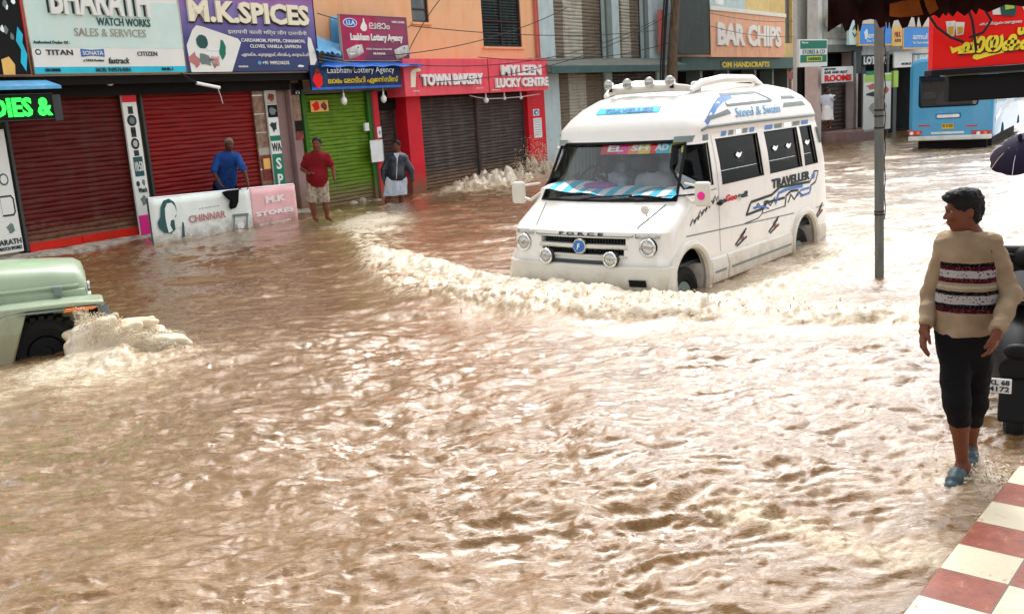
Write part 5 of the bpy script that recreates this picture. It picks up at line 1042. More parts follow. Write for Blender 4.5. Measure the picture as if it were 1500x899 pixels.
# ------------------------------------------------------------------ motor scooter at the right edge (local x right, y away)
SO = on_y(1492, 560, 6.0); SO[2] = 0
S = empty('motor_scooter', 'dark motor scooter cut by the right edge behind the man in the sweater', 'scooter', SO, math.radians(-30))
sec = []; body = MB()
secs = [(-.55, .10, .35, .52), (-.4, .17, .22, .66), (-.1, .2, .14, .74), (.35, .19, .14, .78), (.8, .14, .18, .74), (.95, .1, .2, .6)]
for y, hw, zb, zt in secs: sec.append([(hw * math.cos(t) * 1.0, y, (zb + zt) / 2 + (zt - zb) / 2 * math.sin(t)) for t in np.linspace(0, 2 * math.pi, 17)[:-1]])
n = 16; body.add([p for s in sec for p in s], [(j * n + i, j * n + (i + 1) % n, (j + 1) * n + (i + 1) % n, (j + 1) * n + i) for j in range(5) for i in range(n)]); body.add(sec[0], [tuple(range(n))]); body.add(sec[-1], [tuple(range(n))[::-1]])
build('body', body, 'black', S, smooth=60)
build('seat', MB().ball((0, .2, .80), (.17, .5, .07)), 'rubber', S, smooth=60)
build('tail_lamp', MB().ball((0, -.54, .55), (.08, .04, .05)), 'black', S)
mg = build('rear_mudguard', MB().prism([(-.3, .45), (-.58, .38), (-.68, .15), (-.66, .14), (-.56, .3), (-.28, .4)], -.09, .09, 'x'), 'black', S, .01)
pb = build('number_plate', MB().box(-.15, -.02, -.70, -.69, .33, .42), 'paper', S, .004); m = MB(); text_on(m, 'KL 68', (-.14, -.701, .38), (1, 0, 0), (0, 0, 1), (0, -1, 0), .11, .032, .003, .03); build('lettering', m, 'ink', pb, smooth=0); m = MB(); text_on(m, '4172', (-.14, -.701, .34), (1, 0, 0), (0, 0, 1), (0, -1, 0), .11, .032, .003, .03); build('lettering', m, 'ink', pb, smooth=0)
build('rear_wheel', MB().ring((0, -.3, .12), .19, .065, 'x', 26), 'rubber', S); build('front_wheel', MB().ring((0, 1.25, .12), .19, .06, 'x', 26), 'rubber', S)
build('front_shield', MB().prism([(.85, .15), (1.05, .2), (1.15, .75), (1.05, .95), (.98, .94), (.95, .4)], -.2, .2, 'x'), 'black', S, .03)
build('handlebar', MB().tube([(-.34, .85, .88), (-.2, .93, .9), (0, 1.0, .86), (.2, .93, .9), (.34, .85, .88)], .016).ball((0, 1.02, .86), (.12, .1, .09)), 'black', S)
for s in (-1, 1):
    q = build('mirror', MB().tube([(s * .22, .92, .88), (s * .3, .9, .94), (s * .32, .9, .98)], .008).ball((s * .32, .91, 1.01), (.085, .02, .055)), 'black', S, smooth=60); build('mirror_glass', MB().ball((s * .32, .895, 1.01), (.07, .008, .042)), 'silver', q)
build('grab_rail', MB().tube([(-.12, -.1, .82), (-.13, -.5, .86), (.13, -.5, .86), (.12, -.1, .82)], .012), 'paleshut', S)
build('side_panel', MB().ball((-.16, .1, .5), (.06, .3, .12)), 'greenglass', S, smooth=60); build('exhaust', MB().cyl((.17, -.45, .22), (.17, .1, .25), .045), 'silver', S)

# ------------------------------------------------------------------ steel pole
PB = on_z(1289, 396, .08); PB[2] = -.3; t = on_y(1287.5, 20, PB[1])
pm = MB().tube([(0, 0, 0)] + [tuple((t - PB) * k / 12) for k in range(1, 14)], .05, 16); pr = build('steel_pole', pm, 'pole', None, loc=PB, smooth=60); props(pr, 'tall grey steel pole standing in the water between van and bus', 'pole')
cb = MB()
for k in (.32, .33, .62, .66, .68): p = (t - PB) * k; cb.cyl(p - np.array([0, 0, .008]), p + np.array([0, 0, .008]), .056, n=16)
p = (t - PB) * .5
cb.tube([tuple((t - PB) * k + np.array([.055 + .008 * math.sin(k * 60), -.02, 0])) for k in np.linspace(.3, 1.0, 30)], .006, 5); build('pole_wrap', cb, 'wire', pr)

# ------------------------------------------------------------------ red tea shop signboard and black box, upper right
RY = 8.5
tl, tr_, bl, br_ = on_y(1365, 8, RY), on_y(1640, -20, RY), on_y(1366, 103, RY), on_y(1640, 84, RY)
RS = empty('tea_sign', 'bright red tea shop signboard with big yellow script at the upper right corner', 'sign', (bl[0], RY, bl[2]))
Wd = br_[0] - bl[0]; Hh = tl[2] + .35 - bl[2]; dz = (br_[2] - bl[2]) / Wd
def rs(m): m.v = [(x, y, z + dz * x) for x, y, z in m.v]; return m
def rpx(px, py): q = on_y(px, py, RY); x = q[0] - bl[0]; return x, q[2] - bl[2] - dz * x
build('panel', rs(MB().box(0, Wd, 0, .1, 0, Hh)), 'signred', RS, .006); build('lower_rail', rs(MB().box(-.02, Wd, -.03, .12, -.05, -.002)), 'black', RS, .004)
def rtxt(body, x0, y0, x1, y1, mat, bold=.02, lift=0, shear=0): a = rpx(x0, y1); c = rpx(x1, y0); m = MB(); text_on(m, body, (a[0], -.004 - lift, a[1]), (1, 0, 0), (0, 0, 1), (0, -1, 0), c[0] - a[0], c[1] - a[1], .012, bold, shear); build('lettering', rs(m), mat, RS, smooth=0)
rtxt('ചായക്കട', 1404, 38, 1540, 82, 'ink', .05, 0, .25); rtxt('ചായക്കട', 1402, 37, 1538, 80, 'signyel', .045, .004, .25)
rtxt('കൂട്ടുകാരുടെ', 1434, 29, 1496, 39, 'brightw', .01)
def rshape(P, mat, lift=.0): m = MB(); m.prism([rpx(*p) for p in P], -.002 - lift, -.008 - lift); build('printed_motif', rs(m), mat, RS, smooth=0)
rshape([(1391, 68), (1396, 71), (1412, 66), (1430, 60), (1428, 66), (1410, 72), (1394, 79)], 'signyel', .001)
rshape([(1425, 81), (1450, 76), (1500, 63), (1560, 56), (1560, 60), (1500, 70), (1450, 82), (1430, 88), (1424, 86)], 'signyel', .002)
rshape([(1385, 32), (1399, 31), (1397, 53), (1388, 55)], 'palewhite', .001); rshape([(1398, 33), (1412, 33), (1410, 51), (1400, 53)], 'palewhite', .007)
rshape([(1388, 40), (1396, 39), (1395, 51), (1389, 52)], 'signgold', .008); rshape([(1401, 40), (1409, 40), (1408, 49), (1402, 50)], 'signgold', .014)
rshape([(1452, 8), (1462, 4), (1468, 12), (1466, 22), (1454, 22)], 'palewhite', .001); rshape([(1462, -2), (1490, -4), (1486, 24), (1466, 23)], 'inkteal', .007); rshape([(1470, 6), (1484, 4), (1484, 13), (1471, 15)], 'lime', .014); rshape([(1496, 8), (1520, 8), (1520, 18), (1500, 16)], 'palewhite', .001)
for x in (.05, Wd - .1): pass
q0, q1, q2 = on_y(1391, 109, RY + .1), on_y(1391, 150, RY + .1), on_y(1640, 148, RY + .1)
bk = build('black_box', MB().box(0, q2[0] - q0[0], 0, .1, q1[2] - q0[2], -.02), 'black', None, .01, loc=q0); props(bk, 'long black box hanging directly under the red tea shop signboard', 'box')
build('box_rail', MB().box(-.05, q2[0] - q0[0], -.02, .08, -.018, .02), 'greyvin', bk, .004)
hp = on_y(1650, 40, RY + .3); sp = build('sign_post', MB().cyl((0, 0, 0), (0, 0, hp[2] + 1.2), .05), 'pole', None, loc=(hp[0], hp[1], -.3)); props(sp, 'steel post carrying the red tea shop signboard, outside the frame', 'post')

# ------------------------------------------------------------------ ragged dark awning overhead, upper right
AY = 5.2; RR = random.Random(5)
xa, xb = on_y(1216, 10, AY)[0], on_y(1700, 10, AY)[0]; prof = [(1214, 47), (1219, 44), (1226, 40), (1234, 34), (1237, 47), (1241, 45), (1246, 31), (1250, 30), (1254, 46), (1257, 30), (1262, 46), (1267, 30), (1276, 28), (1282, 30), (1286, 42), (1293, 40), (1297, 29), (1301, 42), (1305, 28), (1309, 42), (1313, 30), (1318, 29), (1322, 42), (1327, 40), (1332, 26), (1337, 27), (1341, 40), (1345, 26), (1350, 25), (1354, 40), (1362, 25), (1368, 22), (1373, 28), (1378, 20), (1384, 24), (1390, 18), (1400, 24), (1405, 16), (1412, 24), (1420, 15), (1428, 22), (1436, 12), (1450, 18), (1470, 8), (1500, 10), (1700, -10)]
E_p = [on_y(x, y, AY) for x, y in prof]; top = [(p[0], AY, on_y(1214 + (p[0] - xa) / (xb - xa) * 486, -2, AY)[2] + .06) for p in E_p]
A0 = E_p[0]; m = MB(); vs = [tuple(np.array(p) - A0) for p in E_p] + [tuple(np.array(p) - A0) for p in top]; n = len(E_p)
vs = [(x, y + .03 * math.sin(x * 40), z) for x, y, z in vs]; m.add(vs, [(i, i + 1, n + i + 1, n + i) for i in range(n - 1)])
def roofp(a, c): x = xa + (xb - xa) * a; z = on_y(1214 + 486 * a, -2, AY)[2] + .06; return (x - A0[0] + .03 * math.sin(a * 30) * c, -c * 3.6, z - A0[2] + .55 * c + .03 * math.sin(a * 22 + c * 5))
m.grid(roofp, 40, 8)
aw = build('ragged_awning', m, 'awn', None, loc=A0, smooth=60); aw.modifiers.new('t', 'SOLIDIFY').thickness = .006; props(aw, 'dark maroon awning with a torn jagged fringe hanging over the upper right', 'awning')
m = MB(); P = [(1303, 6), (1320, 2), (1345, -2), (1352, 22), (1340, 24), (1318, 26), (1303, 24)]; m.prism([((q := on_y(*p, AY - .06))[0] - A0[0], q[2] - A0[2]) for p in P], -.06, -.065); build('sunlit_patch', m, 'awno', aw, smooth=0)  # orange plates: sunlight through the cloth, put into the colour
m = MB(); P = [(1352, -4), (1368, -4), (1374, 14), (1362, 22), (1356, 10)]; m.prism([((q := on_y(*p, AY - .06))[0] - A0[0], q[2] - A0[2]) for p in P], -.06, -.065); build('sunlit_patch', m, 'awno', aw, smooth=0)
for k, P in enumerate([[(1352, 8), (1360, 22), (1372, 40), (1392, 55), (1412, 62)], [(1412, -4), (1424, 30), (1427, 50), (1430, 75)], [(1440, 10), (1452, 30), (1440, 48), (1420, 55)]]):
    pts = [on_y(x, y, RY - .12) for x, y in P]; c0 = pts[0]; o = build('cable', MB().tube([tuple(p - c0) for p in pts], .012, 5), 'wire', None, loc=c0); props(o, ['black cable looping from the awning across the tea glasses', 'black cable hanging straight down through the yellow script', 'short black cable curling at the top of the red signboard'][k], 'cable', 'cables hanging before the red signboard')

# ------------------------------------------------------------------ low banner barrier with the blue shirted man behind it
bw = -1.15
def bfr(px, py): return fp(px, py, bw)
L0, L1 = bfr(221, 320), bfr(434, 300)
BA_ = froot('low_banner', 'low faded pale green and pink banner before the bright red shutter', 'banner', L0[0], bw, 0)
u0, u1 = L0[0], L1[0]; um = fu(368, 310, bw)
def ztop(u): a = bfr(222, 291); c = bfr(433, 270); return a[1] + (c[1] - a[1]) * (u - a[0]) / (c[0] - a[0])
def bgrid(a_, b_): 
    m = MB(); m.grid(lambda a, c: (a_ + (b_ - a_) * a, bw + .012 * math.sin(a * 9 + c * 3), -.2 + (ztop(a_ + (b_ - a_) * a) + .2) * c), 16, 8); return m
for a_, b_, mt in ((u0, um, 'palewhite'), (um + .002, u1, 'palepink')): o = fpart('banner_sheet', bgrid(a_, b_), mt, BA_, smooth=60); sd_ = o.modifiers.new('t', 'SOLIDIFY'); sd_.thickness = .008; sd_.offset = 0
m = MB().tube([(u0, bw + .03, ztop(u0) + .01), (u1, bw + .03, ztop(u1) + .01)], .02, 8); fpart('top_rail', m, 'silver', BA_)
for u in (u0 + .03, um, u1 - .03): fpart('upright', MB().box(u - .02, u + .02, bw + .04, bw + .08, -.4, ztop(u)), 'pole', BA_)
def btx(body, x0, y0, x1, y1, mat, bold=.02, dd=.034):
    a = bfr(x0, y1); c = bfr(x1, y0); m = MB(); text_on(m, body, (a[0], bw - dd, a[1]), (1, 0, 0), (0, 0, 1), (0, -1, 0), c[0] - a[0], c[1] - a[1], .006, bold); fpart('lettering', m, mat, BA_, smooth=0)
def bsh(P, mat, dd=.022): m = MB(); m.prism([bfr(*p) for p in P], bw - dd, bw - dd - .003); fpart('printed_motif', m, mat, BA_, smooth=0)
btx('CHINNAR', 276, 308, 328, 327, 'fadered', .02); btx('Dress Point', 291, 328, 314, 332, 'ink', 0); btx('MUNNAR', 290, 302, 320, 305, 'greyvin', 0)
btx('M.K', 388, 284, 416, 298, 'brightw', .04); btx('STORES', 374, 302, 428, 318, 'brightw', .04); btx('MOB : 9446203366', 379, 323, 425, 328, 'brightw', 0)
bsh([(238, 294), (246, 291), (254, 296), (257, 304), (258, 314), (254, 322), (256, 336), (250, 342), (240, 341), (232, 334), (230, 326), (234, 318), (234, 304)], 'inkteal'); bsh([(243, 298), (250, 297), (255, 303), (257, 310), (258, 314), (255, 316), (255, 321), (249, 323), (248, 330), (252, 338), (246, 341), (243, 330), (241, 320), (240, 306)], 'palewhite', .027)
bsh([(266, 325), (268, 326), (270, 347), (266, 348)], 'inkteal'); bsh([(340, 314), (363, 312), (363, 316), (340, 318)], 'greyvin'); bsh([(341, 318), (343, 318), (343, 342), (341, 342)], 'greyvin'); bsh([(360, 316), (362, 316), (362, 338), (360, 338)], 'greyvin'); bsh([(346, 328), (350, 325), (356, 327), (356, 334), (347, 335)], 'silver')
q = bfr(333, 285); m = MB(); 
P = [bfr(*p) for p in [(322, 282), (329, 279), (346, 277), (345, 296), (342, 304), (335, 307), (333, 300), (335, 294), (328, 289)]]
m.prism(P, bw - .03, bw - .10); o = fsolo('dark_cloth', m, 'blackc', 'black cloth hanging over the top of the pale low banner', 'cloth', bevel=.02)
# ------------------------------------------------------------------ people
class Fig:
    def __init__(s, px, py, z=0.0, dist=None):
        X = on_z(px, py, z)
        if dist is not None:
            d = ray(px, py); X = EYE + d * (dist / np.linalg.norm(d[:2]))
        s.X = X.copy(); r = X - EYE; r[2] = 0; s.r = r / np.linalg.norm(r); s.e = np.array([s.r[1], -s.r[0], 0])
        s.J = {}
    def p(s, px, py, dep=0.0): return on_plane(px, py, s.X + s.r * dep, s.r) - s.X
    def set(s, **k):
        for n, v in k.items(): s.J[n] = s.p(*v)
def head_axes(fig, yaw, pitch=0, roll=0):
    f = -fig.r * math.cos(yaw) - fig.e * math.sin(yaw); f = f * math.cos(pitch) + np.array([0, 0, -math.sin(pitch)]) ; f /= np.linalg.norm(f)
    u = np.array([0, 0, 1.0]); u = u - f * (u @ f); u /= np.linalg.norm(u); sd = np.cross(u, f)   # to the figure's left
    return f, sd, u
def head_prims(c, ax, s=1.0):
    f, l, u = ax; R = np.stack([f, l, u]); T = lambda a, b, d: c + (f * a + l * b + u * d) * s
    E = lambda a, r, k=.02, sub=False: ('e', T(*a), tuple(x * s for x in r), R, k * s, sub); C = lambda a, b, r0, r1, k=.01: ('c', T(*a), T(*b), r0 * s, r1 * s, k * s)
    return [E((-.012, 0, .03), (.098, .077, .092)), E((.018, 0, -.03), (.073, .064, .085), .03), E((.045, 0, -.088), (.038, .034, .028), .02), E((.0, .045, -.06), (.04, .022, .035), .03), E((.0, -.045, -.06), (.04, .022, .035), .03),
            C((.086, 0, .018), (.110, 0, -.022), .008, .0125, .012), E((.098, .014, -.026), (.013, .009, .009), .008), E((.098, -.014, -.026), (.013, .009, .009), .008),
            C((.082, .038, .034), (.09, .0, .030), .010, .010, .012), C((.082, -.038, .034), (.09, 0, .030), .010, .010, .012),
            E((.083, .036, -.018), (.018, .02, .018), .02), E((.083, -.036, -.018), (.018, .02, .018), .02),
            E((.094, .032, .014), (.012, .016, .010), .010, True), E((.094, -.032, .014), (.012, .016, .010), .010, True),
            C((.088, -.018, -.054), (.090, .018, -.054), .0085, .0085, .008), C((.094, -.01, -.054), (.094, .01, -.054), .0085, .0085, .006), C((.085, -.016, -.068), (.086, .016, -.068), .009, .009, .008),
            E((-.012, .078, -.005), (.021, .010, .032), .006), E((-.012, -.078, -.005), (.021, .010, .032), .006), E((-.006, .088, -.002), (.010, .006, .018), .005, True), E((-.006, -.088, -.002), (.010, .006, .018), .005, True)]
def hair_prims(c, ax, s=1.0, kind='short'):
    f, l, u = ax; R = np.stack([f, l, u]); T = lambda a, b, d: c + (f * a + l * b + u * d) * s
    E = lambda a, r, k=.02, sub=False: ('e', T(*a), tuple(x * s for x in r), R, k * s, sub)
    if kind == 'thick': return [E((-.018, 0, .042), (.106, .085, .092)), E((.035, .02, .105), (.055, .05, .03), .03), E((-.03, 0, -.02), (.082, .079, .085), .03), E((.08, .0, .085), (.035, .05, .028), .02),
                                E((.112, 0, -.03), (.082, .09, .098), .015, True), E((.0, 0, -.15), (.1, .1, .07), .02, True), E((.0, .09, -.03), (.034, .03, .045), .012, True), E((.0, -.09, -.03), (.034, .03, .045), .012, True)]
    return [E((-.018, 0, .042), (.102, .085, .088)), E((-.04, 0, .0), (.07, .08, .07), .03), E((.11, 0, -.02), (.095, .09, .105), .015, True), E((0, 0, -.12), (.1, .1, .08), .02, True)]
def hand_prims(wr, d, spread, palm_n, s=1.0, curl=.5, fine=True):
    """wrist point, pointing direction, axis across the knuckles (towards the thumb), palm normal"""
    d = d / np.linalg.norm(d); sp = spread - d * (spread @ d); sp /= np.linalg.norm(sp); n = np.cross(d, sp); n = n if n @ palm_n > 0 else -n
    P = [('c', wr, wr + d * .03 * s, .026 * s, .03 * s, .008)]
    for k in (-1, 0, 1): P.append(('c', wr + d * .02 * s + sp * k * .012 * s, wr + d * .085 * s + sp * k * .024 * s, .017 * s, .014 * s, .007))
    for k, L in enumerate((.068, .08, .075, .058)):
        o = sp * (.032 - .0215 * k) * s; a = wr + d * .085 * s + o; d1 = d * math.cos(curl * .5) + n * math.sin(curl * .5); d2 = d * math.cos(curl * 1.5) + n * math.sin(curl * 1.5)
        d1 = d1 + sp * (.12 - .08 * k); b = a + d1 * L * .55 * s; c = b + d2 * L * .5 * s; P += [('c', a, b, .0098 * s, .0088 * s, .005), ('c', b, c, .0088 * s, .0072 * s, .004)]
    a = wr + d * .02 * s + sp * .022 * s; b = a + (d * .75 + sp * .6 + n * .2) * .045 * s; c = b + (d * .95 + sp * .15 + n * .35) * .035 * s
    P += [('c', a, b, .015 * s, .012 * s, .01), ('c', b, c, .011 * s, .0085 * s, .005)]; return P
def body_prims(J, fig, k=1.0, belly=0.0, sleeveless=False):
    f = -fig.r; P = []
    C = lambda a, b, r0, r1, kk=.03: P.append(('c', J[a] if isinstance(a, str) else a, J[b] if isinstance(b, str) else b, r0 * k, r1 * k, kk))
    nb = J['neck']; ce = (J['sL'] + J['sR']) / 2; pe = (J['pL'] + J['pR']) / 2; ch = ce * .7 + pe * .3
    C('neck', 'head', .056, .052, .03); C(ce, 'neck', .07, .056, .04)
    for s in 'LR':
        sh = J['s' + s]; C(ce + (sh - ce) * .35, sh, .075, .058, .05); C(ce + (sh - ce) * .5 + (pe - ce) * .12, J['p' + s] * .8 + pe * .2, .10, .095, .07)
        C('s' + s, 'e' + s, .056, .042, .02); C('e' + s, 'w' + s, .042, .027, .008); C('p' + s, 'k' + s, .088, .056, .04); C('k' + s, J['k' + s] + (J['a' + s] - J['k' + s]) * .35, .052, .052); C(J['k' + s] + (J['a' + s] - J['k' + s]) * .35, 'a' + s, .056, .034)
        C('a' + s, J['a' + s] - np.array([0, 0, .02]), .036, .036); C('a' + s, J['t' + s], .038, .03, .03)
    C(ch, pe, .105, .09, .03)
    if belly: P.append(('e', (ch * .35 + pe * .65) + f * .03, (.155 * k, .14 * k, .15 * k), np.stack([fig.e, fig.r, [0, 0, 1]]), .06))
    return P
def shirt_prims(J, fig, k, off, sleeve=.55, belly=0.0, hem=.0, loose=0.0):
    f = -fig.r; P = []; nb = J['neck']; ce = (J['sL'] + J['sR']) / 2; pe = (J['pL'] + J['pR']) / 2
    up = (ce - pe) / np.linalg.norm(ce - pe); hm = pe - up * hem
    for s in 'LR':
        sh = J['s' + s]; q = J['p' + s] * .9 + pe * .1 - up * hem
        P.append(('c', ce + (sh - ce) * .2, sh, .078 * k + off, .062 * k + off, .05)); P.append(('c', ce + (sh - ce) * .5 + (pe - ce) * .1, q, .102 * k + off, .10 * k + off + loose, .07))
        el = J['e' + s]
        if sleeve <= 1: P.append(('c', sh, sh + (el - sh) * sleeve, .062 * k + off, (.056 * k + off * 1.5), .03))
        else: w = J['w' + s]; P.append(('c', sh, el, .062 * k + off, .05 * k + off, .03)); P.append(('c', el, el + (w - el) * (sleeve - 1), .05 * k + off, .034 * k + off, .02))
    P.append(('c', ce, hm, .11 * k + off, .112 * k + off + loose, .07)); P.append(('c', ce, J['neck'] - (J['neck'] - ce) * .35, .075 * k + off, .062 * k + off, .03))
    if belly: P.append(('e', (ce * .3 + pe * .7) + f * .04, (.165 * k + off, .15 * k + off, .16 * k + off), np.stack([fig.e, fig.r, [0, 0, 1]]), .06))
    P.append(('p', hm - up * .0, -up, .4, 0)); return P
def finish_person(fig, name, label, body, skin, h, parts, cat='person', group=None, noise=None):
    root = sdf_obj(name, body, skin, None, h, noise, loc=fig.X); props(root, label, cat, group)
    for nm, pr, mt, hh, nz in parts: sdf_obj(nm, pr, mt, root, hh, nz)
    return root

# --- man in the sweater, walking towards the viewer with his head turned to the left
F = Fig(1412, 700, .0); PXM = F.p(1412, 446)[2] / 254.0
F.set(head=(1411, 308, .02), neck=(1420, 340, .03), sL=(1449, 358, .03), sR=(1388, 358, .03), eL=(1480, 432, .02), eR=(1365, 430, .06), wL=(1461, 484, -.20), wR=(1355, 477, -.06), pL=(1431, 500, .02), pR=(1397, 500, .02),
      kL=(1427, 590, .10), kR=(1403, 590, -.14), aL=(1421, 656, .33), aR=(1410, 686, -.02), tL=(1420, 668, .20), tR=(1398, 702, -.14))
J = F.J; J['aR'][2] = max(J['aR'][2], .075); J['tR'][2] = .035; J['tL'][2] = .05
ax = head_axes(F, math.radians(68), math.radians(6))
bp = body_prims(J, F, .84) + head_prims(J['head'] + np.array([0, 0, -.005]), ax, .88)
hn = np.array([0, 0, -1.0])
bp += hand_prims(J['wR'], F.p(1352, 500) - F.p(1355, 477) - F.r * .02, F.e * .3 - F.r, F.e, 1.0, .45) + hand_prims(J['wL'], F.p(1449, 512) - F.p(1455, 484) + F.r * .02, -F.e * .4 - F.r, -F.e * .8 + F.r * .2, 1.0, .5)
man = sdf_obj('person', bp, 'skin', None, .0052, None, loc=F.X); props(man, 'barefoot-legged young man in a cream patterned sweater and black shorts wading in the foreground, head turned left', 'person')
man['label'] = 'young man in cream patterned sweater and black trousers wading in the foreground'
# sweater: knitted bands by height on the torso, plain sleeves
def sweater_mat(name, bands):
    m, nt, b, out = new_mat(name); N = nt.nodes; L = nt.links
    tc = N.new('ShaderNodeTexCoord'); sp = N.new('ShaderNodeSeparateXYZ'); L.new(tc.outputs['Object'], sp.inputs[0])
    n = N.new('ShaderNodeTexNoise'); n.inputs['Scale'].default_value = 9; n.inputs['Detail'].default_value = 5; L.new(tc.outputs['Object'], n.inputs[0])
    r = N.new('ShaderNodeValToRGB'); r.color_ramp.elements[0].color = (.50, .35, .21, 1); r.color_ramp.elements[1].color = (.72, .55, .38, 1); r.color_ramp.elements[0].position = .3; r.color_ramp.elements[1].position = .7; L.new(n.outputs[0], r.inputs[0]); last = r.outputs[0]
    wv = N.new('ShaderNodeTexWave'); wv.wave_type = 'BANDS'; wv.bands_direction = 'Z'; wv.inputs['Scale'].default_value = 95; wv.inputs['Distortion'].default_value = 1.2; L.new(tc.outputs['Object'], wv.inputs[0])
    bp_ = N.new('ShaderNodeBump'); bp_.inputs['Strength'].default_value = .9; bp_.inputs['Distance'].default_value = .008; L.new(wv.outputs[1], bp_.inputs['Height']); L.new(bp_.outputs[0], b.inputs['Normal'])
    if bands:
        # motif: small cells along the knit
        def cells(scale, thr):
            mp = N.new('ShaderNodeMapping'); mp.inputs['Scale'].default_value = (1, 1, 1); L.new(tc.outputs['Object'], mp.inputs[0])
            v = N.new('ShaderNodeTexVoronoi'); v.inputs['Scale'].default_value = scale; L.new(mp.outputs[0], v.inputs[0]); c = N.new('ShaderNodeMath'); c.operation = 'LESS_THAN'; c.inputs[1].default_value = thr; L.new(v.outputs['Distance'], c.inputs[0]); return c.outputs[0]
        dots = cells(120, .2); mot = cells(70, .27)
        dist = N.new('ShaderNodeMath'); dist.operation = 'MULTIPLY_ADD'; L.new(n.outputs[0], dist.inputs[0]); dist.inputs[1].default_value = .012; L.new(sp.outputs[2], dist.inputs[2])
        z = N.new('ShaderNodeMath'); z.operation = 'SUBTRACT'; L.new(dist.outputs[0], z.inputs[0]); z.inputs[1].default_value = .006
        for z0, z1, base, fg, mask in bands:
            a = N.new('ShaderNodeMath'); a.operation = 'GREATER_THAN'; a.inputs[1].default_value = z0; L.new(z.outputs[0], a.inputs[0]); c = N.new('ShaderNodeMath'); c.operation = 'LESS_THAN'; c.inputs[1].default_value = z1; L.new(z.outputs[0], c.inputs[0])
            k = N.new('ShaderNodeMath'); k.operation = 'MULTIPLY'; L.new(a.outputs[0], k.inputs[0]); L.new(c.outputs[0], k.inputs[1])
            m1 = N.new('ShaderNodeMix'); m1.data_type = 'RGBA'; m1.inputs[6].default_value = base + (1,); m1.inputs[7].default_value = fg + (1,); L.new(dots if mask == 'd' else mot, m1.inputs[0])
            m2 = N.new('ShaderNodeMix'); m2.data_type = 'RGBA'; L.new(k.outputs[0], m2.inputs[0]); L.new(last, m2.inputs[6]); L.new(m1.outputs[2], m2.inputs[7]); last = m2.outputs[2]
    L.new(last, b.inputs['Base Color']); b.inputs['Roughness'].default_value = .95; b.inputs['Specular IOR Level'].default_value = .1; K[name] = m
zb = lambda py: F.p(1415, py, -.1)[2]
BK, MR, WH, CR = (.008, .007, .009), (.10, .006, .018), (.74, .7, .7), (.62, .5, .38)
sweater_mat('sweater_knit', [(zb(392), zb(387), BK, CR, 'd'), (zb(398), zb(392), MR, CR, 'd'), (zb(409), zb(398), WH, MR, 'm'), (zb(416), zb(409), MR, CR, 'd'), (zb(424), zb(420), (.74, .68, .58), CR, 'm'), (zb(434), zb(428), BK, CR, 'd'), (zb(447), zb(434), WH, BK, 'm'), (zb(453), zb(447), BK, CR, 'd'), (zb(460), zb(453), MR, CR, 'd')])
sweater_mat('sweater_plain', [])
Jc = {k: v.copy() for k, v in J.items()}; ce = (J['sL'] + J['sR']) / 2; pe = (J['pL'] + J['pR']) / 2; hem = F.p(1412, 482)
tp = []
for s in 'LR':
    sh = J['s' + s]; q = J['p' + s] * 1.0; q[2] = hem[2] + .0; q = q + (q - pe) * .35 * np.array([1, 1, 0])
    tp += [('c', ce + (sh - ce) * .1, sh, .086, .070, .05), ('c', ce + (sh - ce) * .58 + np.array([0, 0, -.09]), q + np.array([0, 0, .03]), .088, .088, .06)]
tp += [('c', ce + np.array([0, 0, -.05]), np.array([pe[0], pe[1], hem[2]]), .104, .122, .06), ('c', ce, J['neck'] - (J['neck'] - ce) * .45, .085, .07, .03), ('e', J['neck'] + np.array([0, 0, .05]), (.085, .085, .07), None, .012, True), ('p', np.array([pe[0], pe[1], hem[2] - .02]), np.array([.06, 0, -1.0]), .35, 0)]
swt = sdf_obj('sweater', tp, 'sweater_knit', man, .006, [(6, .011), (13, .008), (30, .004)])
ring = []
nk = J['neck'] + np.array([0, 0, -.03]) - F.r * .008; 
for i in range(16): t = 2 * math.pi * i / 16; t2 = 2 * math.pi * (i + 1) / 16; ring.append(('c', nk + F.e * .08 * math.cos(t) + F.r * .074 * math.sin(t) + np.array([0, 0, .028 * math.sin(t)]), nk + F.e * .08 * math.cos(t2) + F.r * .074 * math.sin(t2) + np.array([0, 0, .028 * math.sin(t2)]), .0125, .0125, .01))
sdf_obj('collar', ring, 'sweater_plain', swt, .0055)
for s in 'LR':
    sh, el, wr = J['s' + s], J['e' + s], J['w' + s]
    sl_ = [('c', sh, el, .066, .052, .03), ('c', el, el + (wr - el) * .5, .052, .046, .03), ('c', el + (wr - el) * .5, el + (wr - el) * .88, .046, .038, .02), ('c', el + (wr - el) * .88, el + (wr - el) * .97, .040, .038, .01), ('p', el + (wr - el) * 1.02, (wr - el) / np.linalg.norm(wr - el), .1, 0)]
    sdf_obj('sleeve', sl_, 'sweater_plain', swt, .006, [(8, .009), (17, .008), (34, .004)])
tr = []
for s, cut_ in (('L', .62), ('R', .50)):
    k_, a_ = J['k' + s], J['a' + s]
    en = k_ + (a_ - k_) * cut_ * .62; tr += [('c', J['p' + s], k_, .092, .066, .03), ('c', k_, en, .066, .055, .03), ('p', en, (a_ - k_) / np.linalg.norm(a_ - k_), .14, 0)]
tr += [('c', pe + np.array([0, 0, .08]), pe + np.array([0, 0, -.04]), .10, .095, .03), ('c', J['pL'] + np.array([0, 0, .06]), J['pR'] + np.array([0, 0, .06]), .098, .098, .04)]
sdf_obj('trousers', tr, 'blackc', man, .007, [(8, .012), (20, .006)])
sdf_obj('waist_lining', [('c', J['pL'] + np.array([0, 0, .085]), J['pR'] + np.array([0, 0, .085]), .1, .1, .04), ('p', pe + np.array([0, 0, .055]), np.array([0, 0, -1.]), .3, 0)], 'greend', man, .008)
sdf_obj('hair', hair_prims(J['head'], ax, .89, 'thick'), 'hair', man, .0042, [(24, .007), (55, .006), (110, .003)])
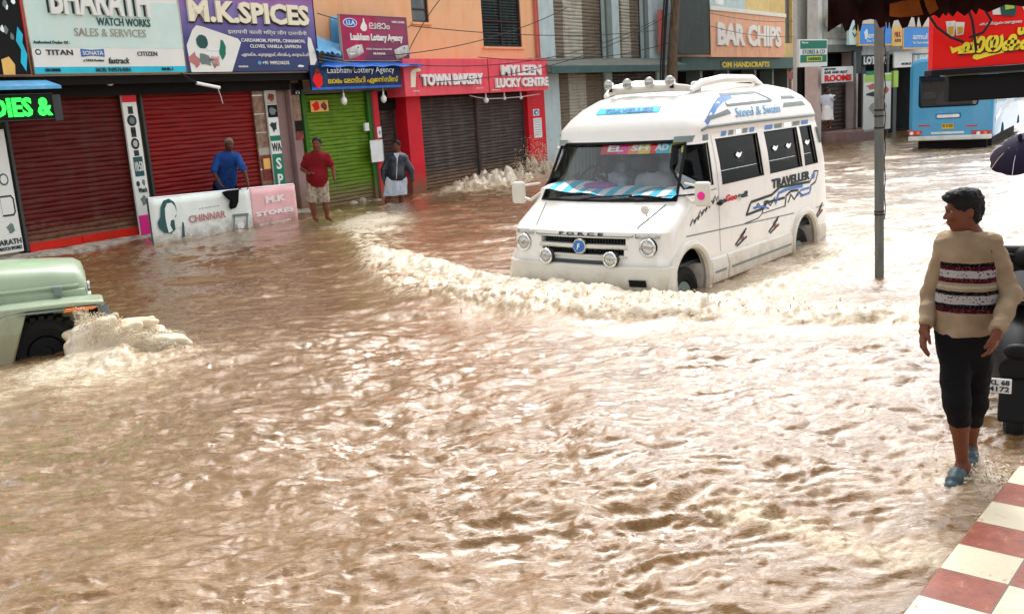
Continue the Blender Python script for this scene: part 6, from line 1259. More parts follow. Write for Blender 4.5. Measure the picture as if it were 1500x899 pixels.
for s in 'LR':
    a_, t_ = J['a' + s], J['t' + s]; d = t_ - a_; d[2] = 0; L = np.linalg.norm(d); d /= L
    heel = a_ - d * .05; heel[2] = t_[2] - .028; toe = t_ + d * .045; toe[2] = t_[2] - .03
    sdf_obj('slipper', [('c', heel, toe, .036, .043, .01), ('c', a_ * .35 + t_ * .65 + np.array([0, 0, .0]), t_, .048, .044, .01)], 'slip', man, .006, [(30, .003)])
f_, l_, u_ = ax; ey = J['head'] + np.array([0, 0, -.005])
for b_ in (-.027, .027): m = MB(); m.ball(tuple(ey + f_ * .0695 + l_ * b_ + u_ * .0125), .0085, 12, 8); build('eye', m, 'eyew', man, smooth=60)
for b_ in (-.027, .027): m = MB(); m.ball(tuple(ey + f_ * .0752 + l_ * b_ + u_ * .0125), .0048, 10, 6); build('iris', m, 'blackc', man, smooth=60)
build('ring', MB().ring(tuple(J['wL'] + (F.p(1444, 512) - F.p(1455, 484)) * .95), .011, .0025, 'z'), 'silver', man)

def simple(fig, name, label, k, skin, top, topm, sleeve, bottom, hairm='hair', yaw=0, pitch=.1, hs=1.04, h=.011, belly=0, off=.012, hem=.02, curl=.6, hairk='short', extra=(), group=None):
    J = fig.J; ax = head_axes(fig, yaw, pitch); bp = body_prims(J, fig, k, belly) + head_prims(J['head'], ax, hs)
    for s in 'LR':
        d = J['h' + s] - J['w' + s]; bp += hand_prims(J['w' + s], d, -fig.r + (fig.e if s == 'L' else -fig.e) * .2, fig.e * (-1 if s == 'L' else 1), .95, curl)
    parts = [('hair', hair_prims(J['head'], ax, hs, hairk), hairm, h * .8, [(30, .005)]), (top, shirt_prims(J, fig, k, off, sleeve, belly, hem), topm, h, [(9, .012), (24, .006)])]
    root = finish_person(fig, name, label, bp, skin, h, parts)
    for nm, pr, mt in bottom: sdf_obj(nm, pr, mt, root, h, [(8, .012), (20, .006)])
    return root
def bottoms(J, frac, r0=.115, r1=.10, nm='shorts', mt='camo', flare=0.0):
    P = []
    for s in 'LR':
        k_, a_, p_ = J['k' + s], J['a' + s], J['p' + s]
        en = p_ + (k_ - p_) * frac if frac <= 1 else k_ + (a_ - k_) * (frac - 1)
        P.append(('c', p_, k_ if frac > 1 else en + (en - p_) * .1, r0, r1 + flare, .03))
        if frac > 1: P.append(('c', k_, en, r1 + flare, r1 * .85 + flare, .03))
        dd = (en - (k_ if frac > 1 else p_)); P.append(('p', en, dd / np.linalg.norm(dd), .16, 0))
    P.append(('c', J['pL'] + np.array([0, 0, .05]), J['pR'] + np.array([0, 0, .05]), r0 + .005, r0 + .005, .04)); return (nm, P, mt)
# --- man in the red polo shirt
F = Fig(470, 323, .22); F.set(head=(464, 211), neck=(464, 222), sL=(477, 230), sR=(451, 231), eL=(488, 246, -.03), eR=(443, 248, .03), wL=(489, 259, -.12), wR=(452, 254, -.14), hL=(491, 267, -.14), hR=(457, 253, -.2), pL=(472, 271), pR=(458, 271), kL=(476, 296), kR=(457, 297), aL=(480, 318, .02), aR=(462, 319), tL=(485, 322, -.12), tR=(465, 323, -.12))
simple(F, 'person', 'man in a deep red polo and patterned shorts standing by the green shutter', 1.08, 'skin', 'polo_shirt', 'polo', .62, [bottoms(F.J, .98, .12, .10)], yaw=.25, belly=1, hem=.03)
# --- person in a quilted jacket and pale wrap
F = Fig(578, 304, .02); F.set(head=(581, 214), neck=(582, 223), sL=(592, 231), sR=(571, 231), eL=(602, 249, -.02), eR=(562, 249), wL=(604, 266, -.03), wR=(562, 264, -.03), hL=(604, 275, -.03), hR=(563, 273, -.03), pL=(588, 264), pR=(573, 264), kL=(588, 288), kR=(569, 288), aL=(590, 305), aR=(565, 306), tL=(592, 308, -.1), tR=(563, 309, -.1))
J = F.J; wrap_ = [('c', (J['pL'] + J['pR']) / 2 + np.array([0, 0, .05]), (J['kL'] + J['kR']) / 2 + np.array([0, 0, .02]), .16, .19, .04), ('c', J['pL'], J['kL'], .14, .12, .04), ('c', J['pR'], J['kR'], .14, .12, .04), ('p', (J['kL'] + J['kR']) / 2 + np.array([0, 0, .03]), np.array([0, 0, -1.0]), .4, 0)]
jp = simple(F, 'person', 'stout person in a dark quilted jacket and pale cloth wrap standing between the red pillars', 1.12, 'skin', 'jacket', 'jacket', 1.9, [('cloth_wrap', wrap_, 'mundu')], yaw=.45, pitch=.12, belly=1, off=.016, hem=.0)
cf = (J['sL'] + J['sR']) / 2; wf = (J['pL'] + J['pR']) / 2
m = MB().tube([tuple(cf - F.r * .20 + np.array([0, 0, .0])), tuple(cf * .5 + wf * .5 - F.r * .245), tuple(wf - F.r * .22 + np.array([0, 0, .04]))], .012, 6); build('zip', m, 'silver', jp)
build('shirt_collar', MB().prism([(-.07, .11), (.07, .11), (.0, -.04)], -.01, .01, 'y'), 'mundu', jp, loc=tuple(cf - F.r * .165), rotz=math.atan2(F.e[1], F.e[0]))
# --- man in the blue shirt leaning on the banner
F = Fig(330, 320, .2, dist=19.2); F.X[2] = .2; F.X = on_plane(330, 300, P0 + FN * -.5, FN); F.X[2] = .2
F.set(head=(335.5, 212, -.3), neck=(334, 222, -.25), sL=(347, 229, -.22), sR=(320, 230, -.22), eL=(358, 250, -.4), eR=(313, 252, -.3), wL=(363, 268, -.58), wR=(324, 272, -.45), hL=(364, 277, -.62), hR=(331, 277, -.5), pL=(339, 275, .12), pR=(321, 275, .12), kL=(340, 305, .05), kR=(321, 305, .05), aL=(341, 336, .1), aR=(320, 336, .1), tL=(342, 340, -.03), tR=(319, 340, -.03))
F.J['head'] = F.p(335.5, 212, -.3)
simple(F, 'person', 'grey haired man in a royal blue shirt leaning over the low banner', 1.02, 'skind', 'shirt', 'shirtb', .9, [bottoms(F.J, 1.9, .11, .085, 'trousers', 'blackc')], hairm='ghair', yaw=-.1, pitch=.15, off=.010, hem=.06)
# --- distant man in white by the rooms sign
F = Fig(1213, 193, .43, dist=33.0); F.set(head=(1212, 134.5), neck=(1212, 140), sL=(1218, 144), sR=(1206, 144), eL=(1223, 143, -.2), eR=(1204, 153), wL=(1227, 139, -.4), wR=(1204, 162), hL=(1230, 136, -.5), hR=(1204, 166), pL=(1215, 163), pR=(1209, 163), kL=(1215, 176), kR=(1209, 176), aL=(1215, 187), aR=(1209, 187), tL=(1216, 189, -.1), tR=(1208, 189, -.1))
J = F.J; wp = [('c', (J['pL'] + J['pR']) / 2 + np.array([0, 0, .1]), (J['kL'] + J['kR']) / 2, .17, .19, .04), ('p', (J['kL'] + J['kR']) / 2 + np.array([0, 0, .0]), np.array([0, 0, -1.0]), .4, 0)]
simple(F, 'person', 'distant man in pale shirt and white wrap pointing beside the far grey shutter', 1.0, 'skind', 'shirt', 'mundu', .6, [('cloth_wrap', wp, 'brightw')], yaw=-.6, off=.02, h=.016)
# --- driver and passenger inside the van
def van_person(label, x, y, topm, drive):
    o = VO + VD * x + VL * y; F = Fig(900, 250, 0, dist=11); F.X = np.array([o[0], o[1], .20]); r = VD; F.r = VD.copy(); F.e = -VL.copy()
    L_ = lambda a, b, c: VD * a + VL * b + np.array([0, 0, c])   # a backwards, b to the image left
    F.J = dict(head=L_(.05, 0, 1.20), neck=L_(.1, 0, 1.05), sL=L_(.12, -.18, .97), sR=L_(.12, .18, .97), pL=L_(.15, -.1, .42), pR=L_(.15, .1, .42), kL=L_(-.28, -.13, .46), kR=L_(-.28, .13, .46), aL=L_(-.3, -.13, .2), aR=L_(-.3, .13, .2), tL=L_(-.40, -.13, .17), tR=L_(-.40, .13, .17))
    if drive: F.J.update(eL=L_(-.1, -.24, .80), eR=L_(-.05, .32, .82), wL=L_(-.27, -.14, 1.04), wR=L_(-.27, .26, 1.06), hL=L_(-.34, -.1, 1.08), hR=L_(-.34, .2, 1.1))
    else: F.J.update(eL=L_(.05, -.26, .72), eR=L_(.05, .26, .72), wL=L_(-.17, -.2, .56), wR=L_(-.17, .2, .56), hL=L_(-.25, -.16, .54), hR=L_(-.25, .16, .54))
    simple(F, 'person', label, .98, 'skind', 'shirt', topm, .6, [bottoms(F.J, 1.9, .11, .085, 'trousers', 'blackc')], yaw=0, off=.015, h=.013, hem=.0)
van_person('driver in a pale shirt gripping the steering wheel behind the van windscreen', 1.12, .5, 'mundu', True)
van_person('passenger in a grey shirt seated beside the driver in the van', 1.15, -.12, 'seat', False)
# --- umbrella carried past the bus
UX = on_y(1500, 219, 13.0); U = empty('umbrella', 'dark violet open umbrella tilted low in front of the blue bus at the right edge', 'umbrella', UX, 0)
R_ = Matrix.Rotation(math.radians(22), 4, 'X') @ Matrix.Rotation(math.radians(-28), 4, 'Y')
m = MB(); vs = []; n = 8
for j in range(7):
    for i in range(n * 4):
        t = 2 * math.pi * i / (n * 4); sc = 1 - .06 * (1 - abs(math.cos(t * n / 2))) * j / 6; r = .46 * j / 6 * sc; vs.append(tuple(R_ @ Vector((r * math.cos(t), r * math.sin(t), .17 - .24 * (j / 6) ** 2))))
m.add(vs, [(j * 32 + i, (j + 1) * 32 + i, (j + 1) * 32 + (i + 1) % 32, j * 32 + (i + 1) % 32) for j in range(6) for i in range(32)]); cn = build('canopy', m, 'umb', U, smooth=50); cn.modifiers.new('t', 'SOLIDIFY').thickness = .004
m = MB()
for i in range(8): t = 2 * math.pi * i / 8; m.tube([tuple(R_ @ Vector((.5 * k * math.cos(t), .5 * k * math.sin(t), .16 - .24 * k * k))) for k in (0, .33, .66, 1)], .005, 5)
build('rib', m, 'silver', cn); build('shaft', MB().tube([tuple(R_ @ Vector((0, 0, .24))), tuple(R_ @ Vector((0, 0, -.55)))], .009), 'silver', U); build('ferrule', MB().ball(tuple(R_ @ Vector((0, 0, .21))), (.03, .03, .05)), 'umb', U)
F = Fig(1512, 300, .1, dist=13.6); base = UX + np.array([.42, .15, 0]); F.X = np.array([base[0], base[1], .02])
zU = UX[2]
L_ = lambda a, b, c: F.e * a + F.r * b + np.array([0, 0, c])
hgt = zU - .02
F.J = dict(head=L_(.1, .1, hgt - .12), neck=L_(.1, .1, hgt - .27), sL=L_(.26, .1, hgt - .36), sR=L_(-.06, .1, hgt - .36), eL=L_(.3, .05, hgt - .62), eR=L_(-.1, 0, hgt - .6), wL=L_(.28, -.05, hgt - .85), wR=L_(-.08, -.1, hgt - .45), hL=L_(.28, -.06, hgt - .93), hR=L_(-.07, -.1, hgt - .38), pL=L_(.19, .1, hgt - .88), pR=L_(.01, .1, hgt - .88), kL=L_(.19, .1, hgt - 1.2), kR=L_(.01, .1, hgt - 1.2), aL=L_(.19, .1, .05), aR=L_(.01, .1, .05), tL=L_(.19, .22, 0), tR=L_(.01, .22, 0))
simple(F, 'person', 'person in dark clothes mostly hidden under the violet umbrella at the right edge', .95, 'skind', 'shirt', 'umb', .8, [bottoms(F.J, 1.8, .11, .09, 'trousers', 'darkgrey')], yaw=3.0, h=.016)
# ------------------------------------------------------------------ ground, pavement, water, spray
build_g = build('ground', MB().add([(-300, -300, -.45), (300, -300, -.45), (300, 300, -.45), (-300, 300, -.45)], [(0, 1, 2, 3)]), M('wet_mud', (.12, .08, .05), .6), None, smooth=0); props(build_g, kind='structure')
e0 = on_z(1325, 899, .06); e1 = on_z(1500, 675, .06); ed = e1 - e0; ed[2] = 0; ed /= np.linalg.norm(ed); en = np.array([ed[1], -ed[0], 0])
c0 = on_z(1375, 835, .06); s0 = float((c0 - e0) @ ed)      # a tile corner on the edge
TL = .283
def tile_mat():
    m, nt, b, out = new_mat('checkered_tiles'); N = nt.nodes; L = nt.links
    tc = N.new('ShaderNodeTexCoord'); mp = N.new('ShaderNodeMapping'); mp.inputs['Location'].default_value = (.0, .0, .5); L.new(tc.outputs['Object'], mp.inputs[0])
    ch = N.new('ShaderNodeTexChecker'); ch.inputs['Scale'].default_value = 1 / TL; L.new(mp.outputs[0], ch.inputs[0])
    n = N.new('ShaderNodeTexNoise'); n.inputs['Scale'].default_value = 14; n.inputs['Detail'].default_value = 8; n.inputs['Roughness'].default_value = .75; L.new(tc.outputs['Object'], n.inputs[0])
    n2 = N.new('ShaderNodeTexNoise'); n2.inputs['Scale'].default_value = 2.3; n2.inputs['Detail'].default_value = 5; L.new(tc.outputs['Object'], n2.inputs[0])
    def ramp(src, a, c, p0=.35, p1=.7):
        r = N.new('ShaderNodeValToRGB'); r.color_ramp.elements[0].position = p0; r.color_ramp.elements[1].position = p1; r.color_ramp.elements[0].color = a + (1,); r.color_ramp.elements[1].color = c + (1,); L.new(src, r.inputs[0]); return r.outputs[0]
    red = ramp(n.outputs[0], (.15, .022, .007), (.33, .062, .018)); wh = ramp(n2.outputs[0], (.70, .64, .46), (.48, .42, .30))
    sp = N.new('ShaderNodeValToRGB'); sp.color_ramp.elements[0].position = .58; sp.color_ramp.elements[1].position = .68; L.new(n.outputs[0], sp.inputs[0])
    mx = N.new('ShaderNodeMix'); mx.data_type = 'RGBA'; L.new(ch.outputs[1], mx.inputs[0]); L.new(red, mx.inputs[6]); L.new(wh, mx.inputs[7])
    m3 = N.new('ShaderNodeMix'); m3.data_type = 'RGBA'; L.new(sp.outputs[0], m3.inputs[0]); L.new(mx.outputs[2], m3.inputs[6]); m3.inputs[7].default_value = (.3, .17, .1, 1)
    # grout lines
    br = N.new('ShaderNodeTexBrick'); br.offset = 0; br.inputs['Scale'].default_value = 1; br.inputs['Brick Width'].default_value = TL; br.inputs['Row Height'].default_value = TL; br.inputs['Mortar Size'].default_value = .004; L.new(tc.outputs['Object'], br.inputs[0])
    m4 = N.new('ShaderNodeMix'); m4.data_type = 'RGBA'; L.new(br.outputs['Fac'], m4.inputs[0]); L.new(m3.outputs[2], m4.inputs[6]); m4.inputs[7].default_value = (.12, .07, .05, 1)
    L.new(m4.outputs[2], b.inputs['Base Color']); rr = N.new('ShaderNodeMapRange'); rr.inputs['To Min'].default_value = .12; rr.inputs['To Max'].default_value = .6; L.new(n2.outputs[0], rr.inputs[0]); L.new(rr.outputs[0], b.inputs['Roughness'])
    bp = N.new('ShaderNodeBump'); bp.inputs['Strength'].default_value = .25; bp.inputs['Distance'].default_value = .01; L.new(n.outputs[0], bp.inputs['Height']); L.new(bp.outputs[0], b.inputs['Normal']); K['tiles'] = m
tile_mat()
rz = math.atan2(ed[1], ed[0]); org = e0 + ed * s0; org[2] = 0
# local x along the edge, local y to the left of it; the pavement lies at y < 0
m = MB(); m.box(-12 * TL, 8.5 * TL, -8 * TL, 0, -.5, .075)
pv = build('pavement', m, 'tiles', None, .008, loc=org, rotz=rz); props(pv, kind='structure')

def zw(x, y):
    r = np.hypot(x, y); t = np.clip((r - 12.5) / 5, 0, 1); return .12 * t * t * (3 - 2 * t)
def seg(x, y, pts):
    best = np.full(x.shape, 1e9); side = np.zeros(x.shape); al = np.zeros(x.shape); s = 0.
    for a, b in zip(pts[:-1], pts[1:]):
        a = np.array(a); b = np.array(b); d = b - a; L = np.linalg.norm(d); t = np.clip(((x - a[0]) * d[0] + (y - a[1]) * d[1]) / (L * L), 0, 1)
        qx, qy = x - a[0] - t * d[0], y - a[1] - t * d[1]; dd = np.hypot(qx, qy); m = dd < best; best = np.where(m, dd, best)
        side = np.where(m, np.sign(d[0] * qy - d[1] * qx), side); al = np.where(m, s + t * L, al); s += L
    return best, side, al
BOW = [(-2.9, 19.6), (-2.85, 18.0), (-2.35, 15.4), (-1.75, 12.9), (-1.25, 11.5), (-.45, 10.5), (.36, 9.75), (1.0, 9.3), (1.66, 9.1), (2.3, 9.0), (2.9, 8.75), (3.7, 8.6), (4.8, 8.6)]
BOW2 = [(-1.9, 14.2), (-.9, 12.9), (-.2, 11.7), (.3, 10.9), (1.0, 10.1), (1.8, 9.5), (2.2, 9.55), (2.75, 10.1), (3.5, 10.9), (4.3, 11.8), (5.4, 13.2)]
RIP = [(1.05, 4.6), (1.34, 4.4), (1.5, 4.15), (1.68, 4.0), (1.85, 4.02)]
RIP2 = [(4.3, 12.6), (5.3, 12.4), (6.8, 12.9), (9, 13.5)]
JW = [(-4.6, 8.3), (-3.9, 8.15), (-3.3, 8.7), (-3.5, 9.6), (-4.1, 10.3)]
def g2(x, y, cx, cy, rx, ry, rot=0.0):
    c, s = math.cos(rot), math.sin(rot); u = (x - cx) * c + (y - cy) * s; v = -(x - cx) * s + (y - cy) * c; return np.exp(-(u / rx) ** 2 - (v / ry) ** 2)
def water_fields(x, y):
    wx = x + .25 * fbm(x * .8, y * .8, 3, 21); wy = y + .25 * fbm(x * .8 + 9, y * .8, 3, 33)
    wx2 = x + .09 * fbm(x * 2.6, y * 2.6, 3, 51); wy2 = y + .09 * fbm(x * 2.6 + 4, y * 2.6, 3, 57)
    a = .12; ca, sa = math.cos(a), math.sin(a); rx, ry = wx * ca + wy * sa, -wx * sa + wy * ca; rx2, ry2 = wx2 * ca + wy2 * sa, -wx2 * sa + wy2 * ca
    rg = lambda n: 1 - 2.0 * np.sqrt(n * n + .004)
    near = np.clip((15 - np.hypot(x, y)) / 9, .5, 1)
    h = .075 * fbm(wx * .6, wy * 1.15, 3, 2)
    h = h + near * (.043 * rg(pn2(rx2 * 1.6, ry2 * 4.4, 5)) + .030 * rg(pn2(rx2 * 3.6 + 3, ry2 * 9.5, 8)) + .0105 * rg(pn2(rx2 * 10, ry2 * 19, 12)) + .0024 * pn2(x * 26, y * 42, 15))
    rough = np.clip(fbm(x * .5 + 5, y * .5, 2, 71) * 1.5 + .5, .25, 1.1); h = h * (.55 + .6 * rough)
    foam_glare = .0 * x
    tn = fbm(x * 3.6, y * 3.6, 4, 41, .42); tb = fbm(x * 11, y * 11, 3, 44); tf = pn2(x * 30, y * 30, 48)
    # bow wave
    d, s, al = seg(x, y, BOW); amp = np.interp(al, [0, 3, 6, 9, 11, 14, 17], [.03, .04, .07, .10, .11, .09, .04])
    d = d + .14 * fbm(x * 1.7, y * 1.7, 2, 61); w = np.where(s > 0, .55, .20) ; c = np.exp(-(d / w) ** 2)
    h = h + amp * c * (1 + .65 * tn + .28 * tb) + .008 * c * tf; foam_glare = foam_glare + c * np.clip(.42 + 1.3 * tn + 1.2 * tb, .0, .95) + .6 * np.exp(-(d / 1.0) ** 2) * (s > 0) * np.clip(tn + .6, 0, 1.2) + .3 * np.exp(-(d / .5) ** 2) * (s < 0)
    d2, s2, a2 = seg(x, y, BOW2); d2 = d2 + .12 * tn; c2 = np.exp(-(d2 / .34) ** 2); h = h + .07 * c2 * (1 + tn + .6 * tb); foam_glare = foam_glare + .75 * c2
    # swell round the van
    vx, vy = VO[0] + VD[0] * 2.1, VO[1] + VD[1] * 2.1; h = h + .12 * g2(x, y, VO[0] - .5, VO[1] - .6, 1.3, .7, -VAZ) + .0 * g2(x, y, vx, vy, 2.8, 1.6, math.pi / 2 - VAZ)
    foam_glare = foam_glare + .45 * g2(x, y, vx + .8, vy - .9, 2.6, .8, math.pi / 2 - VAZ)
    d3, s3, a3 = seg(x, y, RIP); d3 = d3 + .05 * tn; c3 = np.exp(-(d3 / np.where(s3 > 0, .22, .06)) ** 2); h = h + .032 * c3 * (1 + tn + tb); foam_glare = foam_glare + .6 * c3 
    d4, s4, a4 = seg(x, y, RIP2); c4 = np.exp(-((d4 + .15 * tn) / .3) ** 2); h = h + .05 * c4 * (1 + tn); foam_glare = foam_glare + .55 * c4
    # jeep wake
    gj = g2(x, y, -3.75, 8.85, .7, .6, .1); h = h + gj * (.11 + .09 * tn + .04 * tb); gj2 = g2(x, y, -3.95, 8.65, 1.0, .7, .1); foam_glare = foam_glare + .9 * gj2
    foam_glare = foam_glare + .4 * g2(x, y, -4.3, 7.7, 1.5, .6, -.1) * np.clip(.6 + tn * 1.5, 0, 1.4)
    # splash against the bakery shutter, along the shop fronts and round the bus and legs
    gs = g2(x, y, -.3, 25.4, 1.5, .7, .95); h = h + gs * (.25 + .4 * tn + .2 * tb); foam_glare = foam_glare + 1.0 * g2(x, y, -.3, 25.0, 2.0, .9, .95)
    df = np.abs((x - P0[0]) * FN[0] + (y - P0[1]) * FN[1] + 1.3); foam_glare = foam_glare + .35 * np.exp(-(df / .5) ** 2) * np.clip(tn * 2 + .5, 0, 1)
    h = h + .05 * np.exp(-(df / .6) ** 2) * tn
    foam_glare = foam_glare + .8 * g2(x, y, -2.6, 18.6, 1.0, 1.6) + .5 * g2(x, y, 14, 27, 3, 1.5) + .35 * g2(x, y, 2.5, 4.8, .5, .45) + .25 * g2(x, y, 9, 22, 6, 12) + .2 * g2(x, y, 5.5, 14, 2.5, 5)  # the last two broad patches paint sky glare on the right-hand water
    h = h + .012 * g2(x, y, 2.45, 4.9, .6, .5) * (tn * 2 + tb * 1.5)
    # silt brown areas (painted sky glare cut back, froth thinner)
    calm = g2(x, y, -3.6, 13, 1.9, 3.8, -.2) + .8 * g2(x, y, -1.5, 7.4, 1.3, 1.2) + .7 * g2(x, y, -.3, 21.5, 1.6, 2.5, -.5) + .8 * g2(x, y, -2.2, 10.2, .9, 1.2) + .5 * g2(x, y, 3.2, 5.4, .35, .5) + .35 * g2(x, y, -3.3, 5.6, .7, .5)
    big = .75 * fbm(rx * 1.1, ry * 3.0, 5, 83, .72); fine = fbm(rx2 * 3.2, ry2 * 8.5, 4, 87, .6); r_ = np.hypot(x, y); bias = .05 * np.clip((9 - r_) / 3.5, 0, 1) + .3 * np.clip((np.arctan2(x, y) - .12) / .2, 0, 1) * np.clip((r_ - 7) / 4, 0, 1) - .12 * np.clip((x * -1 + .5) / 3, 0, 1) * np.clip((r_ - 8.5) / 3, 0, 1) + .12 * g2(x, y, 2.2, 6, 1.3, 2)  # pale streaks, biased near and right: sky glare put into the water colour
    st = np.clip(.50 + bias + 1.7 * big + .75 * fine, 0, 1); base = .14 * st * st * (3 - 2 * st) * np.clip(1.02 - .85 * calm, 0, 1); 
    foam_glare = foam_glare * np.clip(1 - .3 * calm, 0, 1) + base
    dp = (x - e0[0]) * en[0] + (y - e0[1]) * en[1]; h = np.where(dp > -.9, h * np.clip(.45 - dp * .6, .35, 1), h) - .012 * (dp > 0)
    return h + zw(x, y), np.clip(foam_glare, 0, 1.6)
NA, NR = 1000, 1150
th = np.linspace(math.radians(-50), math.radians(52), NA); rr = 1.7 * (75 / 1.7) ** (np.linspace(0, 1, NR) ** 1.0)
TT, RRr = np.meshgrid(th, rr); X = RRr * np.sin(TT); Y = RRr * np.cos(TT)
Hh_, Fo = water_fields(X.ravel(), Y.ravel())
co_ = np.stack([X.ravel(), Y.ravel(), Hh_], 1).astype(np.float32)
me = bpy.data.meshes.new('water'); me.vertices.add(len(co_)); me.vertices.foreach_set('co', co_.ravel())
ii = (np.arange(NR - 1)[:, None] * NA + np.arange(NA - 1)[None]).ravel(); q = np.stack([ii, ii + 1, ii + NA + 1, ii + NA], 1)[:, ::1]
# drop the part of the sheet that would lie under the pavement's dry corner
me.loops.add(len(q) * 4); me.loops.foreach_set('vertex_index', q[:, [0, 1, 2, 3]].astype(np.int32).ravel()); me.polygons.add(len(q)); me.polygons.foreach_set('loop_start', np.arange(0, len(q) * 4, 4, dtype=np.int32))
me.update(calc_edges=True); me.polygons.foreach_set('use_smooth', np.ones(len(q), bool))
at = me.attributes.new('foam_glare', 'FLOAT', 'POINT'); at.data.foreach_set('value', Fo.astype(np.float32))
def water_mat():
    m, nt, b, out = new_mat('muddy_water'); N = nt.nodes; L = nt.links
    tc = N.new('ShaderNodeTexCoord'); at = N.new('ShaderNodeAttribute'); at.attribute_name = 'foam_glare'
    mp = N.new('ShaderNodeMapping'); mp.inputs['Scale'].default_value = (1, 2.6, 1); mp.inputs['Rotation'].default_value = (0, 0, -.12); L.new(tc.outputs['Object'], mp.inputs[0])
    n1 = N.new('ShaderNodeTexNoise'); n1.inputs['Scale'].default_value = 5.5; n1.inputs['Detail'].default_value = 9; n1.inputs['Roughness'].default_value = .72; n1.inputs['Distortion'].default_value = .8; L.new(mp.outputs[0], n1.inputs[0])
    n2 = N.new('ShaderNodeTexNoise'); n2.inputs['Scale'].default_value = 24; n2.inputs['Detail'].default_value = 7; n2.inputs['Roughness'].default_value = .7; n2.inputs['Distortion'].default_value = 1.2; L.new(mp.outputs[0], n2.inputs[0])
    s = N.new('ShaderNodeMath'); s.operation = 'ADD'; L.new(n1.outputs[0], s.inputs[0]); L.new(n2.outputs[0], s.inputs[1])      # ~1.0 mean
    t = N.new('ShaderNodeMath'); t.operation = 'MULTIPLY_ADD'; L.new(s.outputs[0], t.inputs[0]); t.inputs[1].default_value = 1.7; t.inputs[2].default_value = -1.72
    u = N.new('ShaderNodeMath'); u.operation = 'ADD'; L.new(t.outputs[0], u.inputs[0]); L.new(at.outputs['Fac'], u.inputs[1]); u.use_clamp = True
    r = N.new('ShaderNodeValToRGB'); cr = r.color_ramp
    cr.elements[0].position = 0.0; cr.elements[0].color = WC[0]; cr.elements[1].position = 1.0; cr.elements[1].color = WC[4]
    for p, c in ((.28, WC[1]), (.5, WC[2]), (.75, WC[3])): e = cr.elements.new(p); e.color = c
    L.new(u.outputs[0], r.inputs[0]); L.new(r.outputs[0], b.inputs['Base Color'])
    rr = N.new('ShaderNodeMapRange'); rr.inputs['From Min'].default_value = .55; rr.inputs['From Max'].default_value = 1.; rr.inputs['To Min'].default_value = .05; rr.inputs['To Max'].default_value = .38; L.new(u.outputs[0], rr.inputs[0]); L.new(rr.outputs[0], b.inputs['Roughness'])
    b.inputs['IOR'].default_value = 1.33; b.inputs['Specular IOR Level'].default_value = .5
    nb = N.new('ShaderNodeTexNoise'); nb.inputs['Scale'].default_value = 22; nb.inputs['Detail'].default_value = 3; nb.inputs['Distortion'].default_value = .6; L.new(mp.outputs[0], nb.inputs[0])
    b1 = N.new('ShaderNodeBump'); b1.inputs['Strength'].default_value = .3; b1.inputs['Distance'].default_value = .012; L.new(nb.outputs[0], b1.inputs['Height'])
    b2 = N.new('ShaderNodeBump'); b2.inputs['Strength'].default_value = .3; b2.inputs['Distance'].default_value = .012; L.new(u.outputs[0], b2.inputs['Height']); L.new(b1.outputs[0], b2.inputs['Normal']); L.new(b2.outputs[0], b.inputs['Normal'])
    # mirror-like film of the rippled surface over the silt; strength follows the viewing angle (Fresnel) and vanishes in foam
    gl = N.new('ShaderNodeBsdfGlossy'); gl.inputs['Roughness'].default_value = .05; gl.inputs['Color'].default_value = (.97, .95, .93, 1); L.new(b2.outputs[0], gl.inputs['Normal'])
    fr = N.new('ShaderNodeFresnel'); fr.inputs[0].default_value = 1.33; L.new(b2.outputs[0], fr.inputs['Normal'])
    m1 = N.new('ShaderNodeMapRange'); m1.interpolation_type = 'SMOOTHSTEP'; m1.inputs['From Min'].default_value = .03; m1.inputs['From Max'].default_value = .22; m1.inputs['To Max'].default_value = .43; L.new(fr.outputs[0], m1.inputs[0])
    m2 = N.new('ShaderNodeMapRange'); m2.inputs['From Min'].default_value = .45; m2.inputs['From Max'].default_value = .9; m2.inputs['To Min'].default_value = 1; m2.inputs['To Max'].default_value = .12; L.new(u.outputs[0], m2.inputs[0])
    mm = N.new('ShaderNodeMath'); mm.operation = 'MULTIPLY'; L.new(m1.outputs[0], mm.inputs[0]); L.new(m2.outputs[0], mm.inputs[1])
    ms = N.new('ShaderNodeMixShader'); L.new(mm.outputs[0], ms.inputs[0]); L.new(b.outputs[0], ms.inputs[1]); L.new(gl.outputs[0], ms.inputs[2]); L.new(ms.outputs[0], out.inputs[0]); K['water'] = m
WC = [(.165, .092, .038, 1), (.25, .145, .067, 1), (.34, .245, .145, 1), (.46, .37, .25, 1), (.56, .49, .38, 1)]
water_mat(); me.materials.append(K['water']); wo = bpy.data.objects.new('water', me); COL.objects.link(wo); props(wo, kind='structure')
K['spray'] = M('muddy_spray', (.66, .56, .41), .4, var=.3, scale=7, dirt=(.8, .77, .7), dirt_amt=.9, bump=.6, bscale=25)
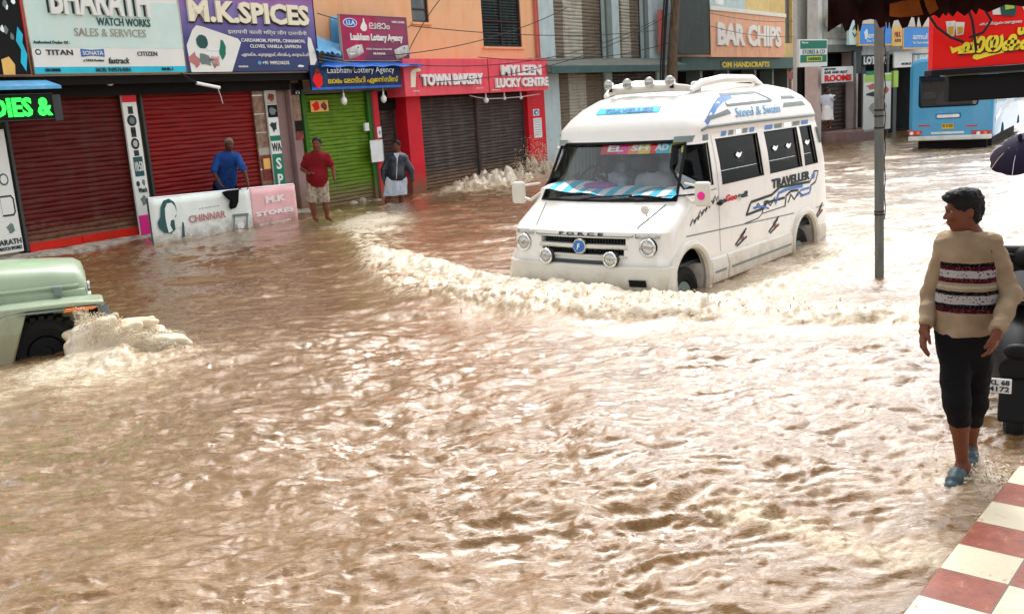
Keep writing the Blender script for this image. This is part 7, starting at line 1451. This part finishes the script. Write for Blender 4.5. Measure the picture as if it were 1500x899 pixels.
# spray: flying drops and torn sheets of water
def drops(name, n, fn, label, cat, seed, mat='spray', sm=(.006, .03)):
    R = np.random.RandomState(seed); mb_v = []; mb_f = []; t = (1 + 5 ** .5) / 2
    iv = np.array([(-1, t, 0), (1, t, 0), (-1, -t, 0), (1, -t, 0), (0, -1, t), (0, 1, t), (0, -1, -t), (0, 1, -t), (t, 0, -1), (t, 0, 1), (-t, 0, -1), (-t, 0, 1)]); iv = iv / np.linalg.norm(iv[0])
    fi = [(0, 11, 5), (0, 5, 1), (0, 1, 7), (0, 7, 10), (0, 10, 11), (1, 5, 9), (5, 11, 4), (11, 10, 2), (10, 7, 6), (7, 1, 8), (3, 9, 4), (3, 4, 2), (3, 2, 6), (3, 6, 8), (3, 8, 9), (4, 9, 5), (2, 4, 11), (6, 2, 10), (8, 6, 7), (9, 8, 1)]
    V_, F_ = [], []
    for k in range(n):
        p, d, sz = fn(R); r = sz; d = d / max(np.linalg.norm(d), 1e-6); st = 1 + 2.5 * R.rand(); q = iv * r * (1 + .25 * R.randn(12, 1)); q = q + np.outer((q @ d) * (st - 1), d); b = len(V_); V_ += (q + p).tolist(); F_ += [(a + b, c + b, e + b) for a, c, e in fi]
    m = MB(); m.v = V_; m.f = F_; c = np.mean(np.array(V_), 0); c[2] = 0.; m.v = (np.array(V_) - c).tolist(); o = build(name, m, mat, None, smooth=80, loc=c); props(o, label, cat, None, 'stuff'); return o
BOWA = np.array(BOW)
def f_bow(R):
    t = R.rand() ** .8 * 9 + 2.5; i = min(int(t), len(BOW) - 2); a = BOWA[i] + (BOWA[i + 1] - BOWA[i]) * (t - i); p = np.array([a[0] + R.randn() * .16, a[1] + .1 + R.randn() * .18, 0]); h, _ = water_fields(np.array([p[0]]), np.array([p[1]])); p[2] = h[0] + abs(R.randn()) * .035; return p, R.randn(3) + [0, 0, .5], .003 + .007 * R.rand() ** 2
drops('bow_spray', 380, f_bow, 'cream drops thrown up along the curved bow wave in front of the van', 'spray', 3)
def f_jeep(R):
    a = R.rand(); s = .72 + 1.0 * R.rand() ** .8; side = -.55 + 1.0 * R.rand(); p = JO + JX * s + np.array([JX[1], -JX[0], 0]) * (.1 + .85 * R.rand() * (.4 + .6 * (s - .5))); top = max(0.06, .50 - .42 * max(0, s - .65)); p[2] = .05 + top * R.rand() ** .7; d = JX * .8 + np.array([JX[1], -JX[0], 0]) * .5 + np.array([0, 0, .5]) + R.randn(3) * .25; return p, d, .002 + .005 * R.rand() ** 2
drops('wheel_spray', 9000, f_jeep, 'dense cream spray thrown forward by the front wheel of the green jeep', 'spray', 4)
def f_sh(R):
    t = R.rand(); p = P0 + FD * (-2.2 + 2.3 * t) + FN * (-.5 - 1.0 * R.rand()); pk = .85 * math.exp(-((t - .45) / .25) ** 2) + .3; p[2] = .15 + pk * R.rand() ** 1.6; return p, np.array([0, 0, 1.]) + R.randn(3) * .5, .004 + .009 * R.rand() ** 2
drops('wall_spray', 2200, f_sh, 'cream splash bursting against the brown bakery shutter', 'spray', 5)
def f_leg(R):
    p = np.array([2.46, 4.99, 0]) + np.array([R.randn() * .14 + .08, R.randn() * .12 - .05, 0]); p[2] = .01 + abs(R.randn()) * .04; return p, R.randn(3), .002 + .005 * R.rand()
drops('foot_splash', 260, f_leg, 'small splash of drops round the wading feet of the man in the sweater', 'spray', 6)
# torn sheet of water inside the jeep spray
nx = np.array([JX[1], -JX[0], 0]); P = []
RS_ = random.Random(2)
for k in range(46):
    s = .78 + .8 * RS_.random(); tt = .05 + .8 * RS_.random() * (.35 + .65 * (s - .55)); zt = max(.05, .50 - .42 * max(0, s - .7)) * RS_.random()
    c = JX * s + nx * tt + np.array([0, 0, .05 + zt * .8]); L = .10 + .12 * RS_.random(); dv = JX * .7 + nx * .45 + np.array([0, 0, .45 - .5 * max(0, s - .9)]); dv /= np.linalg.norm(dv)
    P.append(('c', c - dv * L, c + dv * L, .07 + .05 * RS_.random(), .03, .05))
P.append(('e', JX * 1.1 + nx * .5 + np.array([0, 0, .0]), (.55, .55, .16), None, .08)); _nd = JX * .75 + nx * .4 + np.array([0, 0, .35]); _nd /= np.linalg.norm(_nd)
o = sdf_obj('wheel_wave', P, 'spray', None, .016, [(4, .06), (9, .035), (22, .012)], loc=JO, ndir=_nd); props(o, 'torn cream wave curling from the front wheel of the green jeep', 'spray', None, 'stuff')
P = []
for k in range(30):
    t = RS_.random(); c = FD * (-2.3 + 2.5 * t) + FN * (-.55 - .5 * RS_.random()); pk = .28 * math.exp(-((t - .45) / .22) ** 2) + .12; c[2] = .12 + pk * RS_.random(); P.append(('c', c, c + np.array([RS_.uniform(-.1, .1), RS_.uniform(-.1, .1), .12 + .25 * RS_.random() * pk * 2]), .09, .03, .06))
o = sdf_obj('wall_wave', P, 'spray', None, .025, [(4, .05), (9, .03), (22, .01)], loc=P0); props(o, 'cream wave piled against the foot of the bakery shutter', 'spray', None, 'stuff')
